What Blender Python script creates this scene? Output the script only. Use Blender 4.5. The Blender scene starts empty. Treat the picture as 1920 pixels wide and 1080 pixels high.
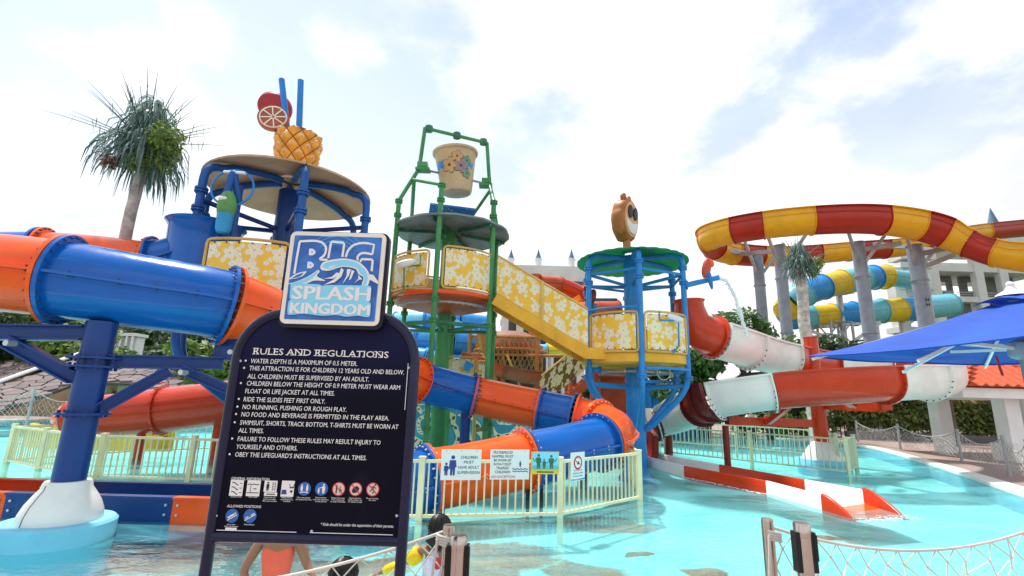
import bpy, bmesh, math, random
from mathutils import Vector, Matrix
random.seed(7)
V = Vector
R_ = math.radians
SC = bpy.context.scene
COL = SC.collection

# ---------------------------------------------------------------- camera
FPX = 910.0
PITCH, ROLL = R_(12.7), R_(1.6)
CAM = V((0, 0, 1.7))
_c, _s = math.cos(PITCH), math.sin(PITCH)
FWD = V((0, _c, _s)); _u = V((0, -_s, _c)); _r = V((1, 0, 0))
RGT = _r * math.cos(ROLL) + _u * math.sin(ROLL)
UPV = -_r * math.sin(ROLL) + _u * math.cos(ROLL)
cd = bpy.data.cameras.new('camera'); cam = bpy.data.objects.new('camera', cd); COL.objects.link(cam)
cd.sensor_width = 36.0; cd.lens = 36.0 * FPX / 1920.0; cd.clip_start = 0.05; cd.clip_end = 3000
mw = Matrix((( RGT.x, UPV.x, -FWD.x, CAM.x), (RGT.y, UPV.y, -FWD.y, CAM.y), (RGT.z, UPV.z, -FWD.z, CAM.z), (0, 0, 0, 1)))
cam.matrix_world = mw
SC.camera = cam
SC.render.resolution_x, SC.render.resolution_y = 1024, 576

# ---------------------------------------------------------------- sky and sun
SUN_EL, SUN_AZ = R_(68), R_(318)      # azimuth measured from +Y clockwise, where the sun stands
w = bpy.data.worlds.new('World'); SC.world = w; w.use_nodes = True
nt = w.node_tree; N = nt.nodes; L = nt.links; N.clear()
out = N.new('ShaderNodeOutputWorld')
sky = N.new('ShaderNodeTexSky'); sky.sky_type = 'NISHITA'; sky.sun_disc = False
sky.sun_elevation = SUN_EL; sky.sun_rotation = SUN_AZ; sky.air_density = 1.0; sky.dust_density = 1.2
bg1 = N.new('ShaderNodeBackground'); bg1.inputs['Strength'].default_value = 0.15
L.new(sky.outputs[0], bg1.inputs['Color'])
tc = N.new('ShaderNodeTexCoord'); sp = N.new('ShaderNodeSeparateXYZ'); L.new(tc.outputs['Generated'], sp.inputs[0])
def wm(op, a, b=None, clamp=False):
    n = N.new('ShaderNodeMath'); n.operation = op; n.use_clamp = clamp
    for i, x in enumerate((a, b)):
        if x is None: continue
        if isinstance(x, (int, float)): n.inputs[i].default_value = x
        else: L.new(x, n.inputs[i])
    return n.outputs[0]
den = wm('ADD', wm('MAXIMUM', sp.outputs[2], 0.0), 0.28)
cx = wm('DIVIDE', sp.outputs[0], den); cy = wm('DIVIDE', sp.outputs[1], den)
cb = N.new('ShaderNodeCombineXYZ'); L.new(cx, cb.inputs[0]); L.new(cy, cb.inputs[1]); cb.inputs[2].default_value = 4.2
n1 = N.new('ShaderNodeTexNoise'); n1.inputs['Scale'].default_value = 2.3; n1.inputs['Detail'].default_value = 9; n1.inputs['Roughness'].default_value = .55
L.new(cb.outputs[0], n1.inputs['Vector'])
n2 = N.new('ShaderNodeTexNoise'); n2.inputs['Scale'].default_value = 1.7; n2.inputs['Detail'].default_value = 6
cb2 = N.new('ShaderNodeVectorMath'); cb2.operation = 'ADD'; cb2.inputs[1].default_value = (3.1, 7.7, 1.0); L.new(cb.outputs[0], cb2.inputs[0]); L.new(cb2.outputs[0], n2.inputs['Vector'])
mr = N.new('ShaderNodeMapRange'); mr.interpolation_type = 'SMOOTHSTEP'
L.new(n1.outputs['Fac'], mr.inputs['Value']); mr.inputs['From Min'].default_value = .45; mr.inputs['From Max'].default_value = .62
# clouds close up towards the horizon, as they do when seen edge on
lift = wm('MULTIPLY', wm('SUBTRACT', 0.66, sp.outputs[2], True), 1.9)
mask = wm('ADD', mr.outputs[0], lift, True)
mask = wm('ADD', wm('MULTIPLY', mask, .84), .16)
mr2 = N.new('ShaderNodeMapRange'); L.new(n2.outputs['Fac'], mr2.inputs['Value'])
mr2.inputs['From Min'].default_value = .36; mr2.inputs['From Max'].default_value = .56; mr2.inputs['To Min'].default_value = .66; mr2.inputs['To Max'].default_value = .86
bg2 = N.new('ShaderNodeBackground'); bg2.inputs['Color'].default_value = (.96, .98, 1.0, 1); L.new(mr2.outputs[0], bg2.inputs['Strength'])
mx = N.new('ShaderNodeMixShader'); L.new(mask, mx.inputs[0]); L.new(bg1.outputs[0], mx.inputs[1]); L.new(bg2.outputs[0], mx.inputs[2])
L.new(mx.outputs[0], out.inputs[0])
sd = bpy.data.lights.new('sun', 'SUN'); sd.energy = 3.4; sd.angle = R_(3.5); sd.color = (1.0, .96, .9)
sun = bpy.data.objects.new('sun', sd); COL.objects.link(sun)
sdir = V((math.sin(SUN_AZ) * math.cos(SUN_EL), math.cos(SUN_AZ) * math.cos(SUN_EL), math.sin(SUN_EL)))
sun.rotation_euler = (-sdir).to_track_quat('-Z', 'Y').to_euler(); sun.location = sdir * 60
vs = SC.view_settings
try: SC.display_settings.display_device = 'sRGB'
except Exception: pass
vs.view_transform = 'Standard'; vs.look = 'None'; vs.gamma = 1; vs.exposure = 0.60; vs.use_curve_mapping = False

# ---------------------------------------------------------------- measuring helpers
def ray(px, py): return FWD + RGT * ((px - 960) / FPX) - UPV * ((py - 540) / FPX)
def at(px, py, Y): d = ray(px, py); return CAM + d * (Y / d.y)
def onz(px, py, z): d = ray(px, py); return CAM + d * ((z - CAM.z) / d.z)
def onplane(px, py, p, n): d = ray(px, py); return CAM + d * ((p - CAM).dot(n) / d.dot(n))
def lerp(a, b, t): return a + (b - a) * t
def rot2(x, y, a): return x * math.cos(a) - y * math.sin(a), x * math.sin(a) + y * math.cos(a)

# ---------------------------------------------------------------- materials
MATS = {}
def lin(c):
    return tuple(((x / 255) / 12.92 if x / 255 <= .04045 else ((x / 255 + .055) / 1.055) ** 2.4) for x in c)
class NG:
    """small node-graph writer"""
    def __init__(s, name):
        s.m = bpy.data.materials.new(name); s.m.use_nodes = True
        s.N = s.m.node_tree.nodes; s.L = s.m.node_tree.links; s.N.clear()
        s.out = s.N.new('ShaderNodeOutputMaterial')
        s.p = s.N.new('ShaderNodeBsdfPrincipled'); s.L.new(s.p.outputs[0], s.out.inputs[0])
        s.tc = s.N.new('ShaderNodeTexCoord')
    def set(s, n, i, x):
        if x is None: return
        if hasattr(x, 'is_linked') or hasattr(x, 'links'): s.L.new(x, n.inputs[i])
        else: n.inputs[i].default_value = x
    def node(s, t, ins={}, **kw):
        n = s.N.new(t)
        for k, v in kw.items(): setattr(n, k, v)
        for k, v in ins.items(): s.set(n, k, v)
        return n
    def math(s, op, a, b=None, c=None, clamp=False):
        n = s.N.new('ShaderNodeMath'); n.operation = op; n.use_clamp = clamp
        for i, x in enumerate((a, b, c)): s.set(n, i, x)
        return n.outputs[0]
    def noise(s, vec, scale, detail=4, rough=.5, dist=0):
        n = s.node('ShaderNodeTexNoise', {'Vector': vec, 'Scale': scale, 'Detail': detail, 'Roughness': rough, 'Distortion': dist}); return n.outputs['Fac']
    def ramp(s, v, a, b, lo=0., hi=1., smooth=True):
        n = s.node('ShaderNodeMapRange', {'Value': v, 'From Min': a, 'From Max': b, 'To Min': lo, 'To Max': hi}, interpolation_type='SMOOTHSTEP' if smooth else 'LINEAR'); return n.outputs[0]
    def mix(s, f, a, b):
        n = s.N.new('ShaderNodeMix'); n.data_type = 'RGBA'
        s.set(n, 0, f)
        for i, x in ((6, a), (7, b)):
            if isinstance(x, tuple): x = (*x[:3], 1)
            s.set(n, i, x)
        return n.outputs[2]
    def bump(s, h, strength, dist=.01):
        n = s.node('ShaderNodeBump', {'Height': h, 'Strength': strength, 'Distance': dist}); s.L.new(n.outputs[0], s.p.inputs['Normal'])
    def base(s, c, rough=.5, metal=0., coat=0., spec=.5):
        if isinstance(c, tuple): c = (*c[:3], 1)
        s.set(s.p, 'Base Color', c); s.set(s.p, 'Roughness', rough); s.set(s.p, 'Metallic', metal); s.set(s.p, 'Coat Weight', coat); s.set(s.p, 'Specular IOR Level', spec)
        return s.m
def mat(name, col, rough=.45, metal=0., var=.12, scale=1.5, bump=0., bscale=30., coat=0., streak=0., dirt=None):
    """painted / moulded surface: mottled colour, faint streaks of wear, slightly uneven gloss"""
    if name in MATS: return MATS[name]
    g = NG(name); o = g.tc.outputs['Object']
    a = tuple(max(0, x * (1 - var)) for x in col); b = tuple(min(1, x * (1 + var) + var * .015) for x in col)
    f = g.ramp(g.noise(o, scale, 6, .6), .3, .7)
    c = g.mix(f, a, b)
    if streak:
        mp = g.node('ShaderNodeMapping', {'Vector': o, 'Scale': (7, 7, .7)})
        c = g.mix(g.ramp(g.noise(mp.outputs[0], 1.4, 5, .65), .55, .8, 0, streak), c, dirt or tuple(x * .45 + .03 for x in col))
    r = g.ramp(g.noise(o, 5, 3), .2, .8, max(.03, rough - .08), min(1, rough + .08))
    if bump: g.bump(g.noise(o, bscale, 4), bump, .01)
    MATS[name] = g.base(c, r, metal, coat * .25, .5 if metal > .3 else .32); return MATS[name]

# ---------------------------------------------------------------- mesh builder
def frames(pts, closed=False, up=None):
    n = len(pts); T = []
    for i in range(n):
        a = pts[(i - 1) % n] if (closed or i > 0) else pts[i]
        b = pts[(i + 1) % n] if (closed or i < n - 1) else pts[i]
        t = b - a
        T.append(t.normalized() if t.length > 1e-9 else V((0, 0, 1)))
    out = []
    if up is not None:
        for t in T:
            s = t.cross(up)
            if s.length < 1e-4: s = out[-1][1] if out else V((1, 0, 0))
            s.normalize(); out.append((t, s, s.cross(t).normalized()))
        return out
    t = T[0]; ref = V((0, 0, 1)) if abs(t.z) < .9 else V((1, 0, 0))
    s = t.cross(ref).normalized()
    for t in T:
        s = (s - t * s.dot(t))
        if s.length < 1e-6: s = t.orthogonal()
        s.normalize(); out.append((t, s, s.cross(t).normalized()))
    return out
class B:
    def __init__(s): s.v = []; s.f = []; s.uv = []
    def add(s, vs, fs):
        o = len(s.v); s.v += [V(x) for x in vs]; s.f += [tuple(i + o for i in f) for f in fs]; return s
    def box(s, c, size, rz=0., M=None):
        x, y, z = size[0] / 2, size[1] / 2, size[2] / 2
        P = [V((sx * x, sy * y, sz * z)) for sz in (-1, 1) for sy in (-1, 1) for sx in (-1, 1)]
        if M is None: M = Matrix.Rotation(rz, 3, 'Z')
        return s.add([V(c) + M @ p for p in P], [(0, 2, 3, 1), (4, 5, 7, 6), (0, 1, 5, 4), (2, 6, 7, 3), (0, 4, 6, 2), (1, 3, 7, 5)])
    def beam(s, p0, p1, wd, h, up=V((0, 0, 1))):
        return s.sweep([V(p0), V(p1)], [(-wd / 2, -h / 2), (wd / 2, -h / 2), (wd / 2, h / 2), (-wd / 2, h / 2)], up)
    def tube(s, pts, r, n=10, caps=True, closed=False):
        pts = [V(p) for p in pts]; F = frames(pts, closed); m = len(pts); vs = []; fs = []
        for i, (t, a, b) in enumerate(F):
            rr = r[i] if isinstance(r, (list, tuple)) else r
            for k in range(n):
                q = 2 * math.pi * k / n; vs.append(pts[i] + a * (rr * math.cos(q)) + b * (rr * math.sin(q)))
        for i in range(m if closed else m - 1):
            j = (i + 1) % m
            for k in range(n):
                l = (k + 1) % n; fs.append((i * n + k, i * n + l, j * n + l, j * n + k))
        if caps and not closed: fs += [tuple(range(n))[::-1], tuple((m - 1) * n + k for k in range(n))]
        return s.add(vs, fs)
    def cyl(s, p0, p1, r0, r1=None, n=16): return s.tube([p0, p1], [r0, r0 if r1 is None else r1], n)
    def sweep(s, pts, sec, up=V((0, 0, 1)), closed_sec=True, caps=True, closed=False):
        pts = [V(p) for p in pts]; F = frames(pts, closed, up); n = len(sec); m = len(pts); vs = []; fs = []
        for (t, a, b), p in zip(F, pts): vs += [p + a * x + b * y for x, y in sec]
        kk = n if closed_sec else n - 1
        for i in range(m if closed else m - 1):
            j = (i + 1) % m
            for k in range(kk):
                l = (k + 1) % n; fs.append((i * n + k, j * n + k, j * n + l, i * n + l))
        if caps and closed_sec and not closed: fs += [tuple(range(n)), tuple((m - 1) * n + k for k in range(n))[::-1]]
        return s.add(vs, fs)
    def lathe(s, prof, c=(0, 0, 0), n=24, M=None, wob=None):
        c = V(c); vs = []; fs = []; m = len(prof)
        for r, z in prof:
            for k in range(n):
                q = 2 * math.pi * k / n; rr = r * (wob(q, z) if wob else 1)
                p = V((rr * math.cos(q), rr * math.sin(q), z)); vs.append(c + (M @ p if M else p))
        for i in range(m - 1):
            for k in range(n):
                l = (k + 1) % n; fs.append((i * n + k, i * n + l, (i + 1) * n + l, (i + 1) * n + k))
        if prof[0][0] > 1e-5: fs.append(tuple(range(n))[::-1])
        if prof[-1][0] > 1e-5: fs.append(tuple((m - 1) * n + k for k in range(n)))
        return s.add(vs, fs)
    def prism(s, poly, o, U, W, d):
        """flat polygon in the plane o + a U + b W, given thickness d along U x W"""
        o, U, W = V(o), V(U), V(W); Nn = U.cross(W).normalized(); n = len(poly)
        vs = [o + U * a + W * b for a, b in poly] + [o + U * a + W * b + Nn * d for a, b in poly]
        fs = [tuple(range(n))[::-1], tuple(range(n, 2 * n))] + [(i, (i + 1) % n, n + (i + 1) % n, n + i) for i in range(n)]
        return s.add(vs, fs)
    def sphere(s, c, r, nu=12, nv=8, M=None):
        if isinstance(r, (int, float)): r = (r, r, r)
        c = V(c); vs = []; fs = []
        for j in range(nv + 1):
            ph = math.pi * j / nv
            for k in range(nu):
                q = 2 * math.pi * k / nu
                p = V((r[0] * math.sin(ph) * math.cos(q), r[1] * math.sin(ph) * math.sin(q), -r[2] * math.cos(ph))); vs.append(c + (M @ p if M else p))
        for j in range(nv):
            for k in range(nu):
                l = (k + 1) % nu; fs.append((j * nu + k, j * nu + l, (j + 1) * nu + l, (j + 1) * nu + k))
        return s.add(vs, fs)
    def torus(s, c, axis, Rr, r, n=32, m=8, a0=0., a1=None):
        q = V(axis).to_track_quat('Z', 'Y').to_matrix(); full = a1 is None
        k = n if full else n + 1
        pts = [V(c) + q @ V((Rr * math.cos(a), Rr * math.sin(a), 0)) for a in [(a0 + (2 * math.pi if full else a1 - a0) * i / n) for i in range(k)]]
        return s.tube(pts, r, m, True, full)
    def grid(s, fn, nu, nv, uvf=None):
        vs = [fn(i / nu, j / nv) for j in range(nv + 1) for i in range(nu + 1)]
        fs = [(j * (nu + 1) + i, j * (nu + 1) + i + 1, (j + 1) * (nu + 1) + i + 1, (j + 1) * (nu + 1) + i) for j in range(nv) for i in range(nu)]
        if uvf: s.uv += [uvf(i / nu, j / nv) for j in range(nv + 1) for i in range(nu + 1)]
        return s.add(vs, fs)
def bake(name, b, m, off=None, smooth=True, ang=38, fix=True):
    me = bpy.data.meshes.new(name)
    vs = [v - off for v in b.v] if off is not None else b.v
    me.from_pydata([tuple(v) for v in vs], [], b.f)
    if fix and len(b.f) < 40000:
        bm = bmesh.new(); bm.from_mesh(me); bmesh.ops.recalc_face_normals(bm, faces=bm.faces[:]); bm.to_mesh(me); bm.free()
    if b.uv and len(b.uv) == len(b.v):
        ul = me.uv_layers.new(name='UVMap')
        li = [0] * len(me.loops); me.loops.foreach_get('vertex_index', li)
        flat = []
        for i in li: flat += [b.uv[i][0], b.uv[i][1]]
        ul.data.foreach_set('uv', flat)
    if smooth:
        me.polygons.foreach_set('use_smooth', [True] * len(me.polygons)); me.set_sharp_from_angle(angle=R_(ang))
    if isinstance(m, str): m = MATS[m]
    if m: me.materials.append(m)
    me.update(); return me
ORG = {}
def org(o): return ORG.get(o.name, V((0, 0, 0)))
def tag(o, label=None, cat=None, group=None, kind=None):
    if label: o['label'] = label
    if cat: o['category'] = cat
    if group: o['group'] = group
    if kind: o['kind'] = kind
    return o
def thing(name, label, cat, loc=(0, 0, 0), group=None):
    o = bpy.data.objects.new(name, None); COL.objects.link(o); o.location = loc; o.empty_display_size = .2
    ORG[o.name] = V(loc); return tag(o, label, cat, group)
def part(name, b, m, parent, label=None, kind=None, smooth=True, ang=38, fix=True):
    og = org(parent); me = b if isinstance(b, bpy.types.Mesh) else bake(name, b, m, og, smooth, ang, fix)
    o = bpy.data.objects.new(name, me); COL.objects.link(o); o.parent = parent; ORG[o.name] = og
    return tag(o, label, None, None, kind)
def solo(name, b, m, label, cat, loc=(0, 0, 0), group=None, smooth=True, kind=None, fix=True):
    me = bake(name, b, m, V(loc), smooth, 38, fix); o = bpy.data.objects.new(name, me); COL.objects.link(o); o.location = loc; ORG[o.name] = V(loc)
    return tag(o, label, cat, group, kind)
def struct(name, b, m, smooth=False, kind='structure'):
    o = bpy.data.objects.new(name, bake(name, b, m, None, smooth)); COL.objects.link(o); o['kind'] = kind; return o
def copy_tree(o, parent=None):
    c = o.copy(); COL.objects.link(c); c.parent = parent
    for ch in [x for x in o.children]: copy_tree(ch, c)
    return c
def catmull(pts, k=8, closed=False):
    pts = [V(p) for p in pts]; n = len(pts); o = []
    for i in range(n if closed else n - 1):
        p1, p2 = pts[i], pts[(i + 1) % n]
        p0 = pts[(i - 1) % n] if closed or i > 0 else p1 * 2 - p2
        p3 = pts[(i + 2) % n] if closed or i < n - 2 else p2 * 2 - p1
        for j in range(k):
            t = j / k
            o.append(.5 * ((2 * p1) + (p2 - p0) * t + (2 * p0 - 5 * p1 + 4 * p2 - p3) * t * t + (3 * p1 - p0 - 3 * p2 + p3) * t ** 3))
    if not closed: o.append(pts[-1].copy())
    return o
def sub(path, k, a, b):
    """samples of a catmull path (k samples per control) between control positions a and b"""
    i0, i1 = a * k, b * k; o = []
    def P(i):
        i = max(0, min(len(path) - 1, i)); j = int(i); t = i - j
        return path[j].lerp(path[min(j + 1, len(path) - 1)], t)
    o.append(P(i0)); j = math.floor(i0) + 1
    while j < i1 - 1e-6: o.append(P(j)); j += 1
    o.append(P(i1)); return o
def clip(poly, p, n):
    o = []
    for i in range(len(poly)):
        a, b = poly[i], poly[(i + 1) % len(poly)]
        da = (a[0] - p[0]) * n[0] + (a[1] - p[1]) * n[1]; db = (b[0] - p[0]) * n[0] + (b[1] - p[1]) * n[1]
        if da <= 0: o.append(a)
        if (da < 0) != (db < 0) and abs(da - db) > 1e-12:
            t = da / (da - db); o.append((a[0] + (b[0] - a[0]) * t, a[1] + (b[1] - a[1]) * t))
    return o
# ---------------------------------------------------------------- palette
mat('blue_shell', (.005, .110, .43), .17, var=.07, coat=.35, streak=.10, dirt=(.02, .07, .26), bump=.02, bscale=3)
mat('blue_dark', (.006, .045, .21), .34, var=.07, coat=.2, streak=.10)
mat('blue_frame', (.010, .095, .34), .34, var=.15, streak=.2)
mat('sky_blue_frame', (.02, .24, .62), .32, var=.12, streak=.15)
mat('orange_shell', (.85, .105, .012), .2, var=.07, coat=.3, streak=.10, dirt=(.62, .12, .05), bump=.02, bscale=3)
mat('red_shell', (.56, .045, .012), .22, var=.07, coat=.3, streak=.10, dirt=(.4, .05, .03))
mat('maroon_shell', (.20, .018, .012), .4, var=.18, streak=.3)
mat('white_shell', (.80, .79, .74), .36, var=.07, streak=.10, dirt=(.6, .66, .62), coat=.1)
mat('yellow_shell', (.80, .40, .010), .32, var=.07, coat=.25, streak=.10)
mat('brick_red_shell', (.42, .025, .010), .34, var=.07, coat=.2, streak=.10)
mat('cream_metal', (.80, .74, .46), .45, var=.12, streak=.3, dirt=(.5, .42, .2))
mat('pale_green_metal', (.60, .66, .44), .45, var=.10, streak=.25, dirt=(.42, .42, .25))
mat('green_metal', (.055, .27, .085), .4, var=.18, streak=.3)
mat('dark_green', (.04, .17, .08), .45, var=.25, streak=.3)
mat('canopy_green', (.05, .32, .14), .4, var=.2, streak=.25)
mat('canopy_grey', (.20, .26, .25), .5, var=.25, streak=.4)
mat('tan_shell', (.52, .33, .18), .5, var=.12, streak=.3)
mat('rust_tan', (.26, .10, .05), .5, var=.2, streak=.3)
mat('tan_pale', (.58, .42, .24), .5, var=.12, streak=.2)
mat('gold_metal', (.66, .42, .10), .4, var=.12, streak=.25)
mat('yellow_beam', (.78, .42, .03), .4, var=.12, streak=.3, dirt=(.4, .2, .04))
mat('rust_shell', (.46, .075, .022), .45, var=.25, streak=.4)
mat('brown_frame', (.42, .17, .04), .45, var=.2, streak=.3)
mat('steel_grey', (.255, .29, .345), .42, metal=.1, var=.14, streak=.3, dirt=(.16, .17, .185))
mat('galvanised', (.42, .43, .44), .45, metal=.5, var=.2, streak=.3)
mat('stainless', (.55, .47, .42), .22, metal=1., var=.1, streak=.1)
mat('black_plastic', (.012, .012, .014), .5)
mat('dark_bolt', (.05, .06, .09), .5, metal=.4)
mat('pale_bolt', (.55, .56, .6), .4, metal=.6)
mat('sign_navy', (.006, .008, .045), .30, var=.25, scale=3, coat=.3, streak=.1)
mat('sign_navy_deep', (.003, .004, .018), .5, var=.3)
mat('frame_navy', (.005, .007, .038), .28, var=.25, coat=.3, streak=.2, dirt=(.12, .12, .16))
mat('print_white', (.82, .82, .80), .5, var=.02)
mat('print_cream', (.82, .79, .68), .5, var=.06, scale=8)
mat('print_blue', (.03, .14, .46), .5, var=.1)
mat('print_ink', (.02, .02, .03), .5)
mat('print_navy', (.035, .06, .26), .5)
mat('print_red', (.55, .03, .04), .5)
mat('print_pale_blue', (.26, .70, .92), .5, var=.06)
mat('print_yellow', (.75, .62, .05), .5)
mat('print_pink', (.75, .55, .48), .5)
mat('rope_white', (.66, .63, .56), .8, var=.15)
mat('rope_grey', (.45, .44, .40), .85, var=.2)
mat('skin_tan', (.32, .15, .085), .55, var=.08)
mat('skin_pale', (.56, .34, .24), .55, var=.08)
mat('hair_black', (.010, .008, .008), .38, var=.3, scale=20, bump=.3, bscale=60)
mat('coral_cloth', (.90, .14, .08), .75, var=.1, bump=.15, bscale=40)
mat('yellow_vinyl', (.86, .55, .01), .3, var=.06)
mat('lilac_cloth', (.62, .58, .74), .75, var=.14, scale=8)
mat('pink_cloth', (.75, .18, .36), .75, var=.14)
mat('white_cloth', (.78, .78, .80), .8)
mat('dark_cloth', (.03, .03, .04), .8)
mat('red_cloth', (.45, .05, .05), .8)
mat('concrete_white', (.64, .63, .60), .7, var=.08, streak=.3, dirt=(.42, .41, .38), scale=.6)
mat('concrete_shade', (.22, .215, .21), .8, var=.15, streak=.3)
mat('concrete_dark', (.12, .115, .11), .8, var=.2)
mat('white_paint', (.78, .78, .77), .5, var=.05, streak=.15)
mat('slate_blue', (.10, .18, .30), .5)
mat('tan_wall', (.50, .40, .22), .8, var=.12, scale=.8, streak=.25)
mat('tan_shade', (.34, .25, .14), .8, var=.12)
mat('roof_tile', (.52, .085, .03), .65, var=.22, scale=4)
mat('aqua_plinth', (.22, .62, .80), .5, var=.08, streak=.2)
mat('tube_sky', (.03, .28, .66), .3, var=.1, coat=.2)
mat('tube_aqua', (.16, .52, .62), .3, var=.1, coat=.2)
mat('tube_yellow', (.70, .52, .03), .3, var=.1, coat=.2)
mat('straw_blue', (.02, .22, .66), .35, var=.08)
mat('citrus_red', (.45, .04, .07), .45, var=.15)
mat('citrus_brown', (.40, .10, .05), .45, var=.15)
mat('pineapple', (.78, .36, .05), .38, var=.22, scale=5)
mat('pineapple_groove', (.28, .09, .02), .6)
mat('cookie', (.40, .15, .04), .45, var=.22, scale=3)
mat('cookie_face', (.72, .40, .18), .45, var=.1)
mat('bark_pale', (.46, .43, .38), .85, var=.35, scale=5, bump=.4, bscale=18)
mat('bark', (.12, .085, .06), .9, var=.3, scale=6, bump=.5, bscale=20)
mat('container_blue', (.02, .17, .46), .5, var=.12, streak=.3)
mat('parrot_red', (.50, .07, .03), .45)
mat('caterpillar_green', (.10, .30, .08), .4, var=.25, scale=4)
mat('caterpillar_blue', (.03, .30, .58), .4, var=.15)
mat('glass_dark', (.03, .035, .04), .15)
def leafmat(name, c1, c2, rough=.55):
    g = NG(name); geo = g.node('ShaderNodeNewGeometry')
    n = g.noise(g.tc.outputs['Object'], .9, 3)
    c = g.mix(geo.outputs['Random Per Island'], c1, c2)
    c = g.mix(g.ramp(n, .35, .7, 0, .55), c, tuple(x * .55 for x in c1))
    g.base(c, rough); tr = g.node('ShaderNodeBsdfTranslucent', {'Color': (*[min(1, x * 1.3) for x in c2], 1)})
    ms = g.node('ShaderNodeMixShader', {0: .25}); g.L.new(g.p.outputs[0], ms.inputs[1]); g.L.new(tr.outputs[0], ms.inputs[2]); g.L.new(ms.outputs[0], g.out.inputs[0])
    MATS[name] = g.m
leafmat('leaf_mid', (.035, .10, .018), (.10, .20, .035))
leafmat('leaf_dark', (.018, .055, .016), (.05, .11, .025))
leafmat('leaf_lime', (.08, .16, .02), (.20, .30, .05))
leafmat('leaf_hedge', (.055, .11, .02), (.24, .27, .06))
leafmat('leaf_silver', (.10, .18, .16), (.30, .40, .36))
leafmat('leaf_teal', (.03, .09, .075), (.09, .18, .15))
leafmat('leaf_rust', (.16, .04, .02), (.28, .09, .04))

def cloth_green():
    g = MATS['canopy_green']; nt_ = g.node_tree; p = [n for n in nt_.nodes if n.type == 'BSDF_PRINCIPLED'][0]; o = [n for n in nt_.nodes if n.type == 'OUTPUT_MATERIAL'][0]
    t = nt_.nodes.new('ShaderNodeBsdfTranslucent'); t.inputs[0].default_value = (.05, .40, .23, 1); m = nt_.nodes.new('ShaderNodeMixShader'); m.inputs[0].default_value = .5
    nt_.links.new(p.outputs[0], m.inputs[1]); nt_.links.new(t.outputs[0], m.inputs[2]); nt_.links.new(m.outputs[0], o.inputs[0])
cloth_green()
# hibiscus print on yellow sheet
def flowermat(name, bgc, fgc, line, sc=2.35):
    g = NG(name)
    uv = g.tc.outputs['UV']
    def layer(scale, off, petals, R0, amp, rnd):
        mp = g.node('ShaderNodeMapping', {'Vector': uv, 'Location': off, 'Scale': (scale, scale, scale)})
        vo = g.node('ShaderNodeTexVoronoi', {'Vector': mp.outputs[0], 'Scale': 1.0, 'Randomness': rnd}, voronoi_dimensions='2D', feature='F1')
        d = g.node('ShaderNodeVectorMath', {0: mp.outputs[0], 1: vo.outputs['Position']}, operation='SUBTRACT')
        s = g.node('ShaderNodeSeparateXYZ', {0: d.outputs[0]}); cs = g.node('ShaderNodeSeparateXYZ', {0: vo.outputs['Color']})
        r = g.math('SQRT', g.math('ADD', g.math('MULTIPLY', s.outputs[0], s.outputs[0]), g.math('MULTIPLY', s.outputs[1], s.outputs[1])))
        th = g.math('ADD', g.math('ARCTAN2', s.outputs[1], s.outputs[0]), g.math('MULTIPLY', cs.outputs[0], 6.28))
        wob = g.math('MULTIPLY', g.math('SUBTRACT', g.noise(mp.outputs[0], 9, 2), .5), .10)
        Rr = g.math('ADD', g.math('MULTIPLY_ADD', g.math('ABSOLUTE', g.math('COSINE', g.math('MULTIPLY', th, petals / 2))), amp, R0), wob)
        Rr = g.math('MULTIPLY', Rr, g.math('MULTIPLY_ADD', cs.outputs[1], .3, .85))
        inside = g.math('LESS_THAN', r, Rr)
        edge = g.math('LESS_THAN', g.math('ABSOLUTE', g.math('SUBTRACT', r, g.math('MULTIPLY', Rr, .93))), .016)
        vein = g.math('MULTIPLY', g.math('LESS_THAN', g.math('ABSOLUTE', g.math('SINE', g.math('MULTIPLY', th, petals / 2))), .10), g.math('LESS_THAN', r, g.math('MULTIPLY', Rr, .75)))
        core = g.math('LESS_THAN', r, .06)
        ln = g.math('MULTIPLY', inside, g.math('MAXIMUM', g.math('MAXIMUM', edge, vein), core))
        return inside, ln
    i2, l2 = layer(sc * 1.6, (3.3, 1.7, 0), 2, .03, .38, .9)
    i1, l1 = layer(sc, (0, 0, 0), 5, .26, .18, .5)
    c = g.mix(i2, bgc, fgc); c = g.mix(g.math('MULTIPLY', l2, .6), c, line)
    c = g.mix(i1, c, fgc); c = g.mix(g.math('MULTIPLY', l1, .7), c, line)
    c = g.mix(g.ramp(g.noise(g.tc.outputs['Object'], 2.2, 5, .65), .55, .85, 0, .3), c, tuple(x * .55 for x in bgc))
    MATS[name] = g.base(c, .45)
flowermat('flower_print', (.88, .52, .035), (.82, .77, .56), (.62, .42, .10))
flowermat('flower_print_brown', (.16, .07, .015), (.72, .62, .36), (.30, .16, .05), 2.2)
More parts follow.
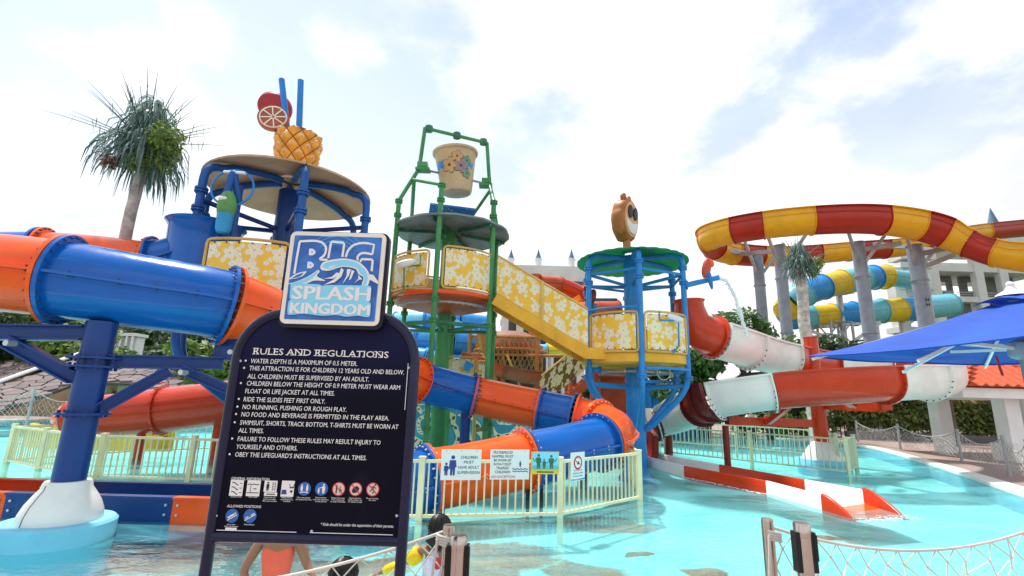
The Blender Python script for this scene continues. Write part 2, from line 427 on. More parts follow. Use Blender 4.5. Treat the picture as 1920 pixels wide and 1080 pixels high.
def muralmat():
    g = NG('mural'); uv = g.tc.outputs['UV']
    mp = g.node('ShaderNodeMapping', {'Vector': uv, 'Scale': (.52, .52, 1)})
    vo = g.node('ShaderNodeTexVoronoi', {'Vector': mp.outputs[0], 'Scale': 1., 'Randomness': .7}, voronoi_dimensions='2D')
    d = g.node('ShaderNodeVectorMath', {0: mp.outputs[0], 1: vo.outputs['Position']}, operation='SUBTRACT'); s = g.node('ShaderNodeSeparateXYZ', {0: d.outputs[0]})
    th = g.math('ARCTAN2', s.outputs[1], s.outputs[0])
    wob = g.math('MULTIPLY', g.noise(mp.outputs[0], 3.5, 1), .22)
    r = g.math('ADD', vo.outputs['Distance'], wob)
    ph = g.math('ADD', g.math('MULTIPLY', r, 34), g.math('MULTIPLY', th, 2.0))
    st = g.math('GREATER_THAN', g.math('SINE', ph), .18)
    band = g.math('GREATER_THAN', g.math('SINE', g.math('MULTIPLY', ph, .5)), .3)
    dots = g.math('MULTIPLY', g.math('GREATER_THAN', g.math('SINE', g.math('MULTIPLY', th, 18)), .55), g.math('GREATER_THAN', g.math('SINE', ph), .75))
    c = g.mix(band, (.03, .28, .44), (.06, .40, .56)); c = g.mix(st, c, (.78, .80, .60)); c = g.mix(dots, c, (.10, .09, .03))
    olive = g.math('MULTIPLY', g.math('GREATER_THAN', g.noise(mp.outputs[0], 2.2, 2), .60), st)
    c = g.mix(olive, c, (.22, .19, .04))
    MATS['mural'] = g.base(c, .55)
muralmat()

# pool paint with worn patches; the patches sit where the paint has gone
def poolmat():
    g = NG('pool_paint'); ob = g.tc.outputs['Object']
    n = g.noise(ob, .55, 5, .6); n2 = g.noise(ob, 2.6, 6, .65)
    warp = g.node('ShaderNodeTexNoise', {'Vector': ob, 'Scale': .9, 'Detail': 5.})
    wv = g.node('ShaderNodeVectorMath', {0: warp.outputs['Color'], 1: (.5, .5, .5)}, operation='SUBTRACT')
    wv2 = g.node('ShaderNodeVectorMath', {0: wv.outputs[0], 1: (1.3, 1.3, 0)}, operation='MULTIPLY')
    pos = g.node('ShaderNodeVectorMath', {0: ob, 1: wv2.outputs[0]}, operation='ADD')
    m = None
    for (px, py, rx, ry) in ((20, 1066, 1.2, .42), (120, 1062, 1.1, .40), (250, 1058, 1.1, .42), (350, 1050, 1.0, .45), (470, 1062, 1.0, .5), (620, 1066, 1.1, .5), (250, 1020, .7, .22), (310, 1000, .8, .24), (960, 1040, .75, .6), (880, 1062, .7, .5), (1090, 1072, .6, .45), (1140, 985, .85, .55), (300, 992, .8, .22), (210, 1015, .5, .2), (1330, 1072, .35, .25), (1200, 1040, .3, .1), (1560, 1010, .5, .12)):
        p = onz(px, py, -.42)
        d = g.node('ShaderNodeVectorMath', {0: pos.outputs[0], 1: (p.x, p.y, -.42)}, operation='SUBTRACT')
        e = g.node('ShaderNodeVectorMath', {0: d.outputs[0], 1: (1 / rx, 1 / ry, .0)}, operation='MULTIPLY')
        l = g.node('ShaderNodeVectorMath', {0: e.outputs[0]}, operation='LENGTH').outputs['Value']
        m = l if m is None else g.math('MINIMUM', m, l)
    worn = g.ramp(g.math('ADD', m, g.math('MULTIPLY', g.math('SUBTRACT', n2, .5), .5)), .78, 1.04, 1., 0.)
    c = g.mix(g.ramp(n, .3, .7), (.30, .76, .73), (.42, .84, .79))
    c = g.mix(g.ramp(n2, .55, .8, 0, .25), c, (.40, .66, .60))
    c = g.mix(worn, c, g.mix(g.ramp(n2, .3, .7), (.24, .085, .016), (.50, .20, .05)))
    MATS['pool_paint'] = g.base(c, .7)
poolmat()
def watermat():
    g = NG('water'); ob = g.tc.outputs['Object']
    mp = g.node('ShaderNodeMapping', {'Vector': ob, 'Scale': (1., 1.7, 1.)})
    h = g.math('ADD', g.noise(mp.outputs[0], 2.2, 3, .55, .6), g.math('MULTIPLY', g.noise(mp.outputs[0], 9, 3, .5, .4), .25))
    bp = g.node('ShaderNodeBump', {'Height': h, 'Strength': .42, 'Distance': .06})
    fr0 = g.node('ShaderNodeFresnel', {'IOR': 1.33, 'Normal': bp.outputs[0]}); fr = g.node('ShaderNodeMath', {0: fr0.outputs[0], 1: .30}, operation='MULTIPLY')
    # tinted milky body; light and dark ripple streaks are put into its colour
    tr = g.node('ShaderNodeBsdfTransparent', {'Color': (.80, .975, .98, 1)}); df = g.node('ShaderNodeBsdfDiffuse', {'Color': (.22, .78, .82, 1)}); milky_ripple = g.ramp(g.noise(mp.outputs[0], .7, 5, .6, .5), .35, .68, .08, .36); body = g.node('ShaderNodeMixShader', {0: milky_ripple}); g.L.new(tr.outputs[0], body.inputs[1]); g.L.new(df.outputs[0], body.inputs[2])
    gl = g.node('ShaderNodeBsdfGlossy', {'Roughness': .05, 'Normal': bp.outputs[0]})
    ms = g.node('ShaderNodeMixShader'); g.L.new(fr.outputs[0], ms.inputs[0]); g.L.new(body.outputs[0], ms.inputs[1]); g.L.new(gl.outputs[0], ms.inputs[2])
    g.L.new(ms.outputs[0], g.out.inputs[0]); MATS['water'] = g.m
    g = NG('spray'); g.base((.9, .95, .97), .1); g.p.inputs['Alpha'].default_value = .75; MATS['spray'] = g.m
watermat()
def groundmat():
    g = NG('deck_paving'); ob = g.tc.outputs['Object']
    br = g.node('ShaderNodeTexBrick', {'Vector': ob, 'Scale': 4., 'Color1': (.34, .235, .195, 1), 'Color2': (.29, .20, .17, 1), 'Mortar': (.25, .19, .165, 1), 'Mortar Size': .03})
    c = g.mix(g.ramp(g.noise(ob, .5, 5), .35, .7, 0, .5), br.outputs['Color'], (.37, .285, .245)); MATS['deck_paving'] = g.base(c, .8)
    g = NG('grass_ground'); ob = g.tc.outputs['Object']
    c = g.mix(g.noise(ob, .3, 6), (.03, .06, .015), (.10, .12, .04)); MATS['grass_ground'] = g.base(c, .9)
    g = NG('hill_wood'); ob = g.tc.outputs['Object']
    c = g.mix(g.ramp(g.noise(ob, .12, 6), .35, .65), (.006, .020, .014), (.022, .048, .026)); g.bump(g.noise(ob, .35, 5), 1., 1.5); MATS['hill_wood'] = g.base(c, .9)
    g = NG('stone_clad'); ob = g.tc.outputs['Object']; oi = g.node('ShaderNodeObjectInfo')
    c = g.mix(oi.outputs['Random'], (.13, .095, .09), (.23, .175, .165)); c = g.mix(g.ramp(g.noise(ob, 3, 5), .4, .7, 0, .5), c, (.16, .14, .135)); g.bump(g.noise(ob, 8, 5), .4, .02); MATS['stone_clad'] = g.base(c, .85)
    mat('stone_joint', (.075, .058, .052), .9)
groundmat()

# ---------------------------------------------------------------- ground, pool, water
WZ, FZ = -.05, -.42
PO = catmull([V((x, y, 0)) for x, y in ((-9, 3.2), (0, 3.2), (5.5, 3.4), (8.6, 6.2), (10.75, 10.67), (13.4, 16.2), (15.9, 23.0), (13.5, 26.2), (7, 26.5), (0, 26.5), (-9, 26.5), (-20, 26), (-26, 20), (-22, 10), (-15, 4.6))], 6, True)
CEN = V((0, 13, 0))
def ringmesh(inner, outer, z0, z1):
    b = B(); n = len(inner)
    b.add([V((p.x, p.y, z0)) for p in inner] + [V((p.x, p.y, z1)) for p in outer], [(i, (i + 1) % n, n + (i + 1) % n, n + i) for i in range(n)]); return b
def spread(r): return [CEN + (p - CEN).normalized() * r for p in PO]
deckout = spread(46)
struct('deck', ringmesh(PO, deckout, 0, 0), 'deck_paving')
struct('ground', ringmesh(deckout, spread(1500), -.004, -.004), 'grass_ground')
b = B(); b.add([V((p.x, p.y, FZ)) for p in PO], [tuple(range(len(PO)))]); struct('pool_floor', b, 'pool_paint')
b = B(); n = len(PO); b.add([V((p.x, p.y, FZ - .02)) for p in PO] + [V((p.x, p.y, -.002)) for p in PO], [(i, (i + 1) % n, n + (i + 1) % n, n + i) for i in range(n)]); struct('pool_wall', b, 'aqua_plinth')
b = B(); b.add([V((p.x, p.y, WZ)) for p in PO], [tuple(range(len(PO)))]); struct('water', b, 'water')
# coping in lengths, each stone a piece
cop = bpy.data.objects.new('pool_coping', None); COL.objects.link(cop); cop['kind'] = 'structure'; ORG[cop.name] = V((0, 0, 0))
for i in range(0, len(PO), 2):
    a = [PO[i % n], PO[(i + 1) % n], PO[(i + 2) % n]]
    o3 = [p + (p - CEN).normalized() * .5 for p in a]; i3 = [p - (p - CEN).normalized() * .03 for p in a]
    k0 = .004
    b = B(); vs = []
    for p, q in zip(i3, o3): vs += [V((p.x, p.y, -.045)), V((p.x, p.y, .03)), V((q.x, q.y, .03)), V((q.x, q.y, .002))]
    b.add(vs, [(0, 4, 5, 1), (1, 5, 6, 2), (2, 6, 7, 3), (4, 8, 9, 5), (5, 9, 10, 6), (6, 10, 11, 7), (0, 1, 2, 3), (8, 11, 10, 9)])
    part('coping_stone', b, 'aqua_plinth' if False else 'white_shell', cop, smooth=False)

# ---------------------------------------------------------------- vegetation
def leafcloud(b, centres, n, size, rnd, flat=.5):
    """n small leaves spread through blobs (centre, radii)"""
    ws = [c[1][0] * c[1][1] * c[1][2] for c in centres]; tot = sum(ws)
    for (c, r), wv in zip(centres, ws):
        for _ in range(max(6, int(n * wv / tot))):
            d = V((rnd.gauss(0, 1), rnd.gauss(0, 1), rnd.gauss(0, 1)))
            if d.length < 1e-5: continue
            d.normalize(); rr = rnd.random() ** .38
            p = V(c) + V((d.x * r[0], d.y * r[1], d.z * r[2])) * rr
            nn = (d + V((rnd.uniform(-1, 1), rnd.uniform(-1, 1), rnd.uniform(-.2, 1.2)))).normalized()
            t = nn.orthogonal().normalized(); t = Matrix.Rotation(rnd.uniform(0, 6.28), 3, nn) @ t; s = nn.cross(t)
            L_ = size * rnd.uniform(.7, 1.4); W_ = L_ * flat
            b.add([p - t * L_, p + s * W_ - nn * L_ * .1, p + t * L_ - nn * L_ * .25, p - s * W_ - nn * L_ * .1], [(0, 1, 2, 3)])
def tree(label, base, h, spread_, nl, mt, seed, name='broadleaf_tree', group=None, lobes=9, lsize=.16, low=.3):
    rnd = random.Random(seed); base = V(base); t = thing(name, label, 'tree', base, group)
    b = B(); top = base + V((rnd.uniform(-.2, .2) * h * .2, 0, h * .62)); trunk = [base, lerp(base, top, .35) + V((rnd.uniform(-.1, .1), 0, 0)), lerp(base, top, .7), top]
    b.tube(trunk, [h * .03, h * .024, h * .018, h * .008], 8)
    cen = []
    for k in range(lobes):
        a = 6.28 * k / lobes + rnd.uniform(-.3, .3); q = rnd.uniform(.35, 1.); hz = h * (low + (1 - low) * rnd.uniform(.15, .92))
        rad = spread_ * q * math.sqrt(max(.1, 1 - ((hz / h - .55) / .55) ** 2))
        c = base + V((math.cos(a) * rad, math.sin(a) * rad * .8, hz)); s_ = spread_ * rnd.uniform(.28, .5)
        cen.append((c, (s_, s_, s_ * rnd.uniform(.6, .85))))
        st = lerp(base, top, rnd.uniform(.35, .8)); b.tube([st, lerp(st, c, .6) + V((0, 0, -.1 * h * .3)), c], [h * .012, h * .008, h * .003], 5)
    cen.append((base + V((0, 0, h * .8)), (spread_ * .5, spread_ * .5, h * .18)))
    part('trunk', b, 'bark', t)
    c = B(); leafcloud(c, cen, nl, lsize, rnd); part('crown', c, mt, t, smooth=False, fix=False)
    return t
# ---------------------------------------------------------------- far setting
def hill(cxy, rad, h, seed):
    rnd = random.Random(seed); ph = [rnd.uniform(0, 6.28) for _ in range(6)]
    def fn(u, v):
        a = 6.2832 * u; r = rad * v
        z = h * (math.cos(v * math.pi) * .5 + .5) * (1 + .16 * math.sin(3 * a + ph[0]) + .1 * math.sin(7 * a + ph[1]) * v) + .04 * h * math.sin(r * .09 + ph[2]) * math.sin(a * 9) - 1.0
        return V((cxy[0] + math.cos(a) * r, cxy[1] + math.sin(a) * r * .6, z))
    b = B(); b.grid(fn, 64, 20); return b
struct('hill', hill((-190, 330), 230, 62, 3), 'hill_wood', True)
struct('hill', hill((-40, 420), 200, 26, 5), 'hill_wood', True)
struct('hill', hill((330, 420), 220, 22, 8), 'hill_wood', True)
# woods on the hillside, one mass
b = B(); rnd = random.Random(14)
for k in range(900):
    a = rnd.uniform(3.6, 5.9); v = rnd.uniform(.25, .98); r = 230 * v; hx, hy = -190 + math.cos(a) * r, 330 + math.sin(a) * r * .6; hz = 62 * (math.cos(v * math.pi) * .5 + .5) - 1; h = rnd.uniform(4, 8)
    leafcloud(b, [(V((hx, hy, hz + h * .4)), (h * .7, h * .7, h * .6))], 13, 2.0, rnd)
solo('hillside_wood', b, 'leaf_dark', 'dark wood covering the hill at far left', 'wood', kind='stuff', smooth=False, fix=False)
# far wooded slope, one mass
b = B(); rnd = random.Random(4)
for k in range(240):
    x = rnd.uniform(-150, -25); y = rnd.uniform(95, 150); h = rnd.uniform(2.5, 5)
    leafcloud(b, [(V((x, y, h * .7)), (h * .6, h * .6, h * .6))], 26, .9, rnd)
solo('far_wood', b, 'leaf_dark', 'dark green wood on the far flat below the hills', 'wood', kind='stuff', smooth=False, fix=False)

GT = 'trees behind the park'
tl = [(-20, 655, 30, 6.4, 3.4, 'leaf_dark', 'dark bushy tree at the far left edge under the orange tube'), (60, 640, 33, 6.8, 3.6, 'leaf_mid', 'green tree behind the reddish stone roof at left'),
      (135, 635, 32, 6.6, 3.4, 'leaf_lime', 'lime green tree just left of the thick blue pole'), (215, 690, 40, 5.0, 3.0, 'leaf_mid', 'low green tree right behind the thick blue pole'),
      (385, 690, 27, 4.4, 2.2, 'leaf_lime', 'light green tree under the right end of the big blue tube')]
for i, (px, py, Y, h, s_, m_, lb) in enumerate(tl):
    p = at(px, py, Y); tree(lb, (p.x, Y, 0), h, s_, 3600, m_, 20 + i, group=GT, lsize=.2)
tr = [(1322, 24.5, 4.6, 2.0, 'leaf_mid', 'light green tree right of the blue tower platform'), (1398, 25.5, 6.9, 2.7, 'leaf_mid', 'tall broad green tree behind the white slide trough'),
      (1462, 29, 5.4, 2.4, 'leaf_dark', 'dark green tree at the foot of the second grey pillar'), (1245, 29, 4.6, 2.6, 'leaf_dark', 'dark tree seen under the yellow floor of the blue tower'),
      (1150, 30, 4.2, 2.2, 'leaf_dark', 'dark shrubby tree behind the blue tower column'), (1560, 42, 7.6, 3.6, 'leaf_dark', 'distant dark tree between grey pillars and lattice mast'),
      (1640, 44, 7.6, 3.4, 'leaf_dark', 'distant dark tree right of the lattice mast')]
for i, (px, Y, h, s_, m_, lb) in enumerate(tr):
    p = at(px, 700, Y); tree(lb, (p.x, Y, 0), h, s_, 4600 if Y < 27 else 2600, m_, 40 + i, group=GT, lsize=.17 if Y < 27 else .22, low=.12)
# hedge behind the right deck
rnd = random.Random(9); b = B(); bt = B(); h0 = at(1560, 800, 29); h1 = at(1935, 800, 27)
hd = thing('hedge', 'tall clipped green and yellow hedge behind the net fence at right', 'hedge', (h0.x, h0.y, 0))
cs = []
for k in range(46):
    t = k / 45; p = lerp(h0, h1, t)
    for zz in (.9, 1.7, 2.5, 3.2): cs.append((V((p.x + rnd.uniform(-.3, .3), p.y + rnd.uniform(-.3, .3), zz + rnd.uniform(-.2, .3) + .25 * math.sin(k * .7))), (.55, .5, .55)))
    bt.cyl(V((p.x, p.y, 0)), V((p.x + rnd.uniform(-.1, .1), p.y, 2.4)), .035, .015, 5)
leafcloud(b, cs, 15000, .13, rnd); part('foliage', b, 'leaf_hedge', hd, smooth=False, fix=False); part('stems', bt, 'bark', hd, kind='stuff')
for i, (px, py, Y, s_, m_) in enumerate(((1462, 790, 27, .8, 'leaf_lime'), (1500, 790, 28, .9, 'leaf_lime'), (1395, 790, 28, .9, 'leaf_mid'), (1440, 785, 30, 1.1, 'leaf_mid'))):
    p = at(px, py, Y); b = B(); rnd = random.Random(60 + i); leafcloud(b, [(V((p.x, Y, .75)), (s_, s_ * .6, .85))], 500, .12, rnd)
    t = thing('shrub', ['yellow green shrub behind the woman in white', 'yellow shrub left of the red slide post', 'green shrub left of the woman in white', 'tall green shrub behind the two standing people'][i], 'shrub', (p.x, Y, 0), 'shrubs on the far deck')
    part('foliage', b, m_, t, smooth=False, fix=False); c = B(); c.cyl((p.x, Y, 0), (p.x, Y, .8), .04, .02, 6); part('stem', c, 'bark', t)
# planter kerb in front of hedge
b = B(); b.beam(V((h0.x, h0.y - 1.1, .2)), V((h1.x, h1.y - 1.1, .2)), .3, .4); solo('planter_kerb', b, 'concrete_dark', 'low dark planter kerb at the foot of the hedge', 'kerb', (h0.x, h0.y - 1.1, 0), smooth=False)

# ---------------------------------------------------------------- stone roofed pavilion at left
pv = thing('stone_pavilion', 'low pavilion with crazy-paved sloping stone roof at left', 'building', (-17, 27, 0))
P0 = at(150, 712, 24); P1 = at(290, 718, 24); P2 = at(160, 664, 28)
nrm = (P1 - P0).cross(P2 - P0).normalized(); U1 = (P1 - P0).normalized(); W1 = nrm.cross(U1).normalized()
if W1.z < 0: W1 = -W1
def stone_field(name, outline_px, parent, seed, cell, plane):
    o, U, W, nn = plane; rnd = random.Random(seed)
    poly = [(lambda q: ((q - o).dot(U), (q - o).dot(W)))(onplane(x, y, o, nn)) for x, y in outline_px]
    b = B(); ndir = nn if nn.z > 0 else -nn
    b.prism(poly, o - ndir * .16, U, W, (.12 if U.cross(W).dot(ndir) > 0 else -.12)); rf = part(name, b, 'stone_joint', parent, smooth=False)
    xs = [p[0] for p in poly]; ys = [p[1] for p in poly]; seeds = []
    y = min(ys) - cell; row = 0
    while y < max(ys) + cell:
        x = min(xs) - cell + (row % 2) * cell * .5
        while x < max(xs) + cell: seeds.append((x + rnd.uniform(-.36, .36) * cell, y + rnd.uniform(-.36, .36) * cell)); x += cell
        y += cell * .86; row += 1
    def inside(q):
        c = False
        for i in range(len(poly)):
            a, d = poly[i], poly[i - 1]
            if (a[1] > q[1]) != (d[1] > q[1]) and q[0] < (d[0] - a[0]) * (q[1] - a[1]) / (d[1] - a[1]) + a[0]: c = not c
        return c
    for q in seeds:
        if not inside(q): continue
        cellp = [(q[0] - cell, q[1] - cell), (q[0] + cell, q[1] - cell), (q[0] + cell, q[1] + cell), (q[0] - cell, q[1] + cell)]
        for r in seeds:
            if r is q: continue
            dx, dy = r[0] - q[0], r[1] - q[1]; dd = math.hypot(dx, dy)
            if dd > 2.6 * cell: continue
            cellp = clip(cellp, (q[0] + dx * .5 - dx / dd * .03, q[1] + dy * .5 - dy / dd * .03), (dx / dd, dy / dd))
            if len(cellp) < 3: break
        if len(cellp) < 3: continue
        h = rnd.uniform(.03, .07); b = B(); b.prism(cellp, o - ndir * .05, U, W, (h + .05) if U.cross(W).dot(ndir) > 0 else -(h + .05)); part('stone', b, 'stone_clad', rf, smooth=False)
    return rf
stone_field('roof', [(-60, 790), (150, 715), (292, 719), (362, 742), (318, 684), (160, 667), (-60, 745)], pv, 5, .62, (P0, U1, W1, nrm))
# the farther, redder roof slope behind the white ridge
Q0 = at(0, 716, 27); Q1 = at(60, 700, 28); Q2 = at(20, 672, 30); n2_ = (Q1 - Q0).cross(Q2 - Q0).normalized(); U2 = (Q1 - Q0).normalized(); W2 = n2_.cross(U2).normalized()
if W2.z < 0: W2 = -W2
stone_field('rear_roof', [(-60, 736), (150, 662), (60, 668), (-60, 698)], pv, 8, .7, (Q0, U2, W2, n2_))
b = B(); b.tube([onplane(-60, 742, P0, nrm) + V((0, -.1, .1)), onplane(160, 663, P0, nrm) + V((0, -.1, .1))], .09, 6); part('ridge_cap', b, 'white_paint', pv)
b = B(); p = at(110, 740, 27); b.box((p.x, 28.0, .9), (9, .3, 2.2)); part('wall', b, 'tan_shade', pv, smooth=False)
for x0, x1, Yc in ((165, 197, 24.6), (218, 292, 24.9)):
    a = at(x0, 740, Yc); c = at(x1, 740, Yc); b = B(); b.box(((a.x + c.x) / 2, Yc + .2, .85), (c.x - a.x, .4, 1.9)); part('pillar', b, 'tan_wall', pv, smooth=False)
for k, (px, py, Y) in enumerate(((205, 735, 25.5), (215, 722, 26), (330, 712, 27))):
    p = at(px, py, Y); b = B(); leafcloud(b, [(V((p.x, Y, .8)), (.8, .6, .8))], 420, .12, random.Random(80 + k))
    solo('shrub', b, 'leaf_lime', ['small bright shrub under the stone roof by the pillar', 'round bright shrub behind the pavilion pillar', 'bright shrub at the right end of the stone roof'][k], 'shrub', (p.x, Y, 0), 'shrubs by the stone pavilion', smooth=False, fix=False)
# white house on the far flat
p = at(231, 646, 130); hs = thing('distant_house', 'tiny white columned house far off at the foot of the hill', 'house', (p.x, 130, 0))
b = B(); b.box((p.x, 131.5, (p.z + 2) / 2), (6.6, 3, p.z + 2.2)); part('wall', b, 'white_paint', hs, smooth=False)
b = B(); b.box((p.x, 131, p.z + 2.6), (7.8, 4.6, .8)); part('roof', b, 'white_paint', hs, smooth=False)
for k in range(5): b = B(); b.box((p.x - 3 + 1.5 * k, 129, p.z), (.5, .5, 4.4)); part('column', b, 'white_paint', hs, smooth=False)
for k in range(4): b = B(); b.box((p.x - 2.25 + 1.5 * k, 129.95, p.z + .2), (.9, .1, 2.6)); part('window', b, 'glass_dark', hs, smooth=False)

# ---------------------------------------------------------------- castle-like building behind the stairs
Y = 46; cb_ = thing('turreted_building', 'white building with three small blue-tipped turrets behind the stairs', 'building', (at(1020, 600, Y).x, Y, 0))
a = at(940, 505, Y); c = at(1100, 512, Y)
b = B(); b.box(((a.x + c.x) / 2, Y + 5, a.z - .25), (c.x - a.x, 10, 1.5)); part('parapet', b, 'concrete_white', cb_, smooth=False)
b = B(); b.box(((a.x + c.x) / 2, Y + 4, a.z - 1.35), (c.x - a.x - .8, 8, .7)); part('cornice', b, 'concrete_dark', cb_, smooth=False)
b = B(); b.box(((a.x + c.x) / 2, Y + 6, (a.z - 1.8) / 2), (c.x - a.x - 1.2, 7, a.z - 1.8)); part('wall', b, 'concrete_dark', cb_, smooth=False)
for k in range(6):
    x = a.x + .5 + (c.x - a.x - 1) * k / 5; b = B(); b.box((x, Y + 1.2, (a.z - 1.7) / 2), (.7, .7, a.z - 1.7)); part('column', b, 'concrete_white', cb_, smooth=False)
for k in range(4):
    b = B(); b.box(((a.x + c.x) / 2, Y + 3.2, 2.2 + 2.3 * k), (c.x - a.x, 1.2, .5)); part('floor_slab', b, 'concrete_white', cb_, smooth=False)
for px in (958, 1010, 1073):
    q = at(px, 495, Y); b = B(); b.lathe([(.33, -.5), (.33, .5), (.42, .54), (.42, .66), (.32, .7)], (q.x, Y + .6, q.z), 12); tt = part('turret', b, 'white_paint', cb_)
    b = B(); b.lathe([(.32, .7), (.15, 1.2), (0, 1.75)], (q.x, Y + .6, q.z), 12); part('spire', b, 'slate_blue', tt)

# ---------------------------------------------------------------- concrete frame building at far right
Y = 60; rb = thing('concrete_tower', 'white concrete frame building with open storeys behind the parasol', 'building', (at(1800, 700, Y).x, Y, 0))
x0, x1 = at(1745, 600, Y).x, at(2000, 600, Y).x; zt = at(1790, 475, Y).z
cols = [at(px, 560, Y).x for px in (1756, 1840, 1886, 1962)]
levels = [at(1780, 640, Y).z, at(1780, 561, Y).z, at(1790, 502, Y).z, at(1790, 446, Y).z]
for i, x in enumerate(cols): b = B(); b.box((x, Y, zt / 2 + 1.5), (1.05, .8, zt + 3)); part('column', b, 'concrete_white', rb, smooth=False)
for z, hgt in zip(levels, (.8, .7, 1.1, 1.0)): b = B(); b.box(((x0 + x1) / 2, Y + .1, z), (x1 - x0, .7, hgt)); part('beam', b, 'concrete_white', rb, smooth=False)
for z in levels: b = B(); b.box(((x0 + x1) / 2, Y + 4.5, z - .1), (x1 - x0 - .4, 8, .35)); part('floor_slab', b, 'concrete_white', rb, smooth=False)
zz = levels[1]; zu = levels[2]
for i in range(3):
    xa, xb = cols[i] + .5, cols[i + 1] - .5; xm = (xa + xb) / 2
    # rear wall of the open storey with a window hole
    wz0, wz1 = zz + (zu - zz) * .45, zz + (zu - zz) * .75; wx0, wx1 = xa + (xb - xa) * .48, xa + (xb - xa) * .85
    b = B(); b.box(((xa + wx0) / 2, Y + 3.2, (zz + zu) / 2), (wx0 - xa, .25, zu - zz)); b.box(((wx1 + xb) / 2, Y + 3.2, (zz + zu) / 2), (xb - wx1, .25, zu - zz))
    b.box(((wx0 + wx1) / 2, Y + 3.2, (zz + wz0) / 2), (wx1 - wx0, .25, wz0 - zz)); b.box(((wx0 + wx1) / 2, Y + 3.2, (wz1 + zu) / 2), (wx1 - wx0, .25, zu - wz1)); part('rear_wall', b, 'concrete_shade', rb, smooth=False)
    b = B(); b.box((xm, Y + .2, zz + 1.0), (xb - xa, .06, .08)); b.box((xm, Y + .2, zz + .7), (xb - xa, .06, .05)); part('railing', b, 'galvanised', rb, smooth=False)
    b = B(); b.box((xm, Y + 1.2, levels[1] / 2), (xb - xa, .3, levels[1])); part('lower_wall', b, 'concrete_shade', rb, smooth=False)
p = at(1890, 410, Y); b = B(); b.lathe([(1.2, -4.5), (1.2, -.6), (.75, -.45), (0, 2.4)], (p.x + 0, Y + 2, p.z), 12); part('spire', b, 'slate_blue', rb)
# its lower stair wing to the left
wing = thing('stair_wing', 'grey white concrete stair wing left of the open building', 'building', (at(1705, 600, 56).x, 56, 0))
for px in (1683, 1735):
    p = at(px, 560, 56); b = B(); b.box((p.x, 56, 9), (1.2, 1.3, 18)); part('column', b, 'concrete_white', wing, smooth=False)
for py in (484, 500, 540, 575, 620):
    p = at(1709, py, 56); b = B(); b.box((p.x, 56.2, p.z), (3.9, 2.1, .65)); part('landing', b, 'concrete_white', wing, smooth=False)
for py, d in ((520, 1), (556, -1), (598, 1)):
    p = at(1709, py, 56.6); b = B(); b.beam(p + V((-1.6, 0, -1.05 * d)), p + V((1.6, 0, 1.05 * d)), 1.2, .45); part('stair_flight', b, 'concrete_white', wing, smooth=False)
# lattice mast
p = at(1575, 700, 50); lm = thing('lattice_mast', 'grey steel lattice mast below the blue and yellow tube slide', 'mast', (p.x, 50, 0))
ztop = at(1575, 606, 50).z
for sx in (-1.1, 1.1):
    for sy in (-1.1, 1.1): b = B(); b.cyl((p.x + sx, 50 + sy, 0), (p.x + sx, 50 + sy, ztop), .13, None, 6); part('leg', b, 'galvanised', lm)
b = B()
for k in range(4):
    z0, z1 = ztop * k / 4, ztop * (k + 1) / 4
    for sy in (-1.1, 1.1): b.cyl((p.x - 1.1, 50 + sy, z0), (p.x + 1.1, 50 + sy, z1), .075, None, 5); b.cyl((p.x + 1.1, 50 + sy, z0), (p.x - 1.1, 50 + sy, z1), .075, None, 5); b.cyl((p.x - 1.1, 50 + sy, z1), (p.x + 1.1, 50 + sy, z1), .075, None, 5)
part('bracing', b, 'galvanised', lm)

# ---------------------------------------------------------------- gazebo with red tiled roof at right edge
Y = 18.5; gz = thing('tiled_gazebo', 'white gazebo with red tiled hip roof at the right edge', 'gazebo', (at(1905, 830, Y).x, Y, 0))
eL = at(1803, 726, Y - 1.4); ez = eL.z; W_ = 4.6; ex0, ey0 = eL.x, Y - 1.4; apex = V((ex0 + W_ / 2 + .3, ey0 + W_ / 2, ez + 1.35))
b = B(); b.box((ex0 + W_ / 2, ey0 + W_ / 2, ez - .17), (W_ - .1, W_ - .1, .34)); part('fascia', b, 'white_paint', gz, smooth=False)
crn = [V((ex0 - .1, ey0 - .1, ez + .02)), V((ex0 + W_ + .1, ey0 - .1, ez + .02)), V((ex0 + W_ + .1, ey0 + W_ + .1, ez + .02)), V((ex0 - .1, ey0 + W_ + .1, ez + .02))]
b = B(); b.add(crn + [apex], [(0, 1, 4), (1, 2, 4), (2, 3, 4), (3, 0, 4)]); rf = part('roof', b, 'roof_tile', gz, smooth=False)
tb = B(); tb.sweep([V((0, 0, 0)), V((0, 1, 0))], [(-.5, .0), (-.5, .05), (-.25, .11), (0, .05), (.25, .02), (.5, .05), (.5, .0)], caps=True)
tm = bake('tile', tb, 'roof_tile')
for side in (3, 0):
    A_, C_ = crn[side], crn[(side + 1) % 4]; nr = 7
    for r in range(nr):
        t0 = r / nr; L0, R0 = A_.lerp(apex, t0), C_.lerp(apex, t0); L1, R1 = A_.lerp(apex, (r + 1.18) / nr), C_.lerp(apex, (r + 1.18) / nr); nn_ = max(1, int((R0 - L0).length / .36))
        for k in range(nn_):
            q0 = L0.lerp(R0, (k + .5) / nn_); up_ = ((L1 + R1) / 2 - (L0 + R0) / 2); x_ = (R0 - L0).normalized(); z_ = x_.cross(up_.normalized()).normalized()
            if z_.z < 0: z_ = -z_
            wdt = (R0 - L0).length / nn_; ti = part('tile', tm, None, rf); M_ = Matrix((x_ * wdt, up_, z_)).transposed().to_4x4()
            M_.translation = q0 + z_ * .03 - org(gz); ti.matrix_local = M_
for k in range(4):
    bb = B(); bb.tube([crn[k] + V((0, 0, .07)), apex + V((0, 0, .07))], .09, 8); part('ridge_cap', bb, 'roof_tile', rf)
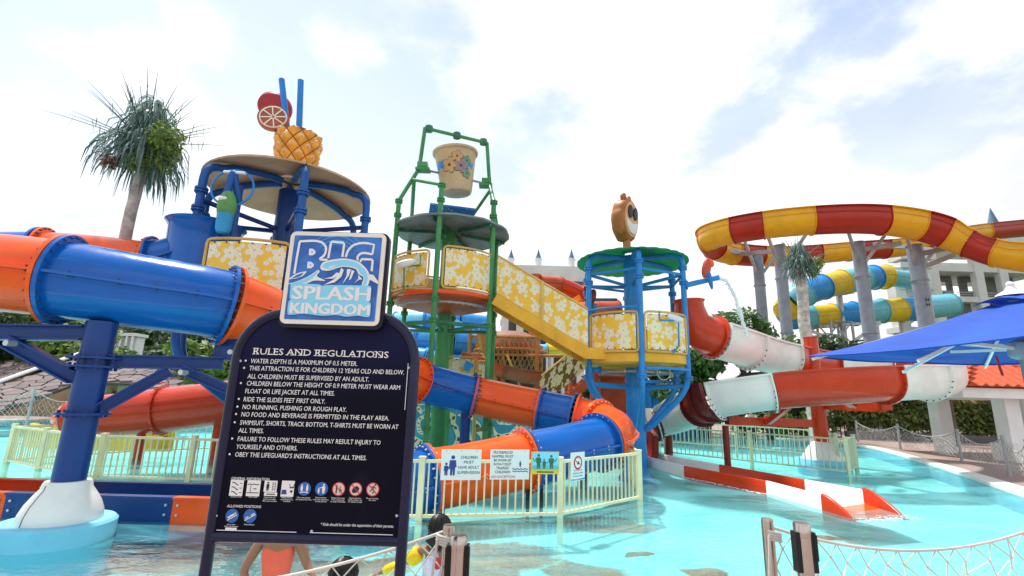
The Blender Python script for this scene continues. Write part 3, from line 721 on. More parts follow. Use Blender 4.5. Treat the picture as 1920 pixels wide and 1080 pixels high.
for cxp, yy in ((1880, Y - .6), (1880, Y + 2.2)):
    p = at(cxp, 760, Y - .6); b = B(); b.box((p.x + .1, yy, ez / 2), (.52, .5, ez)); part('column', b, 'white_paint', gz, smooth=False)
b = B(); b.box((ex0 + W_ - .6, Y + .5, ez / 2), (.5, .5, ez)); part('column', b, 'white_paint', gz, smooth=False)
p = at(1905, 838, Y - .8); b = B(); b.box((p.x, p.y, .3), (1.0, .8, .6)); part('plinth', b, 'white_paint', gz, smooth=False)
# dry palm behind the gazebo
p = at(1775, 720, 24); pt = thing('thatch_palm', 'drooping dry palm tuft left of the tiled roof', 'palm', (p.x, 24, 0)); b = B(); b.cyl((p.x, 24, 0), (p.x, 24, 2.6), .14, .1, 8); part('trunk', b, 'bark', pt)
b = B(); rnd = random.Random(5)
for k in range(60):
    a = rnd.uniform(0, 6.28); l = rnd.uniform(.8, 1.5); pts = [V((p.x, 24, 2.6)) + V((math.cos(a) * l * t, math.sin(a) * l * t, .7 * t - 1.3 * t * t)) for t in (0, .35, .7, 1.)]
    b.tube(pts, [.035, .03, .02, .004], 3)
mat('thatch', (.30, .24, .10), .9, var=.3); part('crown', b, 'thatch', pt)

# blue container wall
a = at(1125, 760, 25); c = at(1335, 760, 25); zt = at(1230, 716, 25).z; cw = thing('blue_container', 'blue corrugated container behind the blue tower column', 'container', (a.x, 25, 0))
b = B(); pts = []; x = a.x; i = 0
while x < c.x: pts.append(V((x, 25 + (.0 if i % 4 < 2 else .14), 0))); x += .14 if i % 2 else .07; i += 1
b.add([p for p in pts] + [p + V((0, 0, zt)) for p in pts], [(k, k + 1, len(pts) + k + 1, len(pts) + k) for k in range(len(pts) - 1)]); part('corrugated_side', b, 'container_blue', cw, smooth=False)
b = B(); b.box(((a.x + c.x) / 2, 26.2, zt / 2), (c.x - a.x, 2.0, zt - .06)); part('body', b, 'container_blue', cw, smooth=False)
b = B(); b.box(((a.x + c.x) / 2, 24.97, zt), (c.x - a.x, .16, .16)); part('top_rail', b, 'container_blue', cw, smooth=False)
# mural wall
mw_ = catmull([V((-6.5, 15.3, 0)), V((-3.5, 15.6, 0)), V((-.8, 16.1, 0)), V((2.0, 17.3, 0)), V((4.6, 19.6, 0)), V((6.4, 21.4, 0))], 6); hh = 1.38
b = B(); n = len(mw_); dist = [0]
for i in range(1, n): dist.append(dist[-1] + (mw_[i] - mw_[i - 1]).length)
b.add([p + V((0, 0, FZ)) for p in mw_] + [p + V((0, 0, hh)) for p in mw_], [(i, i + 1, n + i + 1, n + i) for i in range(n - 1)]); b.uv = [(d, FZ) for d in dist] + [(d, hh) for d in dist]
mu = thing('mural_wall', 'curved wall painted with teal and cream wave scrolls', 'wall', (-.8, 16.1, FZ)); part('painted_face', b, 'mural', mu)
b = B(); b.sweep([p + V((0, .16, hh / 2 + FZ / 2)) for p in mw_], [(-.14, -(hh - FZ) / 2), (.14, -(hh - FZ) / 2), (.14, (hh - FZ) / 2 + .02), (-.14, (hh - FZ) / 2 + .02)]); part('wall_body', b, 'tan_wall', mu)
# ---------------------------------------------------------------- play towers
def pol(c, r, a, z): return V((c[0] + r * math.cos(a), c[1] + r * math.sin(a), z))
def arcpts(c, r, a0, a1, z, n=12): return [pol(c, r, lerp(a0, a1, i / n), z) for i in range(n + 1)]
def flower_panel(parent, c, r, a0, a1, z0, z1, rail='gold_metal', rr=.03, m='flower_print', n=10):
    """curved sheet with printed face inside a bent tube frame; the sheet is a part, its frame a sub-part"""
    b = B()
    b.grid(lambda u, v: pol(c, r, lerp(a0, a1, u), lerp(z0, z1, v)), n, 2, lambda u, v: (r * lerp(a0, a1, u), lerp(z0, z1, v)))
    b.grid(lambda u, v: pol(c, r - .025, lerp(a0, a1, u), lerp(z0, z1, v)), n, 2, lambda u, v: (r * lerp(a0, a1, u), lerp(z0, z1, v)))
    p = part('flower_panel', b, m, parent, fix=False)
    d = .06 / r; cr = .09; e = (.09) / r
    A0, A1, Z0, Z1 = a0 - d, a1 + d, z0 - .06, z1 + .06
    loop = [pol(c, r, A0 + e, Z0)] + arcpts(c, r, A0 + e, A1 - e, Z0, 10)[1:] + [pol(c, r, A1 - e * .3, Z0 + cr * .3), pol(c, r, A1, Z0 + cr), pol(c, r, A1, Z1 - cr), pol(c, r, A1 - e * .3, Z1 - cr * .3)] + arcpts(c, r, A1 - e, A0 + e, Z1, 10) + [pol(c, r, A0 + e * .3, Z1 - cr * .3), pol(c, r, A0, Z1 - cr), pol(c, r, A0, Z0 + cr), pol(c, r, A0 + e * .3, Z0 + cr * .3)]
    f = B(); f.tube(loop, rr, 8, True, True); part('rail_frame', f, rail, p)
    k = B()
    for i in range(6):
        a = lerp(a0, a1, (i + .5) / 6)
        for z in (z0, z1): k.sphere(pol(c, r + .012, a, z + (.02 if z == z0 else -.02)), .018, 6, 4)
    part('clips', k, 'dark_bolt', p, kind='stuff'); return p
def ringflange(b, p, r, h=.035, n=14): b.cyl(p - V((0, 0, h / 2)), p + V((0, 0, h / 2)), r, None, n)
def post_part(parent, name, pts, r, m, rings=(), rm=None, ringr=1.55):
    b = B(); b.tube(pts, r, 12); p = part(name, b, m, parent)
    for q in rings:
        f = B(); ringflange(f, q + V((0, 0, .03)), r * ringr); ringflange(f, q - V((0, 0, .03)), r * ringr)
        for k in range(6):
            a = k * 1.047; f.cyl(q + V((math.cos(a) * r * 1.3, math.sin(a) * r * 1.3, -.07)), q + V((math.cos(a) * r * 1.3, math.sin(a) * r * 1.3, .07)), .012, None, 5)
        part('flange', f, rm or m, p)
    return p
def elbow(p0, p1, p2, rad, n=6):
    """p0 -> p1 -> p2 with the corner at p1 rounded"""
    a = p1 + (p0 - p1).normalized() * rad; c = p1 + (p2 - p1).normalized() * rad
    return [p0] + [(a * (1 - t) ** 2 + p1 * 2 * t * (1 - t) + c * t * t) for t in [i / n for i in range(n + 1)]] + [p2]

# ------- pineapple tower
C1 = (at(540, 400, 11).x, 11.0); Z1 = 6.42; F1 = 3.42; RP = 1.93
T1 = thing('pineapple_tower', 'blue steel play tower under tan disc canopy behind the sign', 'play tower', (C1[0], C1[1], FZ))
b = B(); b.cyl(V((*C1, FZ)), V((*C1, Z1 - .02)), .30, .26, 24); colp = part('column', b, 'blue_dark', T1)
an1 = [R_(d) for d in (183, 237, 303, 355, 57, 123)]
for k, a in enumerate(an1):
    top = pol(C1, RP, a, Z1 - .12); pts = [pol(C1, .30, a, 1.15)] + elbow(pol(C1, .5, a, 1.3), pol(C1, RP, a, 2.3), pol(C1, RP, a, 4.4), .5)[:-1] + elbow(pol(C1, RP, a, 4.4), top, pol(C1, .8, a, Z1 + .0), .34)[1:]
    # the arm bows up under the canopy
    post_part(T1, 'post', pts[:-1] + [pol(C1, r_, a, Z1 + .34 * (1 - (r_ / 1.86) ** 2) - .14) for r_ in (1.4, 1.1, .8, .5, .26)], .082, 'blue_frame', [pol(C1, RP, a, Z1 - .72), pol(C1, RP, a, Z1 - 1.12), pol(C1, RP, a, F1 - .3)])
    b = B(); b.tube([pol(C1, RP, a, Z1 - .92), pol(C1, .24, a, Z1 - 1.02)], .055, 8); part('tie_bar', b, 'blue_dark', T1)
    b = B(); b.tube([pol(C1, RP, a, F1 - .12), pol(C1, .28, a, F1 - .16)], .07, 8); part('floor_beam', b, 'blue_frame', T1)
for k in range(6):
    a0, a1 = an1[k], an1[(k + 1) % 6]
    if a1 < a0: a1 += 2 * math.pi
    b = B(); zf = lambda r: Z1 + .34 * (1 - (r / 1.86) ** 2)
    for zo in (0, -.045): b.grid(lambda u, v: pol(C1, lerp(.30, 1.86, v), lerp(a0 + .006, a1 - .006, u), zf(lerp(.3, 1.86, v)) + zo), 8, 5)
    nb = len(b.v) // 2; b.add([pol(C1, 1.86, lerp(a0 + .006, a1 - .006, i / 8), zf(1.86) + zo) for zo in (0, -.045) for i in range(9)], [(i, i + 1, 9 + i + 1, 9 + i) for i in range(8)])
    part('canopy_panel', b, 'tan_shell', T1)
b = B(); b.lathe([(0, F1), (1.98, F1), (1.98, F1 - .1), (0, F1 - .1)], (*C1, 0), 32); part('floor', b, 'rust_shell', T1)
b = B(); b.torus((*C1, F1 - .05), (0, 0, 1), 2.0, .05, 40, 8); part('floor_rim', b, 'blue_frame', T1)
for a0, a1 in ((253, 301), (306, 350), (62, 118)): flower_panel(T1, C1, 2.0, R_(a0 + 3), R_(a1 - 3), F1 + .12, F1 + 1.08)
# pineapple drink on top
pc = at(557, 290, 11.2); pb = V((pc.x, 11.2, at(557, 324, 11.2).z)); PA = thing('pineapple_cup', 'giant yellow pineapple cup figure on the tan disc canopy', 'ornament', pb)
b = B(); b.cyl(V((pc.x, 11.2, Z1 + .335)), pb, .3, None, 16); part('stand', b, 'tan_shell', PA)
Rp = [(.34, 0), (.40, .12), (.46, .36), (.50, .62), (.515, .84), (.50, 1.0), (.45, 1.03), (.42, .96), (0, .94)]
b = B(); b.lathe(Rp, pb, 32); part('cup', b, 'pineapple_groove', PA)
def prad(z):
    for (r0, z0), (r1, z1) in zip(Rp, Rp[1:]):
        if z0 <= z <= z1 and z1 > z0: return lerp(r0, r1, (z - z0) / (z1 - z0))
    return .6
rows = 5; nd = 9
for r in range(rows):
    z = .10 + r * .205
    for k in range(nd):
        a = 2 * math.pi * (k + .5 * (r % 2)) / nd; hz = .19; ha = math.pi / nd * .90
        b = B(); vs = []; nn = 3
        pts2 = [(0, -hz), (.5, -hz * .52), (1, 0), (.5, hz * .52), (0, hz), (-.5, hz * .52), (-1, 0), (-.5, -hz * .52)]
        def S(u, zz, o):
            zz = min(.99, max(.02, zz)); return pb + V((math.cos(a + u * ha) * (prad(zz) + o * .8), math.sin(a + u * ha) * (prad(zz) + o * .8), zz))
        outer = [S(u, z + dz, .004) for u, dz in pts2]; mid = [S(u * .82, z + dz * .82, .045) for u, dz in pts2]; inn = [S(u * .4, z + dz * .4 + .02, .075) for u, dz in pts2]
        b.add(outer + mid + inn, [(i, (i + 1) % 8, 8 + (i + 1) % 8, 8 + i) for i in range(8)] + [(8 + i, 8 + (i + 1) % 8, 16 + (i + 1) % 8, 16 + i) for i in range(8)] + [tuple(range(16, 24))])
        sc_ = part('scale', b, 'pineapple', PA, ang=80)
        g = B(); o_ = .082
        for s_ in (-1, 1): g.tube([S(0, z + .07, o_), S(s_ * .25, z + .045, o_ - .004), S(s_ * .42, z - .01, o_ - .02)], [.014, .011, .003], 4)
        part('highlight_stroke', g, 'print_cream', sc_)
for (px0, py0, px1, py1) in ((538, 240, 528, 149), (561, 240, 564, 151)):
    p0 = at(px0, py0, 11.1); p1 = at(px1, py1, 11.1); p0 = p0 + (p0 - p1) * .25
    b = B(); b.cyl(p0, p1, .075, None, 14); b.cyl(p1, p1 + (p1 - p0).normalized() * .004, .055, None, 12); solo('drinking_straw', b, 'straw_blue', 'blue straw leaning left in the pineapple cup' if px1 < 540 else 'upright blue straw in the pineapple cup', 'straw', p0, 'straws in the pineapple cup')
def citrus(px, py, Y, rad, axis, m, lb, spokes):
    c = at(px, py, Y); q = V(axis).normalized(); t = thing('citrus_slice', lb, 'ornament', c, 'citrus slices on the pineapple cup')
    b = B(); b.cyl(c - q * .05, c + q * .05, rad, None, 32); part('rind', b, m, t)
    if spokes:
        M = q.to_track_quat('Z', 'Y').to_matrix(); b = B(); b.torus(c + q * .055, q, rad * .84, .018, 32, 6)
        for k in range(8): a = k * math.pi / 4 + .2; d = M @ V((math.cos(a), math.sin(a), 0)); b.beam(c + q * .06 + d * .06, c + q * .06 + d * rad * .84, .03, .02, q)
        b.torus(c + q * .055, q, .05, .015, 12, 5); part('segments', b, 'print_cream', t)
citrus(513, 222, 11.0, .37, (.25, -1, .15), 'citrus_brown', 'brown citrus slice with pale spokes on the cup rim', True)
citrus(516, 202, 11.5, .42, (-.15, .55, .9), 'citrus_red', 'dark pink citrus disc tilted behind the straws', False)
# caterpillar spout
p = at(424, 395, 9.0); CT = thing('caterpillar_spout', 'green and blue caterpillar-shaped water spout with blue hoop', 'water spout', (p.x, p.y, p.z - .4))
d_ = V((-.08, 0, -1)); b = B(); b.sphere(p + V((0, 0, .08)), (.172, .172, .34), 16, 12); part('head', b, 'caterpillar_green', CT)
b = B(); b.lathe([(.0, -.48), (.11, -.46), (.145, -.36), (.15, -.1), (.16, .04), (.0, .06)], p, 16); part('body', b, 'caterpillar_blue', CT)
b = B(); b.sphere(p + V((-.02, -.145, .20)), (.09, .03, .045), 10, 6); part('eye', b, 'white_paint', CT)
h0_ = at(438, 320, 9.0); b = B(); b.tube(elbow(at(448, 380, 9.2), h0_, at(424, 365, 9.0), .12), .07, 10); part('spout_arm', b, 'blue_frame', CT)
b = B(); b.torus(at(436, 352, 9.1), (.1, -1, .1), .40, .022, 40, 8); part('hoop', b, 'sky_blue_frame', CT)
b = B(); b.cyl(at(420, 322, 9.0), at(460, 325, 9.0), .03, None, 10); part('handle', b, 'white_paint', CT)
pb_ = at(436, 430, 9.3); b = B(); b.tube(elbow(V((pb_.x + .35, 9.75, F1 - .05)), V((pb_.x, 9.3, F1 - .05)), V((pb_.x, 9.3, h0_.z - .2)), .2), .08, 10); part('pole', b, 'blue_frame', CT)

# ------- green bucket tower
C2 = (-1.95, 14.0); F2 = 4.42; R2 = 1.6; CZ2 = at(850, 432, 14).z
T2 = thing('bucket_tower', 'green steel play tower with flowered deck and tipping bucket frame', 'play tower', (C2[0], C2[1], FZ))
b = B(); b.cyl(V((*C2, FZ)), V((*C2, CZ2 + .3)), .21, .2, 20); part('column', b, 'green_metal', T2)
an2 = [R_(d) for d in (208, 268, 328, 28, 88, 148)]
tops = {0: 7.2, 1: 7.35, 2: 7.2, 3: 7.0, 4: 6.9, 5: 7.2}
for k, a in enumerate(an2):
    zt = tops[k]; post_part(T2, 'post', [pol(C2, R2, a, FZ), pol(C2, R2, a, zt)], .072, 'green_metal', [pol(C2, R2, a, z) for z in (.9, 3.6, 4.15, zt - .45, zt - .02)])
    for z in (3.62,): b = B(); b.tube([pol(C2, R2, a, z), pol(C2, .2, a, z - .1)], .05, 8); part('brace', b, 'dark_green', T2)
fl = at(797, 240, 13.5); fr = at(913, 268, 14.4); al = at(786, 316, 13.5); ar = at(918, 346, 14.4)
def gp(name, pts, r, m='green_metal'): b = B(); b.tube(pts, r, 10); return part(name, b, m, T2)
gp('bucket_frame_upright', [pol(C2, R2, an2[0], tops[0]), al, fl], .06); gp('bucket_frame_upright', [pol(C2, R2, an2[2], tops[2]), ar, fr], .06)
gp('bucket_frame_top', [fl, fr], .055)
gp('bucket_frame_brace', [pol(C2, R2, an2[5], tops[5]), lerp(al, V((pol(C2, R2, an2[0], tops[0]))), .25)], .06)
gp('bucket_frame_brace', [pol(C2, R2, an2[1], tops[1]), lerp(al, pol(C2, R2, an2[0], tops[0]), .35)], .05)
gp('bucket_frame_brace', [pol(C2, R2, an2[3], tops[3]), lerp(ar, pol(C2, R2, an2[2], tops[2]), .15)], .06)
gp('bucket_frame_brace', [pol(C2, R2, an2[4], tops[4]), lerp(ar, pol(C2, R2, an2[2], tops[2]), .3)], .05)
for q in (al, ar): b = B(); b.box(q + V((.12 if q is al else -.12, 0, -.05)), (.42, .3, .07)); b.box(q + V((.1 if q is al else -.1, 0, .1)), (.3, .22, .16)); part('axle_bracket', b, 'green_metal', T2)
for q in (lerp(fl, fr, .5), lerp(fl, fr, .06), lerp(fl, fr, .94)): b = B(); ringflange(b, q, .12, .16); part('collar', b, 'dark_green', T2)
b = B(); b.tube([al, ar], .035, 8); part('bucket_axle', b, 'steel_grey', T2)
cc = (C2[0] + .1, C2[1]); b = B(); b.lathe([(.25, CZ2 + .02), (1.0, CZ2 - .02), (1.72, CZ2 - .10), (1.72, CZ2 - .15), (1.0, CZ2 - .07), (.25, CZ2 - .03)], (*cc, 0), 40, wob=lambda q, z: 1 + .012 * math.sin(12 * q)); part('canopy', b, 'canopy_grey', T2)
for k in range(6): b = B(); b.beam(pol(cc, .25, k * 1.047 + .3, CZ2 - .1), pol(cc, 1.65, k * 1.047 + .3, CZ2 - .2), .06, .1); part('canopy_rib', b, 'dark_green', T2)
p = at(846, 404, 14.4); M_ = Matrix.Rotation(.25, 3, 'Z') @ Matrix.Rotation(-.4, 3, 'X'); b = B(); b.box(p, (1.4, .8, .08), M=M_); part('splash_plate', b, 'container_blue', T2)
b = B(); b.lathe([(0, F2), (1.5, F2), (1.56, F2 - .06), (1.5, F2 - .14), (.7, F2 - .34), (.25, F2 - .40), (0, F2 - .40)], (*C2, 0), 36); part('floor', b, 'rust_shell', T2)
b = B(); b.torus((*C2, F2 - .05), (0, 0, 1), 1.55, .07, 40, 8); part('floor_rim', b, 'orange_shell', T2)
b = B(); b.torus((*C2, F2 + .02), (0, 0, 1), 1.62, .03, 40, 8, R_(190), R_(266)); part('toe_rail', b, 'gold_metal', T2)
for a0, a1, z1 in ((212, 258, 1.0), (276, 326, 1.12), (92, 146, 1.0), (152, 202, 1.0)): flower_panel(T2, C2, 1.6, R_(a0), R_(a1), F2 + .1, F2 + z1)
for k, (a, z) in enumerate(((R_(215), 5.5),)):
    q = at(772, 491, 12.3); q0 = at(742, 498, 12.2); b = B(); b.lathe([(.02, 0), (.08, .06), (.10, .2), (.09, .42), (.03, .52)], q0, 12, M=(q - q0).to_track_quat('Z', 'Y').to_matrix()); cn = part('water_cannon', b, 'white_paint', T2)
    b = B(); g0 = at(758, 500, 12.4); b.tube([pol(C2, 1.62, R_(222), F2 - .1), at(757, 545, 12.4), g0, at(788, 497, 12.5), at(789, 478, 12.5)], .025, 8); part('cannon_frame', b, 'green_metal', cn)
b = B()
for k in range(10): a = R_(262 + k * 11); b.tube([pol(C2, 1.0, a, F2 - .25), pol(C2, 1.3, a, F2 - .24)], .02, 6)
b.tube(arcpts(C2, 1.35, R_(200), R_(330), F2 - .28), .03, 6); part('pipework', b, 'galvanised', T2)
# lower deck: brace rings and a low flowered fence with two blue pouring buckets
for z in (3.55,):
    for k in (0, 1, 2, 5): b = B(); b.tube([pol(C2, R2, an2[k], z), pol(C2, R2, an2[(k + 1) % 6], z)], .05, 8); part('ring_beam', b, 'dark_green', T2)
LD = thing('low_play_deck', 'low flowered deck railing with blue cups under the green tower', 'railing', (-1.9, 14.9, 0))
cL = (-1.7, 16.9); flower_panel(LD, cL, 2.0, R_(250), R_(288), 2.05, 2.8); flower_panel(LD, cL, 2.0, R_(292), R_(304), 2.05, 2.7)
b = B(); b.tube(arcpts(cL, 2.0, R_(245), R_(310), 1.92), .06, 8); part('base_rail', b, 'gold_metal', LD)
for a in (248, 290, 306): b = B(); q = pol(cL, 2.0, R_(a), FZ); b.cyl(q, q + V((0, 0, 2.4 - FZ)), .05, None, 8); part('post', b, 'gold_metal', LD)
for k, a in enumerate((259, 282)):
    q = pol(cL, 2.12, R_(a), 2.58); b = B(); M_ = Matrix.Rotation(.5, 3, 'Y'); b.lathe([(.0, -.13), (.10, -.13), (.15, .13), (.13, .13), (.09, -.1), (0, -.1)], q, 14, M=M_)
    solo('pouring_cup', b, 'tube_sky', 'left blue pouring cup on the low flowered railing' if k == 0 else 'right blue pouring cup on the low flowered railing', 'cup', q, 'blue cups on the low deck')
# tipping bucket
bc = at(855, 325, 13.95); BK = thing('tipping_bucket', 'sand coloured tipping bucket with painted flowers hanging in green frame', 'bucket', (bc.x, bc.y, bc.z - .65))
tilt = Matrix.Rotation(-.08, 3, 'Y') @ Matrix.Rotation(.06, 3, 'X'); bprof = [(.0, -.66), (.44, -.66), (.47, -.60), (.64, .58), (.70, .60), (.71, .66), (.66, .67), (.60, .60), (.42, -.56), (0, -.58)]
b = B(); b.lathe(bprof, bc, 40, M=tilt); part('shell', b, 'tan_pale', BK)
def brad(z): return lerp(.47, .64, (z + .6) / 1.18)
def decal(name, fn, m, o=.012):
    """thin raised print on the bucket wall: fn gives (angle, z) outline around a centre"""
    pts = fn; cz = sum(p[1] for p in pts) / len(pts); ca = sum(p[0] for p in pts) / len(pts); b = B()
    S = lambda a, z, oo: bc + tilt @ V((math.cos(a) * (brad(z) + oo), math.sin(a) * (brad(z) + oo), z))
    ring = [S(a, z, o) for a, z in pts]; base_ = [S(a, z, -.01) for a, z in pts]; n_ = len(pts)
    midr = [S(lerp(ca, a, .5), lerp(cz, z, .5), o) for a, z in pts]
    b.add(ring + base_ + midr + [S(ca, cz, o)], [(i, (i + 1) % n_, n_ + (i + 1) % n_, n_ + i) for i in range(n_)] + [(i, 2 * n_ + i, 2 * n_ + (i + 1) % n_, (i + 1) % n_) for i in range(n_)] + [(2 * n_ + i, 3 * n_, 2 * n_ + (i + 1) % n_) for i in range(n_)])
    return part(name, b, m, BK, fix=False)
mat('decal_tan', (.62, .36, .16), .5); mat('decal_mauve', (.34, .22, .24), .5); mat('decal_green', (.18, .30, .20), .5); mat('decal_line', (.12, .07, .04), .5)
def flower(a0, z0, r, pet=5, ph=0.): return [(a0 + r / .58 * (.62 + .38 * abs(math.cos(pet / 2 * t + ph))) * math.cos(t), z0 + r * (.62 + .38 * abs(math.cos(pet / 2 * t + ph))) * math.sin(t)) for t in [2 * math.pi * i / 40 for i in range(40)]]
bd = [(R_(d), z) for d, z in ((205, -.05), (235, -.02), (235, .22), (215, .26), (200, .2))]
decal('painted_wave', bd, 'tube_sky', .008); decal('painted_wave', [(R_(d), z) for d, z in ((300, -.02), (335, .0), (340, .2), (310, .18))], 'tube_sky', .008)
for d, z, r, m in ((256, .05, .235, 'decal_tan'), (291, .02, .22, 'decal_mauve'), (280, .30, .17, 'decal_tan'), (310, .20, .15, 'decal_green'), (312, -.18, .16, 'decal_green')):
    decal('painted_flower', flower(R_(d), z, r * 1.09), 'decal_line', .011); decal('painted_flower', flower(R_(d), z, r), m, .016); decal('painted_flower', flower(R_(d), z, r * .22, 5), 'decal_line', .020)

# ------- stairs between the towers
SX0, SX1, SY0, SY1 = -.42, 2.08, 13.0, 14.0; SZ0, SZ1 = F2, 2.98
ST = thing('staircase', 'yellow staircase with flower-printed sides joining green and blue towers', 'staircase', (SX1, 13.5, SZ1))
for yy in (SY0, SY1):
    d = .0 if yy == SY0 else .0
    b = B()
    for o in (0, .03): b.grid(lambda u, v: V((lerp(SX0, SX1, u), yy + o, lerp(SZ0, SZ1, u) + lerp(.08, 1.08, v))), 10, 3, lambda u, v: (u * 2.9 + yy, v - u * 1.44))
    part('flower_panel', b, 'flower_print', ST, fix=False)
    b = B(); b.tube([V((SX0, yy, SZ0 + 1.12)), V((SX1, yy, SZ1 + 1.12))], .03, 8); part('handrail', b, 'gold_metal', ST)
    b = B(); b.tube([V((SX0, yy, SZ0 + .06)), V((SX1, yy, SZ1 + .06))], .025, 8); part('lower_rail', b, 'gold_metal', ST)
    xm = lerp(SX0, SX1, .5); zm = lerp(SZ0, SZ1, .5); b = B(); b.beam(V((xm, yy - .02, zm - .05)), V((xm, yy - .02, zm + 1.14)), .07, .07, V((0, 1, 0))); part('panel_post', b, 'gold_metal', ST)
    b = B(); sec = [(-.06, -.17), (.06, -.17), (.06, -.14), (.0, -.13), (.0, .1), (.06, .11), (.06, .14), (-.06, .14)]
    b.sweep([V((SX0 - .05, yy - .03, SZ0 - .12)), V((SX1 - .45, yy - .03, lerp(SZ0, SZ1, .82) - .12)), V((SX1 - .05, yy - .03, SZ1 - .08)), V((SX1 + .45, yy - .03, SZ1 - .08))], [(-.06, -.15), (.06, -.15), (.06, .15), (-.06, .15)]); part('stringer', b, 'yellow_beam', ST)
for k in range(8):
    t = (k + .5) / 8; b = B(); b.box((lerp(SX0, SX1, t), 13.5, lerp(SZ0, SZ1, t) - .06), (.30, .94, .05)); part('step', b, 'rust_shell', ST, smooth=False)

# ------- blue tower with green canopy
C3 = (3.56, 14.0); F3 = 2.95; R3 = 1.5; CZ3 = 5.72
T3 = thing('leaf_canopy_tower', 'bright blue play tower with green fluted leaf canopy at centre right', 'play tower', (C3[0], C3[1], FZ))
b = B(); b.cyl(V((*C3, FZ)), V((*C3, CZ3 + .2)), .27, .24, 20); part('column', b, 'sky_blue_frame', T3)
b = B(); b.lathe([(.55, FZ), (.5, FZ + .1), (.30, FZ + .3), (.28, FZ + .8)], (*C3, 0), 20); part('column_foot', b, 'sky_blue_frame', T3)
an3 = [R_(d) for d in (203, 263, 323, 23, 83, 143)]
for k, a in enumerate(an3):
    top = pol(C3, R3, a, CZ3 + .02); low = pol(C3, R3, a, 2.05); pts = [pol(C3, .30, a, .95)] + elbow(pol(C3, .5, a, 1.08), low, pol(C3, R3, a, 4), .45)[:-1] + elbow(pol(C3, R3, a, 4), top, pol(C3, .24, a, CZ3 + .12), .3)[1:]
    post_part(T3, 'post', pts, .078, 'sky_blue_frame', [pol(C3, R3, a, z) for z in (2.32, CZ3 - .36, CZ3 - .78)])
    b = B(); b.tube([pol(C3, R3, a, CZ3 - .55), pol(C3, .22, a, CZ3 - .72)], .05, 8); part('tie_bar', b, 'sky_blue_frame', T3)
    b = B(); b.tube([pol(C3, R3, a, 2.12), pol(C3, .25, a, 2.08)], .06, 8); part('lower_beam', b, 'sky_blue_frame', T3)
for k in range(6):
    a0, a1 = an3[k], an3[(k + 1) % 6]
    if a1 < a0: a1 += 6.28318
    if k != 5: b = B(); b.tube([pol(C3, R3, a0, CZ3 - .55), pol(C3, R3, a1, CZ3 - .55)], .04, 8); part('ring_beam', b, 'sky_blue_frame', T3)
    b = B()
    zf = lambda r, a: CZ3 + .30 * (1 - (r / 1.62) ** 2) + .010 * math.sin(a * 30) * (r / 1.6)
    for zo in (0, -.03): b.grid(lambda u, v: pol(C3, lerp(.2, 1.62, v), lerp(a0, a1, u), zf(lerp(.2, 1.62, v), lerp(a0, a1, u)) + zo), 24, 6)
    b.add([pol(C3, 1.62, lerp(a0, a1, i / 24), zf(1.62, lerp(a0, a1, i / 24)) + zo) for zo in (0, -.03) for i in range(25)], [(i, i + 1, 26 + i, 25 + i) for i in range(24)])
    part('canopy_leaf', b, 'canopy_green', T3)
b = B(); b.lathe([(0, F3), (1.46, F3), (1.5, F3 - .06), (1.5, F3 - .26), (1.42, F3 - .3), (.5, F3 - .34), (0, F3 - .34)], (*C3, 0), 36); part('floor', b, 'yellow_beam', T3)
for a0, a1 in ((208, 258), (268, 318), (30, 78), (88, 138)): flower_panel(T3, C3, 1.52, R_(a0 + 1), R_(a1), F3 + .06, F3 + .98)
for a0, a1 in ((206, 260),): b = B(); b.tube(arcpts(C3, 1.56, R_(a0), R_(a1), F3 + 1.16), .03, 8); part('top_rail', b, 'sky_blue_frame', T3)
b = B(); b.tube(arcpts(C3, 1.56, R_(266), R_(320), F3 - .42), .035, 8); part('step_rail', b, 'sky_blue_frame', T3)
b = B()
for k in range(7): a = R_(200 + 22 * k); b.cyl(pol(C3, 1.2, a, 2.45), pol(C3, .4, a, 2.5), .035, None, 6)
b.torus((*C3, 2.47), (0, 0, 1), 1.0, .035, 28, 6); b.torus(pol(C3, 1.3, R_(290), 2.45), (.3, -1, 0), .2, .015, 20, 5); part('pipework', b, 'galvanised', T3)
for k in (0, 1, 2): q = pol(C3, R3 - .12, an3[k], 2.5); b = B(); b.cyl(q, pol(C3, R3 - .32, an3[k], 2.5), .07, None, 10); b.cyl(pol(C3, R3 - .3, an3[k], 2.5), pol(C3, R3 - .34, an3[k], 2.5), .11, None, 10); part('nozzle', b, 'sky_blue_frame', T3)
q = at(1268, 590, 12.7); q1 = at(1292, 597, 12.6); b = B(); b.lathe([(.03, 0), (.09, .05), (.10, .25), (.06, .42)], at(1250, 592, 12.6), 12, M=(q1 - q).to_track_quat('Z', 'Y').to_matrix()); cn = part('water_cannon', b, 'white_paint', T3)
b = B(); b.tube([at(1236, 583, 12.5), at(1237, 600, 12.5), at(1272, 602, 12.5), at(1273, 648, 12.5), at(1262, 662, 12.6)], .025, 8); part('cannon_frame', b, 'sky_blue_frame', cn)
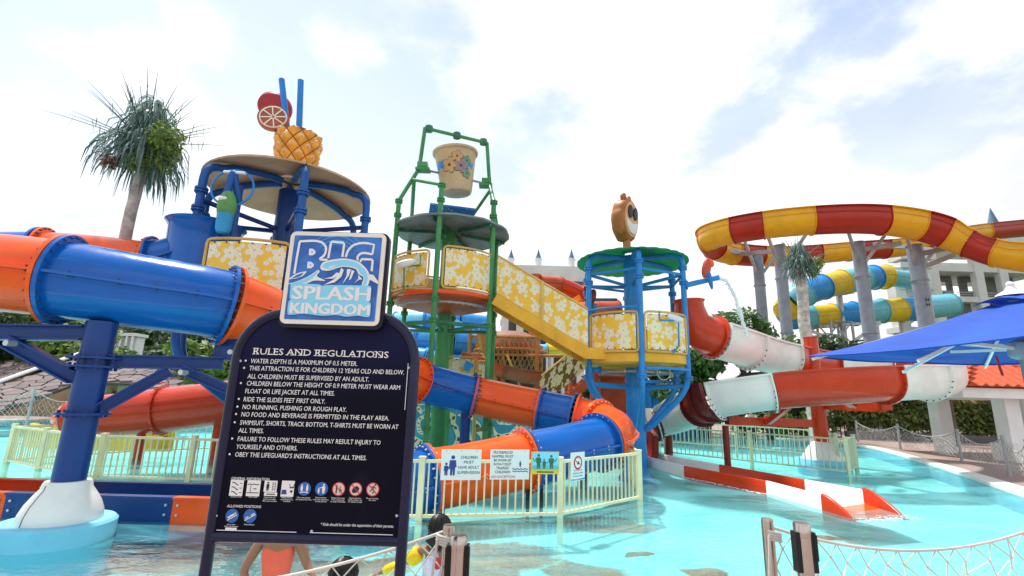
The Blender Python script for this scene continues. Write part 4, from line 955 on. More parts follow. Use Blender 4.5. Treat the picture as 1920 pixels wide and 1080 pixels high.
# smiling biscuit-like figure on the canopy
fc = at(1174, 413, 14.0); FB = thing('smiling_ornament', 'brown scalloped smiling face ornament on the green canopy', 'ornament', (fc.x, fc.y, fc.z - .72))
ax = V((.72, -.62, -.05)).normalized(); M_ = ax.to_track_quat('Z', 'Y').to_matrix()
Uf, Wf = M_ @ V((1, 0, 0)), M_ @ V((0, 1, 0))
if Wf.z < 0: Wf = -Wf
Uf = Wf.cross(ax)
def scal(r, n=9, amp=.06, ph=0.): return [(r * (1 + amp * abs(math.sin(n / 2 * t + ph))) * math.cos(t) * .78, r * (1 + amp * abs(math.sin(n / 2 * t + ph))) * math.sin(t)) for t in [2 * math.pi * i / 72 for i in range(72)]]
b = B(); o1 = scal(.66); vs = []
for sc_, z in ((.80, -.28), (.95, -.22), (1.0, -.10), (1.0, .06), (.94, .14), (.86, .17)): vs += [fc + Uf * (x * sc_) + Wf * (y * sc_) + ax * z for x, y in o1]
b.add(vs, [(j * 72 + i, j * 72 + (i + 1) % 72, (j + 1) * 72 + (i + 1) % 72, (j + 1) * 72 + i) for j in range(5) for i in range(72)] + [tuple(range(72))[::-1], tuple(360 + i for i in range(72))]); part('body', b, 'cookie', FB, ang=60)
def disc(name, cx_, cy_, rx, ry, z, m, th=.03, half=None):
    pts = [(cx_ + rx * math.cos(t), cy_ + ry * math.sin(t)) for t in [2 * math.pi * i / 28 for i in range(28)]]
    if half: pts = half
    b = B(); b.prism(pts, fc + ax * z, Uf, Wf, th); return part(name, b, m, FB)
disc('face', 0, 0, .42, .55, .16, 'cookie_face', .04); disc('eye', -.15, .2, .13, .2, .19, 'print_ink', .05); disc('eye', .17, .2, .13, .2, .19, 'print_ink', .05)
disc('mouth', 0, 0, 0, 0, .19, 'white_paint', .04, [(.36 * math.cos(t), -.06 + .40 * math.sin(t)) for t in [math.pi + math.pi * i / 16 for i in range(17)]] + [(.2, -.1), (0, -.16), (-.2, -.1)])
for s_ in (-.22, .1): b = B(); b.sphere(fc + Wf * .68 + Uf * s_, (.10, .10, .14), 10, 6); part('crown_tip', b, 'cookie', FB)
b = B(); b.cyl(fc - V((0, 0, .95)), fc - V((0, 0, .5)), .12, None, 8); part('stem', b, 'cookie', FB)
# parrot spout and its jet
e0 = pol(C3, R3, an3[2], at(1285, 536, 13.1).z); e1 = at(1348, 520, 12.9); PS = thing('parrot_spout', 'blue spout pipe with red and blue bird wing on the right post', 'water spout', e0)
b = B(); b.cyl(e0, e1, .075, None, 12); part('pipe', b, 'sky_blue_frame', PS)
b = B(); b.cyl(e0 + (e1 - e0) * .06, e0 + (e1 - e0) * .09, .13, None, 12); part('flange', b, 'sky_blue_frame', PS)
wp = at(1325, 508, 12.8); b = B(); b.sphere(wp + V((0, 0, .08)), (.125, .10, .30), 14, 10, Matrix.Rotation(.22, 3, 'Y')); part('body', b, 'parrot_red', PS)
b = B(); b.sphere(wp + V((.05, -.06, -.24)), (.065, .05, .30), 10, 8, Matrix.Rotation(-.14, 3, 'Y')); part('wing', b, 'container_blue', PS)
b = B(); b.sphere(wp + V((.12, -.02, .22)), (.09, .06, .12), 10, 8, Matrix.Rotation(-.3, 3, 'Y')); part('beak', b, 'orange_shell', PS)
jp = [at(1346, 521, 12.9), at(1362, 528, 12.9), at(1376, 552, 12.9), at(1386, 580, 12.9), at(1394, 608, 12.9), at(1400, 632, 12.9)]
b = B(); cp = catmull(jp, 6); rnd = random.Random(3); b.tube([p + V((rnd.gauss(0, .008), rnd.gauss(0, .008), 0)) for p in cp], [.035 + .02 * i / len(cp) + rnd.uniform(-.012, .012) for i in range(len(cp))], 8)
for i in range(240):
    iq = rnd.randrange(len(cp)); q = cp[iq]; sg_ = .02 + .09 * iq / len(cp); b.sphere(q + V((rnd.gauss(0, sg_), rnd.gauss(0, sg_), rnd.gauss(0, .06))), rnd.uniform(.006, .02), 5, 4)
solo('water_jet', b, 'spray', 'white jet of water arcing from the bird spout', 'water jet', jp[0])
# spray falling round the green tower
b = B(); rnd = random.Random(11)
for i in range(330):
    a = rnd.uniform(R_(150), R_(300)); r = rnd.gauss(1.45, .3); z = CZ2 + .35 - abs(rnd.gauss(0, .75)); b.sphere(pol(C2, r, a, z), rnd.uniform(.004, .010), 4, 3)
for i in range(120): b.sphere(at(rnd.uniform(810, 900), rnd.uniform(330, 372), 13.4 + rnd.uniform(-.2, .2)), rnd.uniform(.004, .010), 4, 3)
solo('water_drops', b, 'spray', 'spray of drops falling around the grey green canopy', 'water drops', (C2[0], C2[1], CZ2), kind='stuff', fix=False)
# small dark parrot figure on a tower tie
q = at(1108, 560, 13.6); pf = thing('parrot_figure', 'small dark red parrot figure on the blue tower rail', 'ornament', q - V((0, 0, .3)))
b = B(); b.sphere(q, (.13, .12, .3), 12, 8, Matrix.Rotation(.35, 3, 'Y')); part('body', b, 'maroon_shell', pf); b = B(); b.sphere(q + V((-.1, 0, .3)), (.12, .1, .12), 10, 8); part('head', b, 'maroon_shell', pf); b = B(); b.lathe([(.09, 0), (.07, -.3), (.01, -.55)], q + V((.08, 0, -.15)), 8); part('tail', b, 'slate_blue', pf)
b = B(); b.cyl(at(1096, 562, 13.5), at(1156, 562, 14.4), .045, None, 8); part('perch', b, 'slate_blue', pf)
# ---------------------------------------------------------------- slides
def pathdata(ctrl, k=8): return catmull(ctrl, k), k
def bolt_ring(b, c, t, R, n, r=.016, h=.05):
    q = t.to_track_quat('Z', 'Y').to_matrix()
    for i in range(n):
        a = 2 * math.pi * i / n; d = q @ V((math.cos(a), math.sin(a), 0)); b.cyl(c + d * R - t * h, c + d * R + t * h, r, None, 5)
def tube_slide(parent, ctrl, R, segs, k=8, n=28, fl=.10, seam=True, bolts=26, fth=.05, boltm='dark_bolt', name='tube_section'):
    """closed flume: coloured moulded lengths with bolted end flanges and a bolted seam along both sides"""
    path = catmull(ctrl, k)
    for (a, c, m) in segs:
        P = sub(path, k, a, c); F = frames(P, up=V((0, 0, 1)))
        b = B(); nn = len(P); vs = []
        for (t, s, u), p in zip(F, P): vs += [p + s * (R * math.cos(q)) + u * (R * math.sin(q)) for q in [2 * math.pi * i / n for i in range(n)]]
        b.add(vs, [(i * n + j, i * n + (j + 1) % n, (i + 1) * n + (j + 1) % n, (i + 1) * n + j) for i in range(nn - 1) for j in range(n)])
        sec = part(name, b, m, parent, ang=70)
        for e, (t, s, u) in ((P[0], F[0]), (P[-1], F[-1])):
            sg = 1 if e is P[0] else -1; f = B()
            M = Matrix((s, u, t)).transposed(); f.lathe([(R - .01, .003 * sg), (R + fl, .003 * sg), (R + fl, fth * sg), (R - .01, fth * sg)], e, n + 8, M=M)
            part('flange', f, m, sec)
        if seam:
            for sd in (-1, 1):
                g = B(); L_ = [p + s * (sd * (R + .03)) for (t, s, u), p in zip(F, P)]
                g.sweep(L_, [(-.045, -.016), (.045, -.016), (.045, .016), (-.045, .016)])
                part('seam_flange', g, m, sec)
        if bolts:
            h = B(); bolt_ring(h, P[-1], F[-1][0], R + fl * .62, bolts, .016, fth + .03)
            if seam:
                LL = 0.
                for i in range(len(P) - 1):
                    LL += (P[i + 1] - P[i]).length
                    if LL > .34:
                        LL = 0.
                        for sd in (-1, 1): q = P[i] + F[i][1] * (sd * (R + .055)); h.cyl(q - F[i][2] * .04, q + F[i][2] * .04, .013, None, 5)
            part('bolts', h, boltm, sec, kind='stuff')
    return path
def trough_sec(R, wall, th=.05, lip=.09, n=14):
    o = [(-R - lip, wall), (-R - lip, wall - .05), (-R, wall - .05)] + [(R * math.cos(a), R * math.sin(a)) for a in [math.pi + math.pi * i / n for i in range(n + 1)]] + [(R, wall - .05), (R + lip, wall - .05), (R + lip, wall)]
    r = R - th; i_ = [(r, wall)] + [(r * math.cos(a), r * math.sin(a)) for a in [2 * math.pi - math.pi * i / n for i in range(n + 1)]] + [(-r, wall)]
    return o + i_
def bank_frames(P, bank):
    F = frames(P, up=V((0, 0, 1))); out = []
    for i, (t, s, u) in enumerate(F):
        a = bank(i / (len(P) - 1)) if callable(bank) else bank
        out.append((t, s * math.cos(a) + u * math.sin(a), u * math.cos(a) - s * math.sin(a)))
    return out
def flume(parent, ctrl, R, wall, segs, k=8, bank=0., rib=.10, th=.05, lip=.09, bolts=0, boltm='dark_bolt', ridge=None):
    path = catmull(ctrl, k); sec = trough_sec(R, wall, th, lip); n = len(sec)
    for sg_ in segs:
        a, c, m = sg_[:3]; P = sub(path, k, a, c); F = bank_frames(P, bank); b = B(); vs = []
        for (t, s, u), p in zip(F, P): vs += [p + s * x + u * y for x, y in sec]
        nn = len(P)
        b.add(vs, [(i * n + j, (i + 1) * n + j, (i + 1) * n + (j + 1) % n, i * n + (j + 1) % n) for i in range(nn - 1) for j in range(n)] + [tuple(range(n)), tuple((nn - 1) * n + j for j in range(n))[::-1]])
        o = part('flume_section', b, m, parent, ang=50)
        if ridge is not None:
            for sd in (-1, 1):
                g = B(); L_ = [p + s * (sd * (R + .02)) + u * ridge for (t, s, u), p in zip(F, P)]; g.tube(L_, .035, 6, True); part('stiffening_rib', g, m, o)
        rs = [(-R - .0, wall - .05)] + [(R * math.cos(q), R * math.sin(q)) for q in [math.pi + math.pi * i / 16 for i in range(17)]] + [(R, wall - .05)]
        for e, (t, s, u), d in ((P[0], F[0], 1), (P[-1], F[-1], -1)):
            vv = []; f = B()
            for x, y in rs:
                l = math.hypot(x, y) if y < 0 else 1; ox, oy = (x + rib * x / l, y + rib * y / l) if y < 0 else (x + rib * (1 if x > 0 else -1), y)
                for w_ in (0.003, .04): vv += [e + s * x + u * y + t * (w_ * d), e + s * ox + u * oy + t * (w_ * d)]
            fs = []
            for i in range(len(rs) - 1):
                q = i * 4; fs += [(q, q + 1, q + 5, q + 4), (q + 2, q + 6, q + 7, q + 3), (q + 1, q + 3, q + 7, q + 5)]
            f.add(vv, fs); part('end_flange', f, m, o, fix=False)
        if bolts:
            h = B()
            for e, (t, s, u) in ((P[-1], F[-1]), (P[0], F[0])):
                for i in range(bolts):
                    q = math.pi + math.pi * (i + .5) / bolts; rr = R + rib * .6; c_ = e + s * (rr * math.cos(q)) + u * (rr * math.sin(q)); h.cyl(c_ - t * .06, c_ + t * .06, .02, None, 5)
            part('bolts', h, boltm, o, kind='stuff')
    return path

# ------- the long blue and orange tube slide
BO = thing('tube_slide', 'long blue and orange tube slide winding behind the sign to the water', 'water slide', (-4.8, 7, FZ))
D_ = .985; Rt = D_ / 2
c_bo = [at(362, 478, 9.7), at(290, 497, 9.55), at(182, 488, 9.4), at(80, 482, 9.2), at(-30, 484, 8.9), at(-190, 492, 8.0), at(-240, 500, 6.9), at(-110, 505, 6.1), at(10, 512, 6.0), at(118, 524, 6.1), at(262, 546, 6.4), at(424, 572, 6.95),
        at(520, 606, 7.7), at(600, 640, 8.7), at(690, 676, 10.3), at(780, 714, 12.0), at(886, 741, 12.9), at(1012, 768, 12.7), at(1078, 782, 12.4)]
segs = [(0.05, 1, 'blue_shell'), (1, 2.98, 'orange_shell'), (3, 4, 'blue_shell'), (4, 5.5, 'red_shell'), (5.5, 7, 'blue_shell'), (7, 9, 'orange_shell'), (9, 11, 'blue_shell'), (11, 13, 'orange_shell'), (13, 14, 'blue_shell'), (14, 15, 'orange_shell'), (15, 16, 'blue_shell'), (16, 17, 'orange_shell'), (17, 18, 'blue_shell')]
tube_slide(BO, c_bo, Rt, segs, k=8, n=36, fl=.095, bolts=26)
# the turn at the right and the run back to the left
c_t = [at(1078, 782, 12.4), at(1116, 792, 12.25), at(1144, 804, 11.7), at(1148, 816, 11.0), at(1122, 829, 10.3), at(1060, 846, 9.75), at(985, 863, 9.3), at(890, 884, 8.9), at(800, 901, 8.5), at(735, 916, 8.15), at(650, 932, 7.85)]
tube_slide(BO, c_t, Rt, [(0, 1.2, 'orange_shell'), (1.2, 4.0, 'orange_shell'), (4.0, 6.0, 'blue_shell'), (6.0, 8.0, 'orange_shell'), (8.0, 10, 'blue_shell')], k=8, n=36, fl=.095, bolts=26, boltm='pale_bolt')
# entry drum at the pineapple tower
ec = at(384, 450, 9.75); zt = at(384, 424, 9.75).z
b = B(); b.lathe([(.65, zt - 1.35), (.66, zt - .5), (.67, zt - .12), (.73, zt - .02), (.75, zt), (.71, zt), (.65, zt - .1), (.62, zt - .6), (.61, zt - 1.3)], (ec.x, 9.75, 0), 36); part('entry_drum', b, 'blue_shell', BO)
# support pole under the big blue tube
P_ = V((at(129, 900, 6.15).x, 6.15, 0)); ptz = at(195, 604, 6.15).z; b = B(); b.cyl(V((P_.x, P_.y, .55)), V((P_.x, P_.y, ptz)), .165, None, 28); SP = part('support_pole', b, 'blue_dark', BO)
def ibeam(p0, p1, h=.18, w_=.17, m='blue_dark', nm='bracket_beam'):
    b = B(); sec = [(-w_ / 2, -h / 2), (w_ / 2, -h / 2), (w_ / 2, -h / 2 + .02), (.012, -h / 2 + .02), (.012, h / 2 - .02), (w_ / 2, h / 2 - .02), (w_ / 2, h / 2), (-w_ / 2, h / 2), (-w_ / 2, h / 2 - .02), (-.012, h / 2 - .02), (-.012, -h / 2 + .02), (-w_ / 2, -h / 2 + .02)]
    b.sweep([p0, p1], sec); return part(nm, b, m, BO, smooth=False)
pole = lambda z, dx=0., dy=0.: V((P_.x + dx, P_.y + dy, z))
zb = at(120, 622, 6.0).z; ibeam(pole(zb, -.15, -.05), at(-60, 622, 5.95), .19)
ibeam(at(15, 640, 5.95), pole(at(150, 708, 6.0).z, -.15, -.05), .16)
za = at(260, 680, 6.3).z; e2 = at(418, 681, 7.0); ibeam(pole(za, .12, .05), e2, .17)
ibeam(pole(at(185, 768, 6.1).z, .14, .05), at(318, 695, 6.6), .15); ibeam(at(340, 692, 6.7), at(440, 735, 6.9), .13)
b = B(); e3 = e2 + V((0, 0, .1)); b.box(e3 + V((.02, .1, .12)), (.30, .3, .35)); part('saddle_bracket', b, 'blue_dark', BO)
for z in (at(190, 672, 6.15).z, at(185, 688, 6.15).z, at(175, 776, 6.15).z):
    b = B(); b.lathe([(.155, z - .012), (.28, z - .012), (.28, z + .012), (.155, z + .012)], (P_.x, P_.y, 0), 24); bolt_ring(b, V((P_.x, P_.y, z)), V((0, 0, 1)), .225, 8, .02, .045); part('collar_plate', b, 'blue_dark', SP)
for q in (at(340, 698, 6.45), at(13, 643, 5.8), at(432, 660, 6.85)): b = B(); b.cyl(q + V((0, -.02, 0)), q + V((0, .1, 0)), .035, None, 8); part('pin', b, 'pale_bolt', BO)
# pedestal: white bell on aqua drum
b = B(); b.lathe([(.17, .60), (.215, .60), (.23, .57), (.24, .52), (.29, .45), (.345, .36), (.385, .26), (.40, .17), (.39, .14), (0, .14)], (P_.x, P_.y, 0), 40); pd = solo('pole_bell', b, 'white_shell', 'white bell-shaped cover at the foot of the thick blue pole', 'pole cover', (P_.x, P_.y, .14))
b = B(); b.lathe([(.0, .17), (.53, .17), (.56, .14), (.53, FZ), (0, FZ)], (P_.x - .02, P_.y, 0), 48); solo('aqua_plinth', b, 'aqua_plinth', 'round pale blue plinth in the water under the white bell', 'plinth', (P_.x, P_.y, FZ))
b = B(); b.tube([V((P_.x - r * math.sin(.25) * 1.004, P_.y - r * math.cos(.25) * 1.004, z)) for r, z in ((.232, .57), (.242, .52), (.292, .45), (.347, .36), (.387, .26), (.402, .17))], .0035, 5); part('joint_line', b, 'dark_bolt', pd)
# slim posts carrying the far run
for px, Y, zt_ in ((872, 13.0, 1.45), (1092, 12.6, .9), (700, 10.6, 1.9)):
    q = at(px, 800, Y); b = B(); b.cyl((q.x, Y, FZ), (q.x, Y, zt_), .13, None, 14); part('slim_post', b, 'blue_dark', BO)
q = at(1002, 940, 9.2); b = B()
for sx in (-.12, .12): b.beam(V((q.x + sx, 9.2, FZ)), V((q.x + sx, 9.2, .3)), .06, .1, V((0, 1, 0)))
b.box((q.x, 9.2, .26), (.42, .2, .08)); part('foot_stand', b, 'black_plastic', BO)
q = at(812, 950, 8.5); b = B(); b.box((q.x, 8.5, -.18), (.36, .3, .4)); part('foot_stand', b, 'black_plastic', BO)
# run-out lane to the left
RL = thing('runout_lane', 'blue and orange run-out lane crossing behind the white pole base', 'water slide', (-5, 7.3, FZ))
yN, yF, zW = 7.05, 8.0, .27
def lane(y0, th, xs, face):
    for x0, x1, m in xs:
        b = B(); sec = [(-th / 2, WZ - .1), (th / 2, WZ - .1), (th / 2, zW - .03), (th / 2 + .03, zW - .03), (th / 2 + .03, zW), (-th / 2 - .03, zW), (-th / 2 - .03, zW - .03), (-th / 2, zW - .03)]
        b.sweep([V((x0, y0, 0)), V((x1 - .006, y0, 0))], sec); o = part('lane_wall', b, m, RL, smooth=False)
        h = B()
        for x in (x0 + .08, x1 - .08): h.cyl((x, y0 - .06, zW - .1), (x, y0 - .04, zW - .1), .018, None, 6); h.cyl((x, y0 - .06, zW - .22), (x, y0 - .04, zW - .22), .018, None, 6)
        part('bolts', h, 'pale_bolt', o, kind='stuff')
xA = at(12, 950, yN).x; xB = at(326, 950, yN).x; xC = at(92, 915, yF).x
lane(yN, .07, [(-11, xA, 'orange_shell'), (xA, xB, 'blue_dark'), (xB, -2.6, 'orange_shell')], -1)
lane(yF, .07, [(-11, xC, 'red_shell'), (xC, -2.4, 'blue_dark')], 1)
b = B(); b.box((-6.7, (yN + yF) / 2, -.28), (8.4, yF - yN - .08, .06)); part('lane_floor', b, 'blue_dark', RL, smooth=False)

# ------- red covered slide at far left
RS = thing('red_slide', 'glossy red covered slide with orange end behind the left fence', 'water slide', (-9, 13, FZ))
c_rs = [at(520, 738, 13.6), at(420, 755, 13.2), at(305, 769, 12.9), at(190, 779, 12.6), at(130, 784, 12.4), at(98, 787, 12.3)]
rpath = catmull(c_rs, 8)
def shell(a, c, m, r0, r1):
    P = sub(rpath, 8, a, c); F = frames(P, up=V((0, 0, 1))); b = B(); n = 24; vs = []
    for i, ((t, s, u), p) in enumerate(zip(F, P)):
        r = lerp(r0, r1, i / (len(P) - 1)); vs += [p + s * (r * 1.05 * math.cos(q)) + u * (r * .86 * math.sin(q)) for q in [2 * math.pi * j / n for j in range(n)]]
    b.add(vs, [(i * n + j, i * n + (j + 1) % n, (i + 1) * n + (j + 1) % n, (i + 1) * n + j) for i in range(len(P) - 1) for j in range(n)] + [tuple((len(P) - 1) * n + j for j in range(n))]); return part('shell_section', b, m, RS, ang=60), P, F
s1, P, F = shell(0, 2, 'red_shell', .66, .66); s2, P2, F2_ = shell(2, 4, 'red_shell', .66, .50); s3, P3, F3_ = shell(4, 5, 'orange_shell', .50, .10)
for s_, PP, FF in ((s1, P, F), (s2, P2, F2_)):
    g = B(); g.sweep([p - s * .69 for (t, s, u), p in zip(FF, PP)] if s_ is s1 else [p - s * lerp(.69, .53, i / (len(PP) - 1)) for i, ((t, s, u), p) in enumerate(zip(FF, PP))], [(-.04, -.015), (.04, -.015), (.04, .015), (-.04, .015)]); part('seam_flange', g, 'red_shell', s_)
f = B(); t, s, u = F[-1]; M = Matrix((s, u * .84, t)).transposed(); f.lathe([(.66, -.03), (.76, -.03), (.76, .03), (.66, .03)], P[-1], 28, M=M); bolt_ring(f, P[-1], t, .70, 20, .02, .05); part('flange', f, 'red_shell', s1)
for px, Y in ((410, 13.2), (270, 12.9)): q = at(px, 790, Y); b = B(); b.cyl((q.x, Y, FZ), (q.x, Y, at(px, 775, Y).z), .1, None, 12); part('leg', b, 'red_shell', RS)
YS = thing('yellow_slide_end', 'low yellow curved slide end behind the left fence', 'water slide', (-8, 14, FZ))
for a0, a1, zz in ((180, 320, .36),):
    b = B(); cy_ = (at(230, 815, 15.2).x, 15.2); pts = [V((cy_[0] + 2.6 * math.cos(R_(a)), cy_[1] + 1.0 * math.sin(R_(a)), zz - FZ / 2 - .2)) for a in range(a0, a1 + 1, 10)]
    b.sweep(pts, [(-.05, -.42), (.05, -.42), (.05, .2), (-.05, .2)]); part('side_wall', b, 'tube_yellow', YS)

# ------- red and white flume at right
RW = thing('red_white_flume', 'open red and white spiral flume round a red post at right', 'water slide', (10, 16, FZ))
zr = lambda px, py, Y: at(px, py, Y)
c_rw = [at(1338, 634, 14.2), at(1372, 645, 14.5), at(1425, 662, 15.2), at(1470, 672, 16.0), at(1530, 682, 17.2), at(1620, 692, 18.2), at(1715, 700, 17.6), at(1768, 704, 16.2), at(1752, 710, 14.6), at(1655, 714, 13.6), at(1550, 720, 13.3), at(1445, 729, 13.5), at(1345, 745, 14.1), at(1312, 761, 15.2), at(1272, 777, 16.4), at(1222, 792, 16.9), at(1186, 818, 16.2), at(1192, 842, 14.8)]
flume(RW, c_rw, .56, .40, [(0, 1.6, 'white_shell'), (1.6, 3, 'white_shell'), (3, 4.2, 'red_shell'), (4.2, 5.5, 'white_shell'), (5.5, 6.8, 'red_shell'), (6.8, 8.2, 'white_shell'), (8.2, 9.0, 'white_shell'), (9, 11, 'red_shell'), (11, 12.0, 'white_shell'), (12.0, 12.35, 'maroon_shell'), (12.35, 13.0, 'maroon_shell'), (13.0, 15, 'white_shell'), (15, 16.2, 'maroon_shell'), (16.2, 17, 'maroon_shell')], k=8, bank=lambda t: 0, bolts=12, lip=.07, rib=.09)
# entry elbow
ne = at(1301, 606, 14.1); zt = at(1301, 564, 14.1).z
b = B(); Pn = [V((ne.x - .12, 14.1, zt)), V((ne.x - .10, 14.1, zt - .35)), V((ne.x + .02, 14.1, zt - .72)), V((ne.x + .3, 14.12, at(1320, 626, 14.1).z + .02)), at(1338, 632, 14.2)]
Pc = catmull(Pn, 5); rr = [lerp(.40, .56, min(1, i / (len(Pc) - 1) * 1.2)) for i in range(len(Pc))]; rr[0] = .46; b.tube(Pc, rr, 26, False); part('entry_elbow', b, 'red_shell', RW, ang=60)
b = B(); t_ = (Pc[-1] - Pc[-2]).normalized(); M = t_.to_track_quat('Z', 'Y').to_matrix(); b.lathe([(.55, -.03), (.65, -.03), (.65, .03), (.55, .03)], Pc[-1], 28, M=M); part('flange', b, 'red_shell', RW)
# post, arms, foot
rp = V((10.0, 16.1, 0)); zt = at(1521, 634, 16.1).z; b = B(); b.cyl(V((rp.x, rp.y, .4)), V((rp.x, rp.y, zt)), .21, .21, 24); b.cyl(V((rp.x, rp.y, zt)), V((rp.x, rp.y, zt + .03)), .23, None, 24); part('post', b, 'red_shell', RW)
def rarm(p0, p1, h=.26): b = B(); b.beam(p0, p1, .2, h); part('arm', b, 'red_shell', RW, smooth=False)
zA = at(1600, 761, 14.6).z; rarm(V((rp.x + .2, rp.y - .1, zA)), at(1655, 764, 14.0)); rarm(at(1540, 700, 16), at(1500, 655, 16.6), .16)
zB = at(1450, 794, 15.2).z; rarm(V((rp.x - .2, rp.y, zB)), at(1372, 789, 14.6), .24); rarm(at(1440, 792, 15.0), at(1478, 762, 14.4), .14); rarm(at(1600, 762, 14.4), at(1580, 748, 14), .1)
for q in (at(1655, 755, 14.0), at(1372, 783, 14.6)): b = B(); b.box(q, (.3, .3, .4)); part('cradle', b, 'red_shell', RW, smooth=False)
q = at(1360, 800, 14.4); b = B(); b.cyl((q.x, 14.4, FZ), (q.x, 14.4, at(1358, 798, 14.4).z), .09, None, 12); part('slim_post', b, 'maroon_shell', RW)
q = at(1253, 800, 17.4); b = B(); b.cyl((q.x, 17.4, FZ), (q.x, 17.4, 1.0), .12, None, 12); part('slim_post', b, 'maroon_shell', RW)
b = B(); b.lathe([(.22, .60), (.28, .58), (.42, .40), (.56, .18), (.60, .06), (0, .06)], (rp.x, rp.y, 0), 32); solo('pole_bell', b, 'white_shell', 'white bell-shaped cover at the foot of the red slide post', 'pole cover', (rp.x, rp.y, .06))
b = B(); b.lathe([(0, .07), (.74, .07), (.76, .04), (.74, FZ), (0, FZ)], (rp.x, rp.y, 0), 40); solo('aqua_plinth', b, 'aqua_plinth', 'round pale blue plinth in the water under the red post', 'plinth', (rp.x, rp.y, FZ))
# run-out of that flume
RO = thing('runout_trough', 'low red and white run-out trough ending in the water at right', 'water slide', (5, 11, FZ))
nearp = [onz(1196, 868, WZ), onz(1285, 894, WZ), onz(1440, 926, WZ), onz(1545, 957, WZ)]
farp = [onz(1222, 848, .2), onz(1350, 871, .2), onz(1510, 899, .2), onz(1620, 918, .2)]
def wallseg(p, q, m, h0=.20, h1=None, th=.07, nm='side_wall'):
    h1 = h0 if h1 is None else h1; p = V((p.x, p.y, 0)); q = V((q.x, q.y, 0)); d = (q - p).normalized(); s = V((d.y, -d.x, 0)) * th / 2; N_ = 8; b = B(); q = q - d * .005; vs = []
    for i in range(N_ + 1):
        t = i / N_; c = p.lerp(q, t); hh = h0 + (h1 - h0) * (t ** 1.6); vs += [c - s + V((0, 0, WZ - .05)), c + s + V((0, 0, WZ - .05)), c + s + V((0, 0, hh - .02)), c + s * .5 + V((0, 0, hh)), c - s * .5 + V((0, 0, hh)), c - s + V((0, 0, hh - .02))]
    b.add(vs, [(6 * i + j, 6 * i + 6 + j, 6 * i + 6 + (j + 1) % 6, 6 * i + (j + 1) % 6) for i in range(N_) for j in range(6)] + [(0, 1, 2, 3, 4, 5), tuple(6 * N_ + j for j in range(6))[::-1]]); return part(nm, b, m, RO, ang=50)
endn = onz(1606, 974, WZ); endf = onz(1700, 968, WZ)
for (p, q, m) in ((nearp[0], nearp[1], 'white_shell'), (nearp[1], nearp[2], 'red_shell'), (nearp[2], nearp[3], 'white_shell'), (farp[0], farp[1], 'white_shell'), (farp[1], farp[2], 'red_shell'), (farp[2], farp[3], 'white_shell')): wallseg(p, q, m)
wallseg(nearp[3], endn, 'red_shell', .22, -.10, nm='flared_end'); wallseg(farp[3], endf, 'red_shell', .24, -.10, nm='flared_end')
b = B(); nA, fA = nearp + [endn], farp + [endf]; vs = []
for i, (p, q) in enumerate(zip(nA, fA)): zf = WZ + (.012 if i >= 3 else -.03) - (.03 if i == 4 else 0); vs += [V((p.x, p.y, zf)), V((q.x, q.y, zf))]
b.add(vs, [(2 * i, 2 * i + 1, 2 * i + 3, 2 * i + 2) for i in range(3)]); part('trough_floor', b, 'white_shell', RO, fix=False); b = B(); b.add(vs[6:], [(0, 1, 3, 2)]); part('trough_end', b, 'orange_shell', RO, fix=False)
# froth where the run-out meets the pool
b = B(); rnd = random.Random(21)
def froth(p, rad, n, s0, s1):
    for _ in range(n):
        c = p + V((rnd.gauss(0, rad), rnd.gauss(0, rad), WZ - p.z + .004)); r = rnd.uniform(s0, s1); m_ = rnd.randrange(5, 8); a0 = rnd.uniform(0, 6)
        b.add([c + V((r * rnd.uniform(.5, 1.2) * math.cos(a0 + 6.283 * i / m_), r * rnd.uniform(.3, .8) * math.sin(a0 + 6.283 * i / m_), 0)) for i in range(m_)] + [c + V((0, 0, r * .25))], [(i, (i + 1) % m_, m_) for i in range(m_)])
for t in range(26): froth(nearp[1].lerp(nearp[2], t / 25) + V((-.06, -.08, 0)), .05, 9, .008, .035)
for t in range(12): froth(endn.lerp(endf, t / 11) + V((.05, -.05, 0)), .10, 12, .008, .03)
solo('water_froth', b, 'spray', 'white froth on the water along the red run-out wall', 'froth', (nearp[1].x, nearp[1].y, WZ), kind='stuff', fix=False)
# brown curved start of the run-out
c_s = [V((c_rw[-1].x, c_rw[-1].y, .25)), (V((nearp[0].x, nearp[0].y, .15)) + V((farp[0].x, farp[0].y, .15))) / 2]

# ------- large red and yellow flume on grey pillars
RY = thing('red_yellow_flume', 'huge red and yellow open flume looping high on grey pillars', 'water slide', (23, 34, 0))
c_ry = [at(2030, 418, 46.50), at(1905, 428, 45.00), at(1800, 440, 43.50), at(1690, 462, 42.30), at(1580, 471, 41.40), at(1480, 479, 40.20), at(1398, 478, 38.40), at(1346, 468, 36.45), at(1332, 448, 34.50), at(1365, 435, 32.40), at(1440, 422, 30.90), at(1530, 414, 30.00), at(1620, 412, 29.70), at(1700, 420, 29.70), at(1765, 436, 29.55), at(1820, 456, 28.80), at(1880, 474, 27.60), at(1960, 484, 26.10), at(2060, 486, 24.90)]
nseg = 26; sg = []; Lc = len(c_ry) - 1
bd_ = [0, .8, 1.6, 2.1, 2.7, 3.3, 3.9, 4.5, 5.1, 5.7, 6.4, 7.2, 8.0, 9.2, 9.9, 10.9, 12.4, 13.3, 14.1, 15.0, 15.9, 16.8, 18]
for i in range(len(bd_) - 1): sg.append((bd_[i], bd_[i + 1], 'yellow_shell' if i % 2 == 0 else 'brick_red_shell'))
